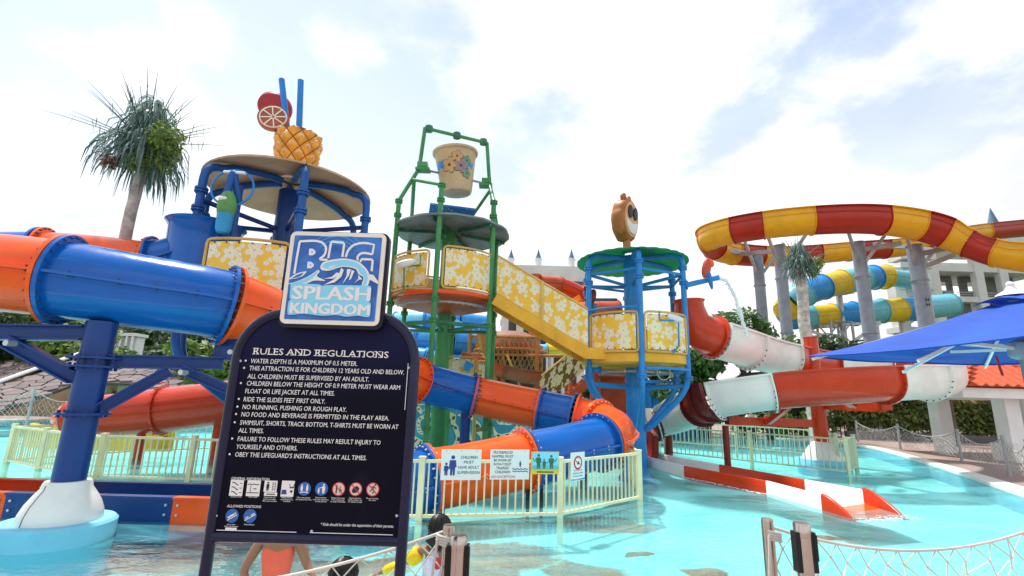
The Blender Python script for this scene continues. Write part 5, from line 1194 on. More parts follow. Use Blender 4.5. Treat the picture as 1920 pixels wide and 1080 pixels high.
# the moulded shell is asymmetric: the loop runs clockwise, outer wall higher
flume(RY, c_ry, 0.92, .62, sg, k=8, bank=.06, rib=.07, lip=.15, th=.09, ridge=.2)
pl = [(1420, 480, 36.7, .38), (1460, 462, 33.6, .38), (1608, 456, 32.1, .40), (1714, 462, 31.5, .46)]
lbs = ['slimmest grey steel pillar, leftmost under the red yellow flume', 'grey steel pillar just left of the second palm', 'thick grey steel pillar right of the second palm', 'thick grey steel pillar with number marks by the white building']
for (px, py, Y, r), lb in zip(pl, lbs):
    tp = at(px, py, Y); t = thing('steel_pillar', lb, 'pillar', (tp.x, Y, 0), 'grey pillars under the red yellow flume')
    b = B(); b.cyl((tp.x, Y, 0), (tp.x, Y, tp.z), r, None, 24); part('shaft', b, 'steel_grey', t)
    for z in (tp.z - 2.4, tp.z - 6.3): b = B(); b.lathe([(r, z - .05), (r + .06, z - .05), (r + .06, z + .05), (r, z + .05)], (tp.x, Y, 0), 24); part('weld_ring', b, 'steel_grey', t)
    b = B(); b.cyl((tp.x, Y, tp.z), (tp.x, Y, tp.z + .06), r + .04, None, 24); part('cap_plate', b, 'steel_grey', t)
    for dx, dy in ((-1.5, -1.2), (1.6, -1.0)):
        b = B(); b.beam(V((tp.x + dx * .18, Y + dy * .15, tp.z - 1.35)), V((tp.x + dx, Y + dy, tp.z + .8)), .18, .2); part('strut', b, 'galvanised', t, smooth=False)
    if px == 1714:
        for k in range(2):
            q = V((tp.x - .1, Y - r - .004, tp.z - 3.8 - .33 * k)); b = B(); b.box(q + V((-.09, 0, 0)), (.045, .012, .2)); b.box(q + V((.09, 0, 0)), (.045, .012, .2)); b.box(q + V((0, 0, 0)), (.15, .012, .045)); part('number_mark', b, 'print_ink', t, smooth=False)
for (a_, c_) in (((1365, 470, 36.0), (1420, 478, 36.8)), ((1714, 478, 31.5), (1800, 462, 30.3)), ((1718, 505, 31.5), (1790, 478, 30.8)), ((1608, 470, 32.1), (1690, 456, 30.9)), ((1470, 470, 33.6), (1360, 478, 37.5)), ((1640, 458, 33.0), (1760, 470, 36.0))):
    b = B(); b.beam(at(*a_), at(*c_), .24, .3); part('outrigger', b, 'galvanised', RY, smooth=False)

# ------- distant aqua / blue / yellow tube slide
AY = thing('aqua_tube_slide', 'aqua, blue and yellow banded tube slide behind the grey pillars', 'water slide', (32, 49, 0))
c_ay = [at(1800, 520, 51.00), at(1705, 524, 50.10), at(1655, 519, 49.50), at(1620, 523, 48.90), at(1560, 533, 48.00), at(1505, 552, 47.10), at(1478, 574, 48.00), at(1490, 594, 50.10), at(1560, 592, 50.40), at(1640, 584, 50.70), at(1700, 580, 51.00), at(1780, 572, 52.50)]
cyc = ['tube_aqua', 'tube_yellow', 'tube_sky']; bd2 = [1, 1.9, 2.5, 3.0, 3.7, 4.3, 4.9, 5.5, 6.2, 7, 7.5, 8, 8.5, 9.2, 9.8, 10.2, 11]
for i in range(len(bd2) - 1):
    tube_slide(AY, c_ay, .93 if bd2[i] < 1.8 else 1.25, [(bd2[i], bd2[i + 1], cyc[i % 3])], k=6, n=20, fl=.1, bolts=0)
for px, Y, py in ((1572, 49.5, 545), (1690, 51.3, 600), (1640, 50.7, 600)):
    q = at(px, py, Y); b = B(); b.cyl((q.x, Y, 0), (q.x, Y, q.z), .3, None, 10); part('post', b, 'galvanised', AY)
for (a_, c_) in (((1535, 612, 49.5), (1650, 604, 50.1)), ((1600, 640, 49.5), (1650, 606, 50.1)), ((1545, 556, 48.0), (1600, 548, 48.6)), ((1500, 612, 49.5), (1560, 636, 49.5))): b = B(); b.beam(at(*a_), at(*c_), .2, .27); part('strut', b, 'galvanised', AY, smooth=False)

# ------- far things seen between the towers
FT = thing('blue_tube_slide', 'light blue tube slide seen behind the green tower legs', 'water slide', (at(820, 650, 21).x, 21, 0))
tube_slide(FT, [at(740, 634, 22), at(790, 640, 21.2), at(850, 643, 21), at(905, 650, 21.6), at(940, 662, 22.6)], .62, [(0, 1, 'tube_sky'), (1, 2, 'tube_sky'), (2, 3, 'tube_sky'), (3, 4, 'tube_aqua')], k=6, n=20, fl=.07, bolts=0)
tube_slide(FT, [at(745, 668, 20.6), at(800, 676, 20.4), at(860, 690, 20.4)], .5, [(0, 1, 'tube_sky'), (1, 2, 'tube_sky')], k=6, n=20, fl=.07, bolts=0)
q = at(873, 625, 22.5); b = B(); b.lathe([(0, -.5), (.4, -.45), (.8, -.1), (.9, .3), (.84, .3), (.7, -.05), (0, -.38)], q, 24, M=Matrix.Rotation(.5, 3, 'Y')); part('bowl', b, 'tube_aqua', FT)
for px in (790, 850): q = at(px, 650, 21.1); b = B(); b.cyl((q.x, 21.1, 0), (q.x, 21.1, q.z), .12, None, 8); part('post', b, 'galvanised', FT)
tube_slide(FT, [at(742, 606, 23), at(800, 604, 22.6), at(860, 606, 22.6), at(915, 612, 23.4)], .5, [(0, 1, 'tube_aqua'), (1, 2, 'tube_sky'), (2, 3, 'tube_sky')], k=6, n=20, fl=.07, bolts=0)
PF = thing('pipe_frame', 'orange brown climbing frame of pipes behind the staircase', 'climbing frame', (at(960, 720, 19.5).x, 19.5, 0))
for px in (880, 925, 1006, 1062): q = at(px, 660, 19.5); b = B(); b.cyl((q.x, 19.5, FZ), (q.x, 19.5, at(px, 612, 19.5).z), .075, None, 8); part('upright', b, 'brown_frame', PF)
for py in (630, 664, 702): b = B(); b.cyl(at(878, py, 19.5), at(1064, py + 4, 19.5), .06, None, 8); part('crosspipe', b, 'brown_frame', PF)
for px in (905, 950): b = B(); b.cyl(at(px, 664, 19.4), at(px + 30, 735, 19.4), .05, None, 8); part('brace', b, 'gold_metal', PF)
b = B(); nx_ = 14
for i in range(nx_):
    b.tube([at(885 + 9 * i, 632, 19.45), at(880 + 9 * i, 668, 19.45), at(890 + 9 * i, 700, 19.45)], .02, 4); b.tube([at(885 + 9 * i, 632, 19.45), at(900 + 9 * i, 668, 19.45), at(884 + 9 * i, 700, 19.45)], .02, 4)
part('climbing_net', b, 'thatch', PF, kind='stuff')
RSx = thing('rust_flume', 'short rust coloured flume crossing under the staircase', 'water slide', at(950, 720, 18.6))
flume(RSx, [at(872, 668, 19), at(920, 684, 18.7), at(975, 700, 18.6), at(1020, 706, 19)], .34, .16, [(0, 1.5, 'rust_shell'), (1.5, 3, 'rust_tan')], k=6, lip=.05, rib=.05)
q = at(930, 720, 18.7); b = B(); b.cyl((q.x, 18.7, FZ), (q.x, 18.7, at(930, 696, 18.7).z), .08, None, 8); part('post', b, 'brown_frame', RSx)
TY = thing('teal_yellow_tube', 'short teal and yellow tube seen past the lower stair end', 'water slide', at(1030, 700, 24))
tube_slide(TY, [at(985, 656, 24), at(1025, 657, 24), at(1075, 656, 24.4)], .3, [(0, 1, 'tube_aqua'), (1, 2, 'tube_yellow')], k=5, n=16, fl=.05, bolts=0)
q = at(1030, 700, 24.1); b = B(); b.cyl((q.x, 24.1, 0), (q.x, 24.1, at(1030, 660, 24.1).z), .08, None, 8); part('post', b, 'galvanised', TY)
RF = thing('far_red_slide', 'distant red slide curving behind the flowered staircase', 'water slide', (at(1070, 600, 30).x, 30, 0))
tube_slide(RF, [at(1012, 532, 29), at(1050, 535, 29.5), at(1085, 550, 30), at(1115, 575, 30.5)], .5, [(0, 1, 'rust_shell'), (1, 2, 'red_shell'), (2, 3, 'red_shell')], k=6, n=18, fl=.06, bolts=0)
tube_slide(RF, [at(1060, 586, 28), at(1100, 582, 28), at(1160, 580, 28.4)], .5, [(0, 1, 'orange_shell'), (1, 2, 'rust_shell')], k=6, n=18, fl=.06, bolts=0)
flume(RF, [at(1040, 580, 29), at(1065, 570, 29), at(1085, 558, 29)], .4, .1, [(0, 2, 'yellow_shell')], k=6)
q = at(1004, 530, 29); b = B(); b.cyl(V((q.x, 29, 0)), V((q.x, 29, q.z + .5)), .35, None, 12); part('post', b, 'rust_shell', RF)
for px, Y in ((1070, 29.8), (1110, 28)): q = at(px, 585, Y); b = B(); b.cyl((q.x, Y, 0), (q.x, Y, q.z), .16, None, 8); part('post', b, 'rust_shell', RF)
# rust-coloured play structure
q = at(955, 700, 21); PR = thing('rust_play_structure', 'rust brown domed play structure seen under the staircase', 'play tower', (q.x, 21, 0)); cR = (q.x, 21.0)
zd = at(955, 636, 21).z; zb_ = at(955, 676, 21).z
b = B(); b.lathe([(1.2, zd - .35), (1.3, zd - .3), (1.15, zd + .05), (.7, zd + .28), (0, zd + .36)], (*cR, 0), 28); part('dome', b, 'rust_tan', PR)
b = B(); b.lathe([(1.0, zd - .9), (1.45, zd - .8), (1.5, zd - .55), (1.35, zd - .25), (1.25, zd - .3)], (*cR, 0), 28); part('dome_skirt', b, 'rust_shell', PR)
b = B(); b.torus((*cR, zd - .55), (0, 0, 1), 1.55, .07, 28, 6); part('ring', b, 'brown_frame', PR)
for k in range(6): a = R_(20 + 60 * k); b = B(); b.cyl(pol(cR, 1.45, a, FZ), pol(cR, 1.45, a, zd - .2), .10, None, 10); part('post', b, 'brown_frame', PR)
b = B(); b.lathe([(1.2, zb_ - 2.2), (1.25, zb_ - .2), (1.2, zb_), (1.1, zb_)], (*cR, 0), 28); part('net_drum', b, 'concrete_dark', PR)
b = B(); b.lathe([(0, zb_ - 1.6), (1.5, zb_ - 1.6), (1.5, zb_ - 2.0), (0, zb_ - 2.0)], (*cR, 0), 28); part('lower_deck', b, 'brown_frame', PR)
b = B(); rnd = random.Random(2)
for k in range(16): a = R_(200 + 9 * k); r0 = rnd.uniform(1.2, 1.5); b.tube([pol(cR, r0, a, zd - .8 + rnd.uniform(0, .3)), pol(cR, r0 + .1, a + rnd.uniform(-.2, .2), zd - 1.1), pol(cR, r0 - .1, a + rnd.uniform(-.3, .3), zd - 1.9)], .025, 5)
part('cargo_ropes', b, 'thatch', PR)
q = at(907, 640, 17); b = B(); b.lathe([(0, -.35), (.08, -.35), (.28, .3), (.24, .3), (0, -.28)], q, 14); hb = thing('hanging_cone_bucket', 'small orange cone bucket hanging beside the green post', 'bucket', q); part('cone', b, 'brown_frame', hb); c = B(); c.tube([q + V((-.26, 0, .3)), q + V((0, 0, .7)), q + V((.26, 0, .3))], .015, 5); part('handle', c, 'galvanised', hb)
# rear stair with brown flower panel
S2 = thing('rear_stair', 'brown staircase with dark flower-printed side under the blue tower', 'staircase', at(1060, 760, 17.5)); a = at(1015, 742, 17.5); c = at(1105, 668, 17.5)
for yy in (0, 1.1):
    b = B(); b.grid(lambda u, v: a.lerp(c, u) + V((0, yy, -.35 + v * 1.0)), 6, 2, lambda u, v: (u * 2.6, v - .3)); part('flower_panel', b, 'flower_print_brown', S2, fix=False)
    b = B(); b.beam(a + V((.45, yy - .03, -.5)), c + V((.45, yy - .03, -.5)), .1, .3); part('stringer', b, 'rust_shell', S2, smooth=False)
    b = B(); b.tube([a + V((0, yy, .7)), c + V((0, yy, .7))], .035, 6); part('handrail', b, 'gold_metal', S2)
for k in range(9): t = (k + .5) / 9; b = B(); b.box(a.lerp(c, t) + V((.5, .55, -.4)), (.34, 1.05, .05)); part('step', b, 'rust_shell', S2, smooth=False)
b = B(); b.box(c + V((1.1, .5, -.55)), (1.6, 1.8, .3)); part('landing', b, 'rust_shell', S2, smooth=False); b = B(); b.box(c + V((1.0, .8, -1.6)), (1.5, .1, 1.9)); part('back_board', b, 'rust_shell', S2, smooth=False)
for dx in (.4, 1.7): b = B(); q = c + V((dx, .5, 0)); b.cyl((q.x, q.y, FZ), (q.x, q.y, q.z - .5), .09, None, 8); part('post', b, 'brown_frame', S2)
# ---------------------------------------------------------------- palms
def palm(px, py_top, Y, label, k, seed, trunk_r, extra):
    rnd = random.Random(seed); c = at(px, py_top, Y); t = thing('dressed_palm', label, 'palm', (c.x, Y, FZ if Y < 14 else 0))
    tp = at(px - extra[0], py_top + extra[1], Y); z0 = FZ if Y < 14 else 0
    b = B(); n = 16; b.tube([V((tp.x + .02 * math.sin(i), Y + .02 * math.cos(i * 1.7), lerp(z0, c.z, i / n))) for i in range(n + 1)], [trunk_r * (1.12 - .35 * i / n + .02 * (i % 2)) for i in range(n + 1)], 16); part('trunk', b, 'bark_pale', t)
    c = V((tp.x, Y, c.z))
    def blade(b, p, d, l, wd, droop):
        pts = [p, p + d * l * .35 + V((0, 0, -droop * l * .1)), p + d * l * .7 + V((0, 0, -droop * l * .45)), p + d * l * .82 + V((0, 0, -droop * l))]
        s = d.cross(V((0, 0, 1)));
        if s.length < .1: s = V((1, 0, 0))
        s.normalize(); s = (s + V((rnd.uniform(-.8, .8), rnd.uniform(-.8, .8), 0))).normalized()
        ww = [wd * .6, wd, wd * .8, .004]; vs = []
        for q, w_ in zip(pts, ww): vs += [q - s * w_, q + s * w_]
        b.add(vs, [(0, 1, 3, 2), (2, 3, 5, 4), (4, 5, 7, 6)])
    for m, nm, nb, zr in (('leaf_teal', 'hanging_fronds', 330, (-.5, .75)), ('leaf_silver', 'silver_air_plant', 420, (-.4, 1.15))):
        b = B()
        for i in range(nb):
            a = rnd.uniform(0, 6.28); zz = rnd.uniform(*zr) * k; rr = k * rnd.uniform(.1, .95) * max(.18, 1 - max(0, zz / k) * .8) * .72
            p = c + V((math.cos(a) * rr, math.sin(a) * rr, zz + .12 * k)); d = V((math.cos(a) * .5, math.sin(a) * .5, rnd.uniform(-.5, .4))).normalized()
            blade(b, p, d, k * rnd.uniform(.2, .42), k * rnd.uniform(.014, .028), rnd.uniform(1.0, 1.9))
        part(nm, b, m, t, smooth=False, fix=False)
    b = B()
    for i in range(34):
        a = rnd.uniform(0, 6.28); el = rnd.uniform(.0, 1.25); l = k * rnd.uniform(1.3, 1.9); d = V((math.cos(a) * math.cos(el), math.sin(a) * math.cos(el), math.sin(el)))
        p0 = c + V((0, 0, .15 * k)); pts = [p0 + d * l * q + V((0, 0, -.10 * l * q * q)) for q in (.2, .5, .8, 1.)]; b.tube(pts, [.014 * k, .010 * k, .006 * k, .002 * k], 4)
        for q in (.3, .38, .46, .54, .62, .7):
            if rnd.random() < .55:
                pp = p0 + d * l * q; blade(b, pp, V((rnd.uniform(-.5, .5), rnd.uniform(-.5, .5), -.6)).normalized(), .16 * k, .008 * k, .8)
    part('bare_ribs', b, 'leaf_teal', t, smooth=False, fix=False)
    b = B(); leafcloud(b, [(c + V((.68 * k, -.35 * k, .10 * k)), (.34 * k, .36 * k, .38 * k)), (c + V((.35 * k, -.45 * k, -.45 * k)), (.26 * k, .26 * k, .22 * k)), (c + V((.62 * k, -.2 * k, -.2 * k)), (.3 * k, .3 * k, .34 * k))], 620, .075 * k, rnd, .32); part('climber_leaves', b, 'leaf_lime', t, smooth=False, fix=False)
    b = B(); leafcloud(b, [(c + V((-.28 * k, -.4 * k, -.42 * k)), (.26 * k, .2 * k, .14 * k))], 70, .07 * k, rnd, .3); part('dry_leaves', b, 'leaf_rust', t, smooth=False, fix=False)
    b = B(); b.sphere(c + V((0, 0, .1 * k)), (.4 * k, .4 * k, .5 * k), 12, 8); part('root_ball', b, 'leaf_teal', t)
palm(268, 285, 9.6, 'tall palm hung with silver air plants at upper left', 1.05, 3, .125, (-2, 0))
palm(1500, 500, 19.0, 'small palm with air plants between the grey pillars', .82, 6, .24, (2, 0))
# jagged split leaf hanging at the big palm's right
# ---------------------------------------------------------------- picket fences
bm_ = B(); bm_.box((0, 0, .5), (.022, .022, 1)); PICK = {m: bake('picket', bm_, m, smooth=False) for m in ('cream_metal', 'pale_green_metal')}
def fence(label, pts, h, m, step=.115, group='picket fences in the pool', postw=.085, posts=None):
    pts = [V((p.x, p.y, WZ)) for p in pts]; t = thing('picket_fence', label, 'fence', pts[0], group); o0 = org(t)
    for i in range(len(pts)):
        b = B(); b.box((pts[i].x, pts[i].y, (FZ + h + .02) / 2), (postw, postw, h + .02 - FZ)); b.box((pts[i].x, pts[i].y, h + .03), (postw + .015, postw + .015, .02)); part('post', b, m, t, smooth=False)
    for a, c in zip(pts, pts[1:]):
        d = c - a; L_ = d.length; d.normalize(); e0 = a + d * postw / 2; e1 = c - d * postw / 2
        for z, hh in ((h - .03, .045), (.0, .04)):
            b = B(); b.beam(V((e0.x, e0.y, z)), V((e1.x, e1.y, z)), .04, hh); part('rail', b, m, t, smooth=False)
        nn = max(1, int((L_ - postw) / step)); rz = math.atan2(d.y, d.x)
        for k in range(nn):
            q = e0.lerp(e1, (k + .5) / nn); pk = part('picket', PICK[m], None, t); pk.location = V((q.x, q.y, .02)) - o0; pk.scale = (1, 1, h - .075); pk.rotation_euler = (0, 0, rz)
    return t
hF = .78
fa, fb, fc_, fd = onz(640, 972, WZ), onz(785, 975, WZ), onz(1050, 970, WZ), onz(1200, 937, WZ)
fe = fd + V((.35, 2.2, 0)) * .9
fence('cream picket fence with safety notices before the orange tube', [fa, fb, fc_, fd, fe], hF, 'cream_metal')
lf = [onz(420, 903, WZ), onz(352, 903, WZ), onz(180, 898, WZ), onz(72, 880, WZ), onz(12, 867, WZ), onz(88, 848, WZ)]
lf = [onz(520, 908, WZ)] + lf[1:5]
fence('pale picket fence at left behind the blue pole', lf + [lf[-1] + V((1.2, 2.2, 0))], .76, 'cream_metal')
fence('short far picket run behind the left fence under the red slide', [V((lf[-1].x + 1.2, lf[-1].y + 2.3, 0)), V((lf[-1].x + 5.2, lf[-1].y + 5.2, 0)), V((lf[-1].x + 8.5, lf[-1].y + 5.5, 0))], .76, 'cream_metal', step=.16)
r0, r1, r2 = onz(1248, 850, WZ), onz(1410, 868, WZ), onz(1592, 888, WZ); r3 = r2 + V((1.15, 1.35, 0)); r4 = onz(1480, 838, WZ); r5 = V((7.6, 21.5, 0))
fence('pale green picket fence around the red post, near side', [r0, r1, r2, r3], .86, 'pale_green_metal', step=.15)
fence('pale green picket fence around the red post, far side', [r3 + V((-.2, .5, 0)), V((11.2, 18.2, 0)), V((9.3, 20.6, 0)), V((7.0, 22.0, 0))], .86, 'pale_green_metal', step=.17)
# notices on the cream fence
def fit_text(s, x0, x1, zc, cap, O, U, W, Nn, m, parent, nm='lettering', shear=0., off=0., bold=0., align='L', depth=.0012):
    """lettering as thin raised mesh: fitted between x0 and x1 on the plane O + xU + zW"""
    cu = bpy.data.curves.new('t', 'FONT'); cu.body = s; cu.size = 1.; cu.shear = shear; cu.resolution_u = 2; cu.extrude = 0
    to = bpy.data.objects.new('t', cu); COL.objects.link(to); bpy.context.view_layer.update(); me = bpy.data.meshes.new_from_object(to.evaluated_get(bpy.context.evaluated_depsgraph_get()))
    bpy.data.objects.remove(to); bpy.data.curves.remove(cu)
    xs = [v.co.x for v in me.vertices]; a, c = min(xs), max(xs); sx = (x1 - x0) / (c - a) if x1 is not None else cap / .70; sy = cap / .70
    b = B(); b.v = [O + U * (x0 + (v.co.x - a) * sx) + W * (zc + v.co.y * sy) + Nn * depth for v in me.vertices]; b.f = [tuple(p.vertices) for p in me.polygons]
    if off > 0:      # heavier strokes: the same outline again, a hair to each side
        base_v, base_f = list(b.v), list(b.f)
        for k_, (dx, dz) in enumerate(((1, .4), (-1, -.4), (.5, 1), (-.5, -1))): b.add([v + U * (dx * off * sy * .55) + W * (dz * off * sy * .55) + Nn * (6e-6 * (k_ + 1)) for v in base_v], base_f)
    bpy.data.meshes.remove(me)
    return part(nm, b, m, parent, smooth=False, fix=False)
def board(parent_label, nm, cat, px0, px1, py0, py1, edge, m, group=None):
    """flat notice hung on the fence between two of its posts"""
    a, c = edge; d = (c - a); d.z = 0; d.normalize(); nrm_ = V((d.y, -d.x, 0))
    if nrm_.y > 0: nrm_ = -nrm_
    O = a + nrm_ * .04; q = [onplane(x, y, O, nrm_) for x, y in ((px0, (py0 + py1) / 2), (px1, (py0 + py1) / 2), ((px0 + px1) / 2, py0), ((px0 + px1) / 2, py1))]
    x0, x1 = (q[0] - O).dot(d), (q[1] - O).dot(d); z1, z0 = q[2].z, q[3].z; O2 = V((O.x, O.y, 0))
    t = thing(nm, parent_label, cat, O2 + d * ((x0 + x1) / 2) + V((0, 0, z0)), group)
    b = B(); b.box(O2 + d * ((x0 + x1) / 2) + V((0, 0, (z0 + z1) / 2)), (x1 - x0, .008, z1 - z0), math.atan2(d.y, d.x)); part('board', b, m, t, smooth=False)
    F = O2 + nrm_ * .0055 + d * x0 + V((0, 0, z0)); return t, F, d, V((0, 0, 1)), nrm_, x1 - x0, z1 - z0
SEQ = [0]
def shape(t, F, U, W, Nn, poly, m, nm='print', lay=1):
    SEQ[0] += 1; b = B(); b.v = [F + U * x + W * y + Nn * (.0012 * lay + .00003 * (SEQ[0] % 30)) for x, y in poly]; b.f = [tuple(range(len(poly)))]; return part(nm, b, m, t, smooth=False, fix=False)
def ell(cx, cy, rx, ry, n=20): return [(cx + rx * math.cos(2 * math.pi * i / n), cy + ry * math.sin(2 * math.pi * i / n)) for i in range(n)]
def strip(pts, w_):
    L_, R__ = [], []
    for i, p in enumerate(pts):
        a = pts[max(0, i - 1)]; c = pts[min(len(pts) - 1, i + 1)]; dx, dy = c[0] - a[0], c[1] - a[1]; l = math.hypot(dx, dy) or 1; L_.append((p[0] - dy / l * w_, p[1] + dx / l * w_)); R__.append((p[0] + dy / l * w_, p[1] - dx / l * w_))
    return L_ + R__[::-1]
def figure(t, F, U, W, N_, x, y, h, m, arm=None, lay=1):
    for poly in (ell(x, y + h * .9, h * .10, h * .10), [(x - h * .16, y + h * .76), (x + h * .16, y + h * .76), (x + h * .20, y + h * .40), (x + h * .13, y + h * .40), (x + h * .12, y), (x + .02 * h, y), (x, y + h * .36), (x - .02 * h, y), (x - h * .12, y), (x - h * .13, y + h * .40), (x - h * .20, y + h * .40)]): shape(t, F, U, W, N_, poly, m, 'pictogram', lay)
    if arm: shape(t, F, U, W, N_, strip([(x + arm[0] * h * .14, y + h * .72), (x + arm[0] * h * .3, y + h * .5), arm[1]], h * .035), m, 'pictogram', lay)
t, F, U, W, N_, w_, h_ = board('white notice reading CHILDREN MUST HAVE ADULT SUPERVISION', 'notice_board', 'sign', 827, 902, 843, 900, (fb, fc_), 'print_white', 'notices on the cream fence')
figure(t, F, U, W, N_, .29 * w_, .15 * h_, .66 * h_, 'print_navy'); figure(t, F, U, W, N_, .13 * w_, .15 * h_, .42 * h_, 'print_navy'); shape(t, F, U, W, N_, strip([(.16 * w_, .42 * h_), (.21 * w_, .38 * h_), (.25 * w_, .5 * h_)], .012), 'print_navy', 'pictogram')
for s, y in (('CHILDREN', .70), ('MUST', .54), ('HAVE ADULT', .37), ('SUPERVISION', .20)):
    l = {'CHILDREN': .42, 'MUST': .25, 'HAVE ADULT': .52, 'SUPERVISION': .56}[s]; fit_text(s, (.69 - l / 2) * w_, (.69 + l / 2) * w_, y * h_, .095 * h_, F, U, W, N_, 'print_ink', t, off=.012)
def holes(t, F, U, W, N_, w_, h_):
    for x in (.12, .5, .88): shape(t, F, U, W, N_, ell(x * w_, .95 * h_, .006, .006, 8), 'print_ink', 'screw')
holes(t, F, U, W, N_, w_, h_)
t, F, U, W, N_, w_, h_ = board('white notice reading WATERPROOF NAPPIES MUST BE WORN with red NO EXCEPTION', 'notice_board', 'sign', 919, 992, 843, 899, (fb, fc_), 'print_white', 'notices on the cream fence')
for s, y, l in (('WATERPROOF', .86, .50), ('NAPPIES MUST', .73, .54), ('BE WORN BY', .60, .45), ('NON-TOILET', .47, .45), ('TRAINED', .34, .33), ('CHILDREN', .21, .38)): fit_text(s, (.32 - l / 2) * w_, (.32 + l / 2) * w_, y * h_, .085 * h_, F, U, W, N_, 'print_ink', t, off=.012)
fit_text('NO EXCEPTION', .04 * w_, .64 * w_, .05 * h_, .085 * h_, F, U, W, N_, 'print_red', t, off=.006)
figure(t, F, U, W, N_, .77 * w_, .42 * h_, .20 * h_, 'print_navy')
for y in (.35, .27): shape(t, F, U, W, N_, strip([((.57 + .4 * i / 16) * w_, (y + .018 * math.sin(i * 1.57)) * h_) for i in range(17)], .006), 'print_navy', 'pictogram')
holes(t, F, U, W, N_, w_, h_)
t, F, U, W, N_, w_, h_ = board('blue and yellow beach scene notice next to the cream fence post', 'notice_board', 'sign', 996, 1048, 847, 889, (fb, fc_), 'print_yellow', 'notices on the cream fence')
shape(t, F, U, W, N_, [(.04 * w_, .2 * h_), (.98 * w_, .2 * h_), (.98 * w_, .97 * h_), (.04 * w_, .97 * h_)], 'print_pale_blue', 'printed_sea')
shape(t, F, U, W, N_, [(.04 * w_, .2 * h_), (.98 * w_, .2 * h_), (.98 * w_, .36 * h_), (.5 * w_, .44 * h_), (.04 * w_, .38 * h_)], 'tube_aqua', 'printed_surf', 2)
for x, hh, s_ in ((.26, .66, -1), (.46, .44, 1), (.72, .62, 1)): figure(t, F, U, W, N_, x * w_, .24 * h_, hh * h_, 'dark_green', (s_, ((x + s_ * .2) * w_, .7 * h_)), 3)
shape(t, F, U, W, N_, strip([(.2 * w_, .10 * h_), (.8 * w_, .09 * h_)], .008), 'print_ink', 'printed_line')
t, F, U, W, N_, w_, h_ = board('narrow white notice with red no-drinking ring on the cream fence', 'notice_board', 'sign', 1070, 1096, 848, 901, (fc_, fd), 'print_white', 'notices on the cream fence')
shape(t, F, U, W, N_, ell(.5 * w_, .63 * h_, .3 * w_, .3 * w_), 'print_red', 'pictogram'); shape(t, F, U, W, N_, ell(.5 * w_, .63 * h_, .22 * w_, .22 * w_), 'print_white', 'pictogram', 2); shape(t, F, U, W, N_, [(.42 * w_, .57 * h_), (.56 * w_, .57 * h_), (.58 * w_, .68 * h_), (.44 * w_, .66 * h_)], 'print_ink', 'pictogram', 3); shape(t, F, U, W, N_, strip([(.32 * w_, .70 * h_), (.68 * w_, .56 * h_)], .008), 'print_red', 'pictogram', 4)
for s, y, l in (('NO FOOD OR', .34, .6), ('DRINK ALLOWED', .24, .74), ('IN POOL AREA', .14, .66)): fit_text(s, (.5 - l / 2) * w_, (.5 + l / 2) * w_, y * h_, .05 * h_, F, U, W, N_, 'print_navy', t, off=.01)
shape(t, F, U, W, N_, [(.02 * w_, .02 * h_), (.98 * w_, .02 * h_), (.98 * w_, .08 * h_), (.5 * w_, .05 * h_), (.02 * w_, .07 * h_)], 'tube_sky', 'printed_edge')

# ---------------------------------------------------------------- nets
def net(parent, top, bot, nx, nz, r, m, jit=.0, seed=1, sides=4):
    """diamond mesh between two curves (functions of 0..1); knots where cords cross"""
    rnd = random.Random(seed); b = B(); P = {}
    def pt(i, j):
        if (i, j) not in P:
            u, v = i / nx, j / nz; a, c = top(u), bot(u); p = a.lerp(c, v)
            P[(i, j)] = p + (V((rnd.gauss(0, jit), rnd.gauss(0, jit), rnd.gauss(0, jit * .6))) if 0 < j < nz else V((0, 0, 0)))
        return P[(i, j)]
    for j in range(nz):
        for i in range(nx + 1):
            if (i + j) % 2: continue
            for di in (-1, 1):
                if 0 <= i + di <= nx: b.tube([pt(i, j), pt(i + di, j + 1)], r, sides, False)
            if r > .0025: b.sphere(pt(i, j), r * 1.9, 6, 4)
    return part('net', b, m, parent, kind='stuff', fix=False)
def cat(a, c, sag): return lambda u: a.lerp(c, u) + V((0, 0, -sag * 4 * u * (1 - u)))
def metal_post(label, p, z, r, m='stainless', strap=None, group='steel posts of the near net', name='steel_post'):
    t = thing(name, label, 'post', (p.x, p.y, 0), group); b = B(); b.lathe([(r, .0), (r, z - .012), (r * .93, z), (r * .9, z), (0, z - .004)], (p.x, p.y, 0), 24); part('shaft', b, m, t)
    b = B(); b.lathe([(r * 2.4, 0), (r * 2.4, .012), (r * 1.1, .02), (r, .03)], (p.x, p.y, 0), 24); part('base_plate', b, m, t)
    if strap:
        for s_ in (-1, 1):
            b = B(); q = V((p.x + s_ * r * .98, p.y - r * .1, z - .11)); b.box(q, (.022, .045, .17)); b.box(q + V((s_ * .008, -.01, .02)), (.014, .03, .11)); part('strap_clip', b, 'black_plastic', t)
        b = B(); b.lathe([(r * 1.02, z - .05), (r * 1.04, z + .004), (r * .9, z + .012), (0, z + .010)], (p.x, p.y, 0), 24); part('cap', b, 'stainless', t)
    return t
pA = V((at(842, 984, 2.6).x, 2.6, 0)); pB = V((at(860, 1008, 2.25).x, 2.25, 0)); pC = V((at(1438, 972, 2.6).x, 2.6, 0)); pD = V((at(1503, 985, 2.45).x, 2.45, 0))
zA_, zB_, zC_, zD_ = at(842, 984, 2.6).z, at(860, 1008, 2.25).z, at(1438, 972, 2.6).z, at(1503, 985, 2.45).z
metal_post('plain steel post right of the rules sign holding the net', pA, zA_, .030); metal_post('steel barrier post with black strap clips right of the rules sign', pB, zB_, .037, strap=True)
metal_post('plain steel post at lower right where the net is tied', pC, zC_, .028); metal_post('steel barrier post with black clips in the lower right net', pD, zD_, .036, strap=True)
pL = V((-3.9, 2.9, 0)); metal_post('steel net post out at far left', pL, 1.08, .03)
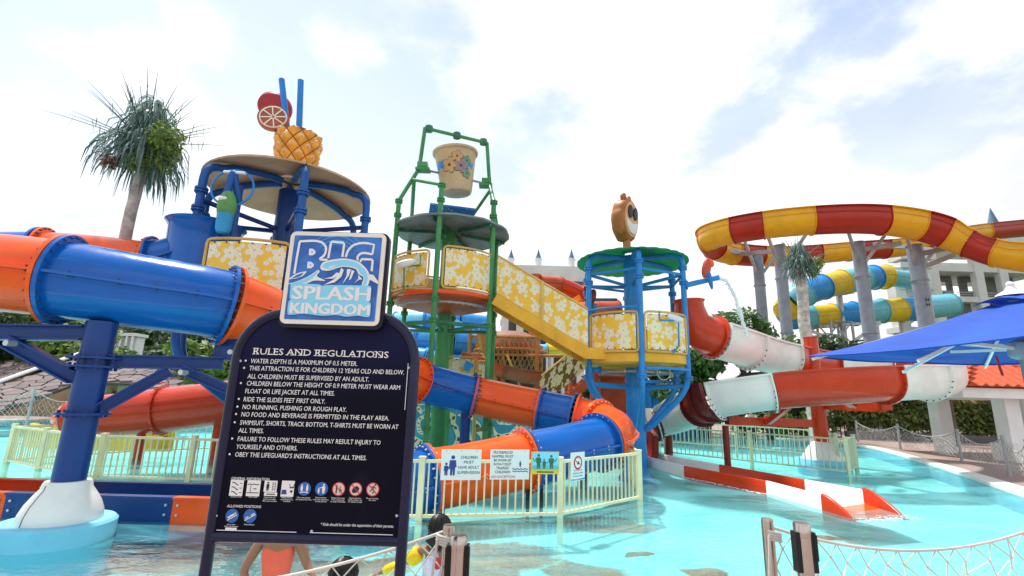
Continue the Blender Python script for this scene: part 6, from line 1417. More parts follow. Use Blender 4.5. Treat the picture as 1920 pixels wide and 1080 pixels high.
pR = V((3.35, 3.0, 0)); metal_post('steel net post out at far right', pR, 1.22, .03)
def near_net(label, a, c, sag, nx, seed):
    t = thing('rope_net', label, 'net', (a.x, a.y, 0), 'near rope nets'); top = cat(a, c, sag); bot = lambda u: V((a.lerp(c, u).x, a.lerp(c, u).y, .08))
    b = B(); b.tube([top(i / 60) for i in range(61)], .0075, 8); part('top_rope', b, 'rope_white', t); net(t, top, bot, nx, 12, .0036, 'rope_white', .014, seed)
    b = B()
    for k in range(4): b.torus(a + V((0, 0, -.02 - .012 * k)), (.2, .1, 1), .038, .006, 20, 6)
    b.tube([a + V((-.03, -.03, -.03)), a + V((-.045, -.035, -.2)), a + V((-.03, -.04, -.5)), a + V((-.035, -.035, -.85))], .007, 6); part('lashing', b, 'rope_white', t)
near_net('white rope net sagging from the left steel post behind the sign legs', V((pA.x - .02, pA.y, zA_ - .03)), V((pL.x, pL.y, 1.0)), .34, 52, 4)
near_net('white rope net sagging across the lower right corner', V((pC.x + .02, pC.y, zC_ - .04)), V((pR.x, pR.y, 1.19)), .17, 34, 5)
# nets round the deck
def far_net(label, posts, zh, sag, seed, nx, group='nets round the pool deck', m='rope_grey', pm='galvanised'):
    for i, p in enumerate(posts):
        b = B(); b.cyl((p.x, p.y, 0), (p.x, p.y, zh), .045, None, 10); b.cyl((p.x, p.y, zh), (p.x, p.y, zh + .03), .055, None, 10)
        solo('net_post', b, pm, label[1][i], 'post', (p.x, p.y, 0), group)
    for i in range(len(posts) - 1):
        a, c = posts[i] + V((0, 0, zh - .03)), posts[i + 1] + V((0, 0, zh - .03)); t = thing('deck_net', label[0][i], 'net', posts[i], group)
        b = B(); b.tube([cat(a, c, sag)(k / 20) for k in range(21)], .016, 6); part('top_rope', b, m, t); net(t, cat(a, c, sag), lambda u: V((lerp(a.x, c.x, u), lerp(a.y, c.y, u), .12)), nx, 10, .006, m, .02, seed + i, 3)
rp_ = [onz(1940, 910, 0), onz(1893, 892, 0), onz(1804, 865, 0), onz(1689, 843, 0), onz(1609, 829, 0)]
far_net((['deck net running out of frame at the right edge', 'deck net span nearest the tiled gazebo', 'middle deck net span in front of the hedge', 'farthest deck net span right of the red post'], ['net post just outside the right edge', 'nearest net post below the gazebo', 'second net post from the gazebo', 'third net post from the gazebo', 'farthest net post beside the hedge end']), rp_, 1.02, .30, 30, 30)
lp_ = [at(-70, 800, 20), at(53, 780, 19), at(170, 780, 19.5)]; lp_ = [V((p.x, p.y, 0)) for p in lp_]
far_net((['grey deck net at the far left edge', 'grey deck net left of the blue pole'], ['net post outside the left edge', 'net post holding the net peak at far left', 'net post hidden behind the blue pole']), lp_, 1.55, .45, 40, 26)

# ---------------------------------------------------------------- parasol
PZ = 2.27; cP = V((4.98, 4.70, PZ)); hx = 1.8 * .57; hy = 1.8 * .82; pa_, pb2, pd_, pcn = cP + V((-hy, hx, 0)), cP + V((hx, hy, 0)), cP + V((-hx, -hy, 0)), cP + V((hy, -hx, 0))
PAR = thing('blue_parasol', 'large square blue parasol on a grey pole at right', 'parasol', (cP.x, cP.y, 0))
apx = V((cP.x, cP.y, PZ + .52)); crn_ = [pa_, pd_, pcn, pb2]
g = NG('parasol_cloth'); ob = g.tc.outputs['Object']; c = g.mix(g.ramp(g.noise(ob, 1.2, 5), .3, .7), (.002, .052, .34), (.004, .078, .44)); mp = g.node('ShaderNodeMapping', {'Vector': ob, 'Scale': (2, 2, 14)}); g.bump(g.math('ADD', g.noise(mp.outputs[0], .9, 3, .5, .6), g.math('MULTIPLY', g.noise(ob, 160, 2), .04)), .5, .05); g.base(c, .75)
tr_ = g.node('ShaderNodeBsdfTranslucent', {'Color': (.006, .05, .5, 1)}); ms_ = g.node('ShaderNodeMixShader', {0: .04}); g.L.new(g.p.outputs[0], ms_.inputs[1]); g.L.new(tr_.outputs[0], ms_.inputs[2]); g.L.new(ms_.outputs[0], g.out.inputs[0]); MATS['parasol_cloth'] = g.m
rnd = random.Random(3)
for i in range(4):
    A_, C_ = crn_[i], crn_[(i + 1) % 4]; mid = (A_ + C_) / 2
    def fn(u, v):
        edge = A_.lerp(C_, u); p = apx.lerp(edge, .10 + .90 * v); sag = 1 - abs(2 * u - 1)
        wr = .012 * math.sin(v * 22 + 5 * u + i) * sag * v + .010 * math.sin(v * 37 - 9 * u) * sag
        return p + V((0, 0, -.13 * v * (1 - v) * 2.0 * (.6 + .4 * sag) - .035 * sag * v + wr))
    b = B(); b.grid(fn, 26, 30); vb = [fn(k / 26, 1) for k in range(27)]
    b.add(vb + [p + V((0, 0, -.012)) + (p - V((cP.x, cP.y, p.z))) * -.004 for p in vb], [(k, k + 1, 27 + k + 1, 27 + k) for k in range(26)])
    part('canopy_panel', b, 'parasol_cloth', PAR, ang=80, fix=False)
b = B(); capc = [apx.lerp(c_, .17) + V((0, 0, .035)) for c_ in crn_]; vs = []; nn = 10
for i in range(4):
    A_, C_ = capc[i], capc[(i + 1) % 4]
    b.grid(lambda u, v: (apx + V((0, 0, .05))).lerp(A_.lerp(C_, u), .05 + .95 * v) + V((0, 0, .05 * math.sin(u * math.pi) * v)), 10, 4)
part('vent_cap', b, 'parasol_cloth', PAR, ang=80, fix=False)
b = B(); b.lathe([(.13, .0), (.115, .02), (.05, .06), (.03, .10), (.036, .12), (.02, .145), (0, .15)], apx + V((0, 0, .03)), 20); part('finial', b, 'white_paint', PAR)
b = B(); b.cyl((cP.x, cP.y, 0), (cP.x, cP.y, apx.z - .02), .045, .042, 20); part('pole', b, 'steel_grey', PAR)
hubz = PZ + .02; b = B(); b.lathe([(.045, hubz - .10), (.10, hubz - .08), (.115, hubz - .06), (.115, hubz + .06), (.07, hubz + .08), (.045, hubz + .1)], (cP.x, cP.y, 0), 20); part('runner_hub', b, 'steel_grey', PAR)
b = B(); b.lathe([(.045, apx.z - .16), (.09, apx.z - .14), (.09, apx.z - .06), (.045, apx.z - .05)], (cP.x, cP.y, 0), 20); part('top_hub', b, 'steel_grey', PAR)
rib_e = crn_ + [(crn_[i] + crn_[(i + 1) % 4]) / 2 for i in range(4)]
for i_e, e in enumerate(rib_e):
    sgm = (lambda v: apx.lerp(e, v) + V((0, 0, -.13 * v * (1 - v) * 2.0 * .6 - .045))) if i_e < 4 else (lambda v: apx.lerp(e, v) + V((0, 0, -.26 * v * (1 - v) - .035 * v - .115)))
    b = B(); b.beam(sgm(.04), sgm(.98), .022, .03); o = part('rib', b, 'white_paint', PAR, smooth=False); b = B(); b.beam(V((cP.x, cP.y, hubz)) + (sgm(.5) - V((cP.x, cP.y, hubz))).normalized() * .1, sgm(.52), .02, .028); part('strut', b, 'white_paint', o, smooth=False)
b = B(); b.lathe([(0, .0), (.42, .0), (.42, .05), (.36, .07), (.06, .09), (.055, .35)], (cP.x, cP.y, 0), 24); part('base', b, 'concrete_dark', PAR)
q = V((cP.x - .17, cP.y + .1, hubz - .06)); b = B(); s_ = .018
pts = [q, q + V((.01, 0, -.05)), q + V((.025, .01, -.11)), q + V((.03, 0, -.19))]; vs = []
for k, p in enumerate(pts): vs += [p + V((-s_, 0, 0)), p + V((s_, .01, 0)), p + V((s_, .014, 0)), p + V((-s_, .004, 0))]
b.add(vs, [(4 * i + j, 4 * i + (j + 1) % 4, 4 * i + 4 + (j + 1) % 4, 4 * i + 4 + j) for i in range(3) for j in range(4)]); solo('tie_strap', b, 'red_cloth', 'dark red tie strap hanging under the parasol', 'strap', q)
# ---------------------------------------------------------------- rules sign in the foreground
YS_ = 1.75; SO = V((0, YS_, 0)); SN = V((0, -1, 0)); SU = V((1, 0, 0)); SW = V((0, 0, 1))
def sp_(px, py, Y=YS_): p = at(px, py, Y); return p.x, p.z
xl = (sp_(449, 660)[0] + sp_(393, 1000)[0]) / 2; xr = (sp_(777, 700)[0] + sp_(754, 1000)[0]) / 2; zt = sp_(650, 590)[1]; zb = sp_(575, 1010)[1]; ra = .17; ft = .0185
SG = thing('rules_sign', 'dark navy rules and regulations sign with arched tube frame, nearest the camera', 'sign', ((xl + xr) / 2, YS_, 0))
fp = [V((xl, YS_, 0)), V((xl, YS_, zt - ra))] + [V((xl + ra - ra * math.cos(a), YS_, zt - ra + ra * math.sin(a))) for a in [R_(9 * i) for i in range(1, 11)]] + [V((xr - ra + ra * math.sin(a), YS_, zt - ra + ra * math.cos(a))) for a in [R_(9 * i) for i in range(0, 11)]] + [V((xr, YS_, 0))]
b = B(); b.tube(fp, ft, 16); part('tube_frame', b, 'frame_navy', SG, ang=60)
b = B(); b.cyl(V((xl + .01, YS_, zb)), V((xr - .01, YS_, zb)), ft * .95, None, 16); part('cross_bar', b, 'frame_navy', SG)
for x in (xl, xr):
    b = B(); b.cyl(V((x, YS_ - .28, .02)), V((x, YS_ + .28, .02)), .02, None, 12); part('foot', b, 'frame_navy', SG)
ins = .012; outl = [(xl + ins, zb + .012), (xl + ins, zt - ra)] + [(xl + ra - (ra - ins) * math.cos(a), zt - ra + (ra - ins) * math.sin(a)) for a in [R_(9 * i) for i in range(1, 11)]] + [(xr - ra + (ra - ins) * math.sin(a), zt - ra + (ra - ins) * math.cos(a)) for a in [R_(9 * i) for i in range(0, 11)]] + [(xr - ins, zb + .012)]
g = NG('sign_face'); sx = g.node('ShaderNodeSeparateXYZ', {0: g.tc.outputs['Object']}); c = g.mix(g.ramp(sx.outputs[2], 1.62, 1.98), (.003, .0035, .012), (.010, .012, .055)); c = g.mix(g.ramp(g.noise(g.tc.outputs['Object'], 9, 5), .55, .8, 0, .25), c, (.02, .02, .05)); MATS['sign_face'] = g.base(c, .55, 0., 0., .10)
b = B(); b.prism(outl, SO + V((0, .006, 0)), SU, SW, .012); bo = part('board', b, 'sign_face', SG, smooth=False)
FO = SO + V((0, -.0075, 0))
# pale strips stand for light reflected at the board edge, right and bottom
for p0, p1 in (((xl + .022, zb + .021), (lerp(xl, xr, .45), zb + .021)), ((lerp(xl, xr, .52), zb + .021), (xr - .03, zb + .021)), ((xr - .021, zt - ra), (xr - .021, zt - ra - .16))):
    b = B(); b.beam(V((p0[0], YS_ - .009, p0[1])), V((p1[0], YS_ - .009, p1[1])), .002, .0016, V((0, 1, 0))); part('edge_reflection', b, 'print_white', bo, smooth=False)
def line(s, x0, x1, py, cap, off=.004, shear=.06, bold=True, m='print_white', lean=.028):
    a = sp_(x0, py); c = sp_(x1, py + lean * (x1 - x0)); ch = a[1] - sp_(x0, py + cap)[1]
    return fit_text(s, a[0], c[0], (a[1] + c[1]) / 2, ch, FO, SU, SW, SN, m, SG, 'lettering', shear, off, depth=.0006)
def bullet(px, py):
    a = sp_(px, py); b = B(); b.v = [FO + SU * x + SW * z + SN * .0006 for x, z in ell(a[0], a[1], .0035, .0035, 12)]; b.f = [tuple(range(12))]; part('bullet', b, 'print_white', SG, smooth=False, fix=False)
# heading with slab feet on its stems, as the photographed serif face has
H = 'RULES AND REGULATIONS'; hd_ = line(H, 477, 729, 664.5, 12.0, .010, 0)
sb = {'R': (.22, .85), 'U': (.2, .8, -.2, -.8), 'L': (.22,), 'E': (.22,), 'A': (.12, .88), 'N': (.2, .85), 'D': (.22,), 'G': (.85,), 'T': (.5,), 'I': (.5,)}
def letter_boxes(s, size=1.):
    cu = bpy.data.curves.new('t', 'FONT'); cu.size = size; to = bpy.data.objects.new('t', cu); COL.objects.link(to); xs = []
    for i in range(len(s)):
        w2 = []
        for t_ in (s[:i] + 'I', s[:i + 1] + 'I'):
            cu.body = t_; bpy.context.view_layer.update(); w2.append(max(v[0] for v in to.bound_box))
        xs.append((w2[0], w2[1]))
    bpy.data.objects.remove(to); bpy.data.curves.remove(cu); return xs
lb_ = letter_boxes(H); x_a = sp_(477, 664.5); x_c = sp_(729, 664.5 + .028 * 252); zb0 = (x_a[1] + x_c[1]) / 2; ch = x_a[1] - sp_(477, 676.5)[1]; tot = lb_[-1][1] - lb_[0][0]; b = B()
for s, (p, q) in zip(H, lb_):
    for f_ in sb.get(s, ()):
        up = f_ < 0; f_ = abs(f_); xx = x_a[0] + (x_c[0] - x_a[0]) * ((p - lb_[0][0]) + (q - p) * (f_ * .82 - .12)) / tot
        for zz in ((zb0 + ch - .0011, zb0 + .0011) if s in 'RILEDN' else ((zb0 + ch - .0011,) if s == 'U' else (zb0 + .0011,))):
            w2 = .0048; b.add([FO + SU * (xx - w2) + SW * (zz - .0011) + SN * .0008, FO + SU * (xx + w2) + SW * (zz - .0011) + SN * .0008, FO + SU * (xx + w2) + SW * (zz + .0011) + SN * .0008, FO + SU * (xx - w2) + SW * (zz + .0011) + SN * .0008], [(0, 1, 2, 3)])
part('serifs', b, 'print_white', hd_, smooth=False, fix=False)
for s, x0, x1, py, bx in (('WATER DEPTH IS A MAXIMUM OF 0.5 METER.', 472, 671, 681, 463), ('THIS ATTRACTION IS FOR CHILDREN 12 YEARS OLD AND BELOW.', 469.5, 758, 694.5, 460), ('ALL CHILDREN MUST BE SUPERVISED BY AN ADULT.', 466, 692.7, 709.5, None), ('CHILDREN BELOW THE HEIGHT OF 0.9 METER MUST WEAR ARM', 464.5, 751, 722.8, 454), ('FLOAT OR LIFE JACKET AT ALL TIMES.', 461.7, 628.5, 737.2, None), ('RIDE THE SLIDES FEET FIRST ONLY.', 458.8, 611, 752.5, 450), ('NO RUNNING, PUSHING OR ROUGH PLAY.', 456.6, 651, 766.8, 447.5), ('NO FOOD AND BEVERAGE IS PERMITTED IN THE PLAY AREA.', 454.4, 730, 780.6, 445), ('SWIMSUIT, SHORTS, TRACK BOTTOM, T-SHIRTS MUST BE WORN AT', 452, 747.8, 796, 442.5), ('ALL TIMES.', 449, 496, 810.6, None), ('FAILURE TO FOLLOW THESE RULES MAY RESULT INJURY TO', 447.5, 714.4, 826.3, 437.7), ('YOURSELF AND OTHERS.', 445, 559, 841, None), ("OBEY THE LIFEGUARD'S INSTRUCTIONS AT ALL TIMES.", 442.8, 688, 855.5, 433)):
    line(s, x0, x1, py, 8.6, .008)
    if bx: bullet(bx, py - 4.5)
line('GENERAL INFORMATION', 436, 507, 898.5, 5.0, .012, 0); line('ALLOWED POSITIONS', 428, 491.5, 950, 5.0, .012, 0); line('* Kids should be under the supervision of their parents.', 603, 739, 984.4, 5.6, .012, .18)
def pshape(pts, m, nm='pictogram', lay=1, parent=None):
    SEQ[0] += 1; b = B(); b.v = [FO + SU * x + SW * z + SN * (.0006 * lay + .00002 * (SEQ[0] % 25)) for x, z in pts]; b.f = [tuple(range(len(pts)))]; return part(nm, b, m, parent or SG, smooth=False, fix=False)
def pq(px, py): return sp_(px, py)
PXM = sp_(600, 915)[0] - sp_(599, 915)[0]
def loc(cx, cy, pts): a = pq(cx, cy); return [(a[0] + x * PXM, a[1] - y * PXM) for x, y in pts]
def isq(x0, x1, y0, y1): c = ((x0 + x1) / 2, (y0 + y1) / 2); w2, h2 = (x1 - x0) / 2 - 2, (y1 - y0) / 2; return pshape(loc(*c, [(-w2, -h2), (w2, -h2), (w2, h2), (-w2, h2)]), 'print_white', 'icon_plate'), c
def man(c, x, y, h, m, par, lay=2): 
    pshape(loc(*c, ell(x, y - h * .9, h * .11, h * .11, 10)), m, 'icon_figure', lay, par); pshape(loc(*c, [(x - h * .15, y - h * .76), (x + h * .15, y - h * .76), (x + h * .17, y - h * .4), (x + h * .1, y), (x + h * .02, y), (x, y - h * .36), (x - h * .02, y), (x - h * .1, y), (x - h * .17, y - h * .4)]), m, 'icon_figure', lay, par)
def stroke(c, pts, w_, m, par, lay=2): pshape(loc(*c, strip(pts, w_)), m, 'icon_stroke', lay, par)
o, c = isq(431.6, 460.3, 900, 928)
for y in (-8, 0, 8): stroke(c, [(-9, y - 2), (-4, y - 1), (0, y + 2), (3, y + 3)], .8, 'print_ink', o); stroke(c, [(6, y), (10, y)], .6, 'print_ink', o)
o, c = isq(463, 492, 900.5, 928.5); stroke(c, [(-11, -6), (-7, -7.5), (-3, -6), (1, -7.5), (5, -6), (10, -7)], .7, 'print_ink', o); stroke(c, [(-5, -5), (-5, 7)], .5, 'print_ink', o); stroke(c, [(-11, 8), (11, 8)], .7, 'print_ink', o); stroke(c, [(0, 1), (6, 1)], .7, 'print_ink', o)
o, c = isq(495.5, 523.7, 901, 921); man(c, -5, 8, 16, 'print_ink', o); stroke(c, [(4, -8), (4, 8)], .4, 'print_ink', o); stroke(c, [(9, -8), (9, 8)], .4, 'print_ink', o)
for y in (-6, -3, 0, 3, 6): stroke(c, [(4, y), (9, y)], .35, 'print_ink', o)
o, c = isq(495.5, 523.7, 922.6, 928.8); stroke(c, [(-8, 0), (8, 0)], .9, 'print_ink', o)
o, c = isq(527.4, 555.4, 901.5, 929.5); pshape(loc(*c, [(-10, 2), (-2, 2), (-1, 10), (-5.5, 10), (-6, 7), (-6.5, 10), (-11, 10)]), 'print_navy', 'icon_figure', 2, o); stroke(c, [(3, -9), (4, -3), (7, -2), (7.5, -4), (8, -2), (11, -3), (11.5, -9)], .5, 'print_ink', o); pshape(loc(*c, [(3.5, -3.5), (7, -3.5), (7, -1), (4, -1)]), 'print_ink', 'icon_figure', 2, o); pshape(loc(*c, [(8, -3.5), (11.5, -3.5), (11, -1), (8, -1)]), 'print_ink', 'icon_figure', 2, o); pshape(loc(*c, [(4, 3), (11, 3), (7.5, 8)]), 'print_ink', 'icon_figure', 2, o)
def icirc(cx, cy, kind):
    c = (cx, cy)
    if kind == 'b': return pshape(loc(*c, ell(0, 0, 12, 12, 28)), 'print_blue', 'icon_plate'), c
    o = pshape(loc(*c, ell(0, 0, 12.3, 12.3, 28)), 'print_red', 'icon_plate'); pshape(loc(*c, ell(0, 0, 10.6, 10.6, 28)), 'print_pink', 'icon_field', 2, o); return o, c
o, c = icirc(572.8, 915.7, 'b'); man(c, -5, 5, 13, 'print_white', o); man(c, 5, 5, 13, 'print_white', o); stroke(c, [(-8, 7), (0, 5.5), (8, 7)], .7, 'print_white', o)
o, c = icirc(604.7, 915.7, 'b'); man(c, -5, 8, 10, 'print_white', o); man(c, 4, 8, 17, 'print_white', o); stroke(c, [(-4, -1), (2, -3)], .7, 'print_white', o)
for cx, y in ((636.6, 916), (668.4, 916.4), (700.3, 916.8)):
    o, c = icirc(cx, y, 'r')
    if cx < 640: stroke(c, [(-4, -7), (-4, 8)], 1.2, 'print_ink', o, 3); stroke(c, [(3, -5), (2, 6)], .6, 'print_ink', o, 3); pshape(loc(*c, ell(5, 2, 1.4, 1.4, 8)), 'print_ink', 'icon_figure', 3, o)
    elif cx < 680: pshape(loc(*c, [(-7, 2), (-4, -3), (2, -6), (7, -2), (5, 4), (-1, 7), (-6, 6)]), 'print_ink', 'icon_figure', 3, o)
    else: stroke(c, [(2, -6), (0, -1), (3, 3), (0, 7)], 1.1, 'print_ink', o, 3); stroke(c, [(0, -1), (-5, 4)], .9, 'print_ink', o, 3); stroke(c, [(-4, -4), (1, -5), (6, -2)], .7, 'print_ink', o, 3); pshape(loc(*c, ell(4, -8, 1.7, 1.7, 8)), 'print_ink', 'icon_figure', 3, o)
    stroke(c, [(-7.6, -7.6), (7.6, 7.6)], .8, 'print_red', o, 4)
o, c = icirc(437.8, 966, 'b'); stroke(c, [(-8, 8), (9, -2)], .7, 'print_white', o); stroke(c, [(-7, 4), (-2, 0), (4, -3)], 1.5, 'print_white', o); pshape(loc(*c, ell(5.5, -4.5, 1.5, 1.5, 8)), 'print_white', 'icon_figure', 2, o)
o, c = icirc(471.2, 966.4, 'b'); stroke(c, [(-9, 8), (10, -3)], .7, 'print_white', o); stroke(c, [(-8, 4), (-3, 1)], .9, 'print_white', o); stroke(c, [(2, -1), (8, -5)], .9, 'print_white', o)
def cap_(lines, cx, py, w_):
    for i, (s, k) in enumerate(zip(lines, w_)): line(s, cx - k / 2, cx + k / 2, py + 3.5 * i, 2.6, .006, .1)
for lines, cx, w_, py in ((('Severity of ride',), 445, (20,), 931.5), (('Water depth',), 476, (17,), 931.8), (('People who are', 'below the height', '00cm can not slide'), 507.5, (21, 23, 26), 932.4), (('Sliding without', 'swimming suit is', 'forbidden'), 539.5, (20, 23, 13), 933), (('Clear immediately', 'the splashdown area'), 571, (25, 29), 933), (('Kids should be', 'under the supervision', 'of their parents'), 603, (20, 29, 21), 933.2), (('Sliding when using', 'some accessories', 'on body is forbidden'), 635, (25, 24, 28), 933.6), (('People who have', 'health problems are', 'not allowed to slide'), 667, (22, 26, 26), 934), (('Do not run along', 'the stairs'), 699, (22, 13), 934.4), (('Lie on your', 'back, feet forward'), 436, (16, 25), 983), (('Keep distance',), 469.5, (19,), 983.2)): cap_(lines, cx, py, w_)
o, c = isq(423, 448, 988.3, 992.4)
for px, py in ((408, 966), (745, 966), (453, 677), (768, 690), (586, 995)): a = sp_(px, py); b = B(); b.sphere(V((a[0], YS_ - .008, a[1])), (.005, .003, .005), 10, 6); part('screw', b, 'pale_bolt', SG)

# ---- logo panel
YL = 1.70
def lq(x, y, dy=0.): px, py = 520 + x / 5.686, 430 + y / 5.686; p = at(px, py, YL); return p.x, p.z
tl_, tr_2, bl_, br_ = lq(165, 20), lq(1165, 52), lq(8, 1002), lq(1085, 1032)
Lx0, Lx1 = (tl_[0] + bl_[0]) / 2, (tr_2[0] + br_[0]) / 2; Lz1, Lz0 = (tl_[1] + tr_2[1]) / 2, (bl_[1] + br_[1]) / 2
LGo = thing('logo_panel', 'square blue wave logo panel reading BIG SPLASH KINGDOM atop the rules sign', 'sign', ((Lx0 + Lx1) / 2, YL, Lz0))
def rrect(x0, x1, z0, z1, r, n=6):
    o = []
    for cx, cz, a0 in ((x1 - r, z1 - r, 0), (x0 + r, z1 - r, 90), (x0 + r, z0 + r, 180), (x1 - r, z0 + r, 270)): o += [(cx + r * math.cos(R_(a0 + 90 * i / n)), cz + r * math.sin(R_(a0 + 90 * i / n))) for i in range(n + 1)]
    return o
LO = V((0, YL, 0))
b = B(); b.prism(rrect(Lx0 - .005, Lx1 + .011, Lz0 - .013, Lz1 + .003, .026), LO + V((0, .03, 0)), SU, SW, .027); part('backing', b, 'sign_navy_deep', LGo, ang=60)
b = B(); b.prism(rrect(Lx0, Lx1, Lz0, Lz1, .022), LO + V((0, .003, 0)), SU, SW, .005); part('cream_border', b, 'print_cream', LGo, ang=60)
m_ = .0155
g = NG('logo_blue'); ob = g.tc.outputs['Object']; c = g.mix(g.ramp(g.noise(ob, 9, 4, .5, 1.), .35, .7), (.012, .10, .40), (.03, .20, .62)); MATS['logo_blue'] = g.base(c, .45)
b = B(); b.prism(rrect(Lx0 + m_, Lx1 - m_, Lz0 + m_, Lz1 - m_, .005), LO + V((0, -.002, 0)), SU, SW, .0012); part('blue_field', b, 'logo_blue', LGo, smooth=False)
LF = LO + V((0, -.0034, 0))
def lsh(pts, m, lay=1, nm='print'): SEQ[0] += 1; b = B(); b.v = [LF + SU * x + SW * z + SN * (.0004 * lay + .00001 * (SEQ[0] % 36)) for x, z in (lq(*p) for p in pts)]; b.f = [tuple(range(len(pts)))]; return part(nm, b, m, LGo, smooth=False, fix=False)
def lstroke(pts, w_, m, lay, nm):
    b = B(); P = strip(pts, w_); n = len(pts)
    for i in range(n - 1):
        SEQ[0] += 1; q = [P[i], P[i + 1], P[2 * n - 2 - i], P[2 * n - 1 - i]]; b.add([LF + SU * x + SW * z + SN * (.0004 * lay + .000012 * (i % 25)) for x, z in (lq(*p) for p in q)], [(0, 1, 2, 3)])
    return part(nm, b, m, LGo, smooth=False, fix=False)
def smooth2(pts, k=6): return [(p.x, p.y) for p in catmull([V((x, y, 0)) for x, y in pts], k)]
mat('logo_swirl', (.05, .34, .78), .5)
for r in range(5):
    lsh(strip([(640 + (190 + 42 * r) * math.cos(R_(a)), 330 + (170 + 40 * r) * math.sin(R_(a)) * 1.0) for a in range(215 + 5 * r, 330 - 3 * r, 9) if 330 + (170 + 40 * r) * math.sin(R_(a)) > 75], 5), 'logo_swirl', 1, 'swirl_line')
for pts in (smooth2([(186, 475), (215, 300), (243, 145)]) + smooth2([(250, 132), (400, 127), (480, 145), (520, 190), (522, 240), (500, 285), (462, 322), (540, 330)]), [(548, 312), (578, 142), (590, 136), (706, 146), (718, 158), (698, 298)], smooth2([(733, 300), (760, 230), (815, 175), (890, 152), (960, 152)]) + [(1035, 168), (1018, 262), (1010, 268)] + smooth2([(1005, 268), (930, 256), (885, 268), (860, 300), (862, 335)]), [(885, 352), (905, 322), (1010, 325), (1020, 335), (1010, 450)]):
    lstroke(pts, 12, 'print_white', 3, 'outlined_letter')
for cx, cy in ((376, 246), (358, 384)): lsh([(cx - 30, cy - 36), (cx + 5, cy - 36), (cx + 36, cy - 12), (cx + 36, cy + 14), (cx + 5, cy + 36), (cx - 36, cy + 34)], 'print_white', 3, 'letter_counter'); lsh(ell(cx, cy, 8, 8, 8), 'logo_blue', 4, 'letter_counter')
lsh(smooth2([(118, 585), (250, 545), (360, 490), (440, 436), (455, 460), (430, 505), (520, 552), (400, 550), (300, 590), (200, 592)], 4), 'print_white', 5, 'wave')
lsh(smooth2([(140, 578), (260, 548), (360, 500), (432, 448), (438, 462), (380, 525), (300, 572), (200, 585)], 4), 'print_pale_blue', 6, 'wave')
lsh(smooth2([(118, 540), (200, 480), (300, 452), (315, 462), (270, 505), (190, 530)], 4), 'print_white', 5, 'wave'); lsh(smooth2([(150, 532), (215, 490), (285, 468), (250, 505), (190, 522)], 4), 'logo_blue', 6, 'wave')
lsh(smooth2([(462, 410), (490, 360), (580, 330), (720, 316), (860, 345), (950, 420), (990, 500), (972, 600), (905, 600), (925, 520), (870, 480), (835, 425), (700, 405), (560, 445), (480, 440)], 4), 'print_white', 7, 'wave')
lsh(smooth2([(480, 405), (520, 366), (620, 342), (740, 334), (850, 358), (930, 428), (968, 505), (950, 590), (918, 592), (935, 520), (885, 470), (840, 412), (690, 395), (560, 432)], 4), 'print_pale_blue', 8, 'wave')
for p in ([(690, 415), (715, 440), (690, 510), (620, 570), (500, 598), (600, 545), (660, 490)], [(640, 465), (690, 480), (600, 530), (505, 532), (590, 510)], [(750, 430), (795, 430), (770, 500), (700, 588), (745, 500)], [(800, 440), (830, 450), (790, 540), (770, 545)], [(870, 490), (915, 540), (880, 540), (830, 575), (870, 530)], [(985, 485), (1030, 490), (1080, 560), (1080, 590), (1000, 545), (975, 560)], [(560, 405), (640, 385), (600, 412), (555, 425)]): lsh(p, 'print_white', 9, 'foam')
def ltext(s, x0, x1, yb, cap, m, off, lay, grow=0.):
    a = lq(x0, yb); c = lq(x1, yb + .032 * (x1 - x0)); ch = lq(x0, yb - cap)[1] - a[1]
    return fit_text(s, a[0] - grow, c[0] + grow, (a[1] + c[1]) / 2 - grow * .9, ch + grow * 1.2, LF, SU, SW, SN, m, LGo, 'lettering', 0., off, depth=.0004 * lay)
lsh(smooth2([(150, 605), (180, 585), (440, 590), (480, 605), (560, 598), (700, 600), (960, 605), (1005, 625), (1000, 740), (985, 775), (1002, 800), (995, 915), (965, 940), (860, 925), (740, 935), (640, 918), (480, 925), (300, 905), (150, 915), (118, 895), (128, 780), (150, 755), (140, 735)], 4), 'print_pale_blue', 9.5, 'lettering_ground')
for k_ in range(3):
    for s_, a_, c_, y_, h_ in (('SPLASH', 168, 987, 742, 140), ('KINGDOM', 145, 982, 893, 112)): ltext(s_, a_ + (k_ - 1) * 7, c_ + (k_ - 1) * 7, y_, h_, 'print_white', .02, 12 + k_ * .4)
# ---------------------------------------------------------------- people
def skin_mesh(name, verts, edges, radii, roots, m, lv=2):
    me = bpy.data.meshes.new('sk'); me.from_pydata([tuple(v) for v in verts], edges, []); o = bpy.data.objects.new('sk', me); COL.objects.link(o)
    md = o.modifiers.new('s', 'SKIN'); md.use_smooth_shade = True; md.branch_smoothing = .6
    sv = me.skin_vertices[0].data
    for i, r in enumerate(radii): sv[i].radius = (r, r) if isinstance(r, (int, float)) else r; sv[i].use_root = i in roots
    sd_ = o.modifiers.new('d', 'SUBSURF'); sd_.levels = lv; sd_.render_levels = lv
    bpy.context.view_layer.update(); out_ = bpy.data.meshes.new_from_object(o.evaluated_get(bpy.context.evaluated_depsgraph_get())); bpy.data.objects.remove(o); bpy.data.meshes.remove(me)
    out_.name = name; out_.materials.clear(); out_.materials.append(MATS[m]); out_.polygons.foreach_set('use_smooth', [True] * len(out_.polygons)); return out_
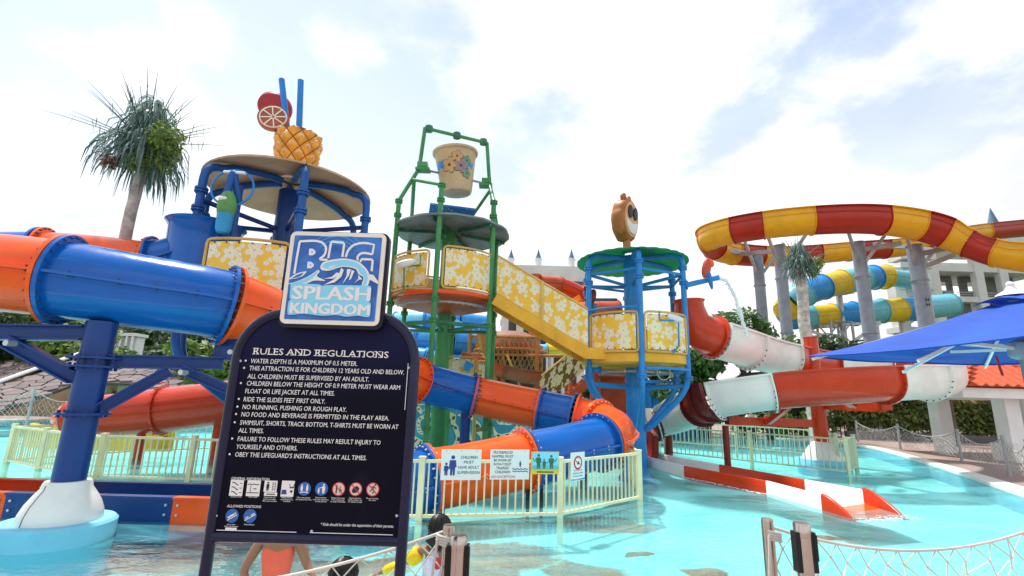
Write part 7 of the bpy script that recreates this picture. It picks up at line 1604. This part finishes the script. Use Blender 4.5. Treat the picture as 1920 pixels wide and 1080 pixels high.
def person(label, loc_, h, face, arms, skin, tops, hair, lean=(0, 0), legs=None, group=None, child=True, headturn=0., fingers=True):
    """local frame: +y is forward, +x the person's right when seen from behind"""
    t = thing('person', label, 'person', loc_, group); t.rotation_euler = (0, 0, face); ORG[t.name] = V((0, 0, 0))
    hh = h * (.175 if child else .135); lx, ly = lean
    J = {'pel': V((0, 0, .47 * h)), 'wai': V((lx * .3, ly * .3, .575 * h)), 'che': V((lx * .75, ly * .75, .70 * h)), 'nek': V((lx, ly, h - hh * 1.08)), 'hb': V((lx * 1.06, ly * 1.1 + .01, h - hh * .72)), 'ht': V((lx * 1.1, ly * 1.15, h - hh * .36))}
    vs, ed, rd = [], [], []
    def add(p, r, par=None): vs.append(p); rd.append(r); (ed.append((par, len(vs) - 1)) if par is not None else None); return len(vs) - 1
    pel = add(J['pel'], (.078 * h, .062 * h)); wai = add(J['wai'], (.070 * h, .056 * h), pel); che = add(J['che'], (.082 * h, .060 * h), wai); nek = add(J['nek'], .030 * h, che); hb = add(J['hb'], hh * .36, nek); add(J['ht'], hh * .42, hb)
    hands = []
    for s_, (el, wr) in zip((-1, 1), arms):
        sh = J['che'] + V((s_ * .098 * h, 0, .075 * h)); el, wr = V(el) * h, V(wr) * h
        a = add(sh, .036 * h, che); e = add(el, .027 * h, a); w2 = add(wr, .020 * h, e); d = (wr - el).normalized(); pm = add(wr + d * .035 * h, (.024 * h, .014 * h), w2); hands.append((wr, d, s_)); add(wr + d * .06 * h, (.022 * h, .012 * h), pm)
    lg = legs or [((-.055, .01, .26), (-.06, -.01, .045)), ((.055, .01, .26), (.06, -.01, .045))]
    for s_, (kn, an) in zip((-1, 1), lg):
        hp = add(V((s_ * .052 * h, 0, .44 * h)), .056 * h, pel); k = add(V(kn) * h, .040 * h, hp); a = add(V(an) * h, .026 * h, k); add(V(an) * h + V((0, .07 * h, -.022 * h)), (.024 * h, .016 * h), a)
    roots = {0}
    if fingers:
        for wr, d, s_ in hands:
            sd2 = d.cross(V((0, 0, 1)));
            if sd2.length < .2: sd2 = V((1, 0, 0))
            sd2.normalize(); cu_ = sd2.cross(d)
            for k, (o, l) in enumerate(((-.016, .034), (-.006, .042), (.005, .044), (.015, .038))):
                p = wr + d * .062 * h + sd2 * o * h; i = add(p, .0068 * h); roots.add(i); i = add(p + d * l * h * .5 - cu_ * .004 * h, .0062 * h, i); add(p + d * l * h - cu_ * .014 * h, .005 * h, i)
            p = wr + d * .022 * h - sd2 * .02 * h; i = add(p, .008 * h); roots.add(i); i = add(p + d * .018 * h - sd2 * .016 * h, .0072 * h, i); add(p + d * .036 * h - sd2 * .018 * h, .006 * h, i)
    part('body', skin_mesh('body', vs, ed, rd, roots, skin), None, t)
    hc = V((lx * 1.08, ly * 1.12 + .012 * h, h - hh * .5)); Mh = Matrix.Rotation(headturn, 3, 'Z')
    b = B(); b.sphere(hc + Mh @ V((0, .0, 0)), (hh * .39, hh * .45, hh * .5), 18, 14); b.sphere(hc + Mh @ V((0, hh * .47, -hh * .06)), (hh * .05, hh * .08, hh * .09), 8, 6)
    for s_ in (-1, 1): b.sphere(hc + Mh @ V((s_ * hh * .40, 0, -hh * .02)), (hh * .05, hh * .09, hh * .12), 8, 6)
    hd = part('head', b, skin, t)
    for s_ in (-1, 1): b = B(); b.sphere(hc + Mh @ V((s_ * hh * .16, hh * .41, hh * .02)), (hh * .06, hh * .03, hh * .035), 8, 6); part('eye', b, 'print_ink', hd)
    b = B(); b.sphere(hc + Mh @ V((0, hh * .42, -hh * .24)), (hh * .12, hh * .03, hh * .03), 8, 6); part('mouth', b, 'print_red', hd)
    # hair: a cap shaped over the skull and a tail of the given length
    b = B(); rn = random.Random(int(h * 1000))
    n1_, n2_ = 28, 18; vs2 = []
    for j in range(n2_ + 1):
        ph = math.pi * j / n2_
        for k in range(n1_):
            q = 2 * math.pi * k / n1_; d = V((math.sin(ph) * math.cos(q), math.sin(ph) * math.sin(q), math.cos(ph)))
            front = max(0, d.y); drop = 1.0 if not (d.y > .35 and d.z < .55) else .80
            r = drop * (1.07 + .025 * math.sin(q * 14 + ph * 3) * math.sin(ph)); vs2.append(hc + Mh @ V((d.x * hh * .47 * r, (d.y * hh * .49 - .02 * hh) * r, d.z * hh * .52 * r)))
    b.add(vs2, [(j * n1_ + k, j * n1_ + (k + 1) % n1_, (j + 1) * n1_ + (k + 1) % n1_, (j + 1) * n1_ + k) for j in range(n2_) for k in range(n1_)])
    for k in range(46):      # locks combed back over the cap
        q = 2 * math.pi * (k + rn.uniform(-.3, .3)) / 46; lk = []
        for j in range(7):
            ph = .12 + j * .27; d = V((math.sin(ph) * math.cos(q), math.sin(ph) * math.sin(q), math.cos(ph)))
            if d.y > .45 and d.z < .5: break
            r = 1.075 + rn.uniform(-.012, .03); lk.append(hc + Mh @ V((d.x * hh * .47 * r, (d.y * hh * .49 - .02 * hh) * r, d.z * hh * .52 * r)))
        if len(lk) > 2: b.tube(lk, [hh * .034] * (len(lk) - 1) + [hh * .01], 5)
    if hair:
        for k in range(11):
            a = R_(200 + 14 * k); p0 = hc + Mh @ V((math.cos(a) * hh * .34, math.sin(a) * hh * .36, -hh * .1)); b.tube([p0 + V((0, 0, hh * .3)), p0, p0 + Mh @ V((math.cos(a) * .03 * h, math.sin(a) * .03 * h, -hair * h * .6)), p0 + V((rn.uniform(-.01, .01), 0, -hair * h * rn.uniform(.85, 1.1)))], [hh * .14, hh * .13, hh * .10, hh * .03], 7)
    part('hair', b, 'hair_black', hd)
    for nm, kind, m in tops:
        b = B()
        if kind == 'suit':
            me = skin_mesh(nm, [V((-.05 * h, 0, .42 * h)), J['pel'], J['wai'], J['che'], V((.05 * h, 0, .42 * h)), J['che'] + V((-.075 * h, 0, .06 * h)), J['che'] + V((.075 * h, 0, .06 * h))], [(1, 0), (1, 4), (1, 2), (2, 3), (3, 5), (3, 6)], [(.074 * h, .068 * h), (.098 * h, .078 * h), (.088 * h, .07 * h), (.104 * h, .076 * h), (.074 * h, .068 * h), (.045 * h, .045 * h), (.045 * h, .045 * h)], {1}, m); part(nm, me, None, t); continue
        if kind == 'shirt':
            me = skin_mesh(nm, [J['pel'] + V((0, 0, .02 * h)), J['wai'], J['che'], J['che'] + V((-.10 * h, 0, .07 * h)), J['che'] + V((.10 * h, 0, .07 * h)), lerp(J['che'] + V((-.098 * h, 0, .075 * h)), V(arms[0][0]) * h, .6), lerp(J['che'] + V((.098 * h, 0, .075 * h)), V(arms[1][0]) * h, .6)], [(0, 1), (1, 2), (2, 3), (2, 4), (3, 5), (4, 6)], [(.098 * h, .082 * h), (.088 * h, .074 * h), (.098 * h, .076 * h), .046 * h, .046 * h, .042 * h, .042 * h], {0}, m); part(nm, me, None, t); continue
        if kind == 'skirt': b.lathe([(.085 * h, .50 * h), (.10 * h, .46 * h), (.15 * h, .40 * h), (.16 * h, .36 * h), (.10 * h, .40 * h)], (0, 0, 0), 24, wob=lambda q, z: 1 + .05 * math.sin(9 * q))
        if kind == 'trousers':
            me = skin_mesh(nm, [J['pel'], V((-.055 * h, 0, .42 * h)), V((.055 * h, 0, .42 * h)), V((-.055 * h, .01 * h, .1 * h)), V((.055 * h, .01 * h, .1 * h))], [(0, 1), (0, 2), (1, 3), (2, 4)], [(.085 * h, .072 * h), .066 * h, .066 * h, .045 * h, .045 * h], {0}, m); part(nm, me, None, t); continue
        if kind == 'floats':
            for s_, (el, wr) in zip((-1, 1), arms):
                sh = J['che'] + V((s_ * .098 * h, 0, .075 * h)); e = V(el) * h; c0, c1 = lerp(sh, e, .30), lerp(sh, e, .96); b = B(); b.tube([lerp(c0, c1, q) for q in (0, .06, .2, .5, .8, .94, 1)], [.036 * h, .052 * h, .062 * h, .064 * h, .062 * h, .052 * h, .030 * h], 16); part(nm, b, m, t)
            continue
        if kind == 'ring': b.torus((0, .0, .44 * h), (0, 0, 1), .135 * h, .07 * h, 28, 12)
        if kind == 'band': el, wr = V(arms[0][0]) * h, V(arms[0][1]) * h; p = lerp(el, wr, .86); b.lathe([(.024 * h, -.012 * h), (.026 * h, 0), (.024 * h, .012 * h)], p, 14, M=(wr - el).to_track_quat('Z', 'Y').to_matrix())
        if kind == 'wristfloat': el, wr = V(arms[0][0]) * h, V(arms[0][1]) * h; p0, p1 = lerp(el, wr, .45), lerp(el, wr, .95); b.tube([p0, lerp(p0, p1, .2), lerp(p0, p1, .8), p1], [.028 * h, .04 * h, .036 * h, .024 * h], 14)
        if kind == 'print': b.prism(ell(0, 0, .035 * h, .045 * h, 7), J['che'] + V((.03 * h, -.078 * h, -.01 * h)), V((1, 0, 0)), V((0, 0, 1)), .004)
        part(nm, b, m, t)
    return t
G_ = 'children in the pool'
def put(px, py, Y): p = at(px, py, Y); return (p.x, Y, FZ)
# seen from behind, looking away from the camera
p = at(522, 1040, 4.15)
person('child in bright coral swimsuit with yellow wristband behind the sign', (p.x, 4.15, FZ), 1.30, R_(8), [((-.18, -.02, .60), (-.10, -.10, .47)), ((.17, .0, .62), (.22, -.04, .56))], 'skin_tan', [('swimsuit', 'suit', 'coral_cloth'), ('wristband', 'band', 'print_yellow')], .10, group=G_)
p = at(826, 985, 4.5)
person('child with yellow arm floats and lilac top leaning left by the steel post', (p.x - .05, 4.5, FZ), 1.10, R_(-6), [((-.20, .05, .66), (-.42, .10, .56)), ((.15, .05, .56), (.16, .14, .48))], 'skin_tan', [('swim_top', 'suit', 'lilac_cloth'), ('arm_float', 'floats', 'yellow_vinyl'), ('skirt', 'skirt', 'pink_cloth'), ('swim_ring', 'ring', 'yellow_vinyl'), ('shirt_print', 'print', 'print_red'), ('wrist_float', 'wristfloat', 'yellow_vinyl')], .12, lean=(.03, .04), group=G_)
p = at(645, 1066, 3.55)
person('child low in the water, only black hair showing below the sign', (p.x, 3.55, FZ), 1.04, R_(20), [((-.16, .06, .58), (-.14, .16, .50)), ((.16, .06, .58), (.14, .16, .50))], 'skin_tan', [('swimsuit', 'suit', 'print_navy')], .05, group=G_)
p = at(1409, 790, 21); person('woman with long dark hair in white top on the far deck', (p.x, 21, .0), 1.60, R_(170), [((-.15, .02, .62), (-.13, .08, .50)), ((.15, .02, .62), (.13, .08, .50))], 'skin_pale', [('white_top', 'shirt', 'white_cloth'), ('trousers', 'trousers', 'dark_cloth')], .16, child=False, group='people on the far deck', fingers=False)
p = at(1442, 790, 22); person('person in red beside the woman in white on the far deck', (p.x, 22, .0), 1.58, R_(190), [((-.15, .02, .62), (-.14, .06, .48)), ((.15, .02, .62), (.14, .06, .48))], 'skin_tan', [('red_top', 'shirt', 'red_cloth'), ('trousers', 'trousers', 'dark_cloth')], .04, child=False, group='people on the far deck', fingers=False)
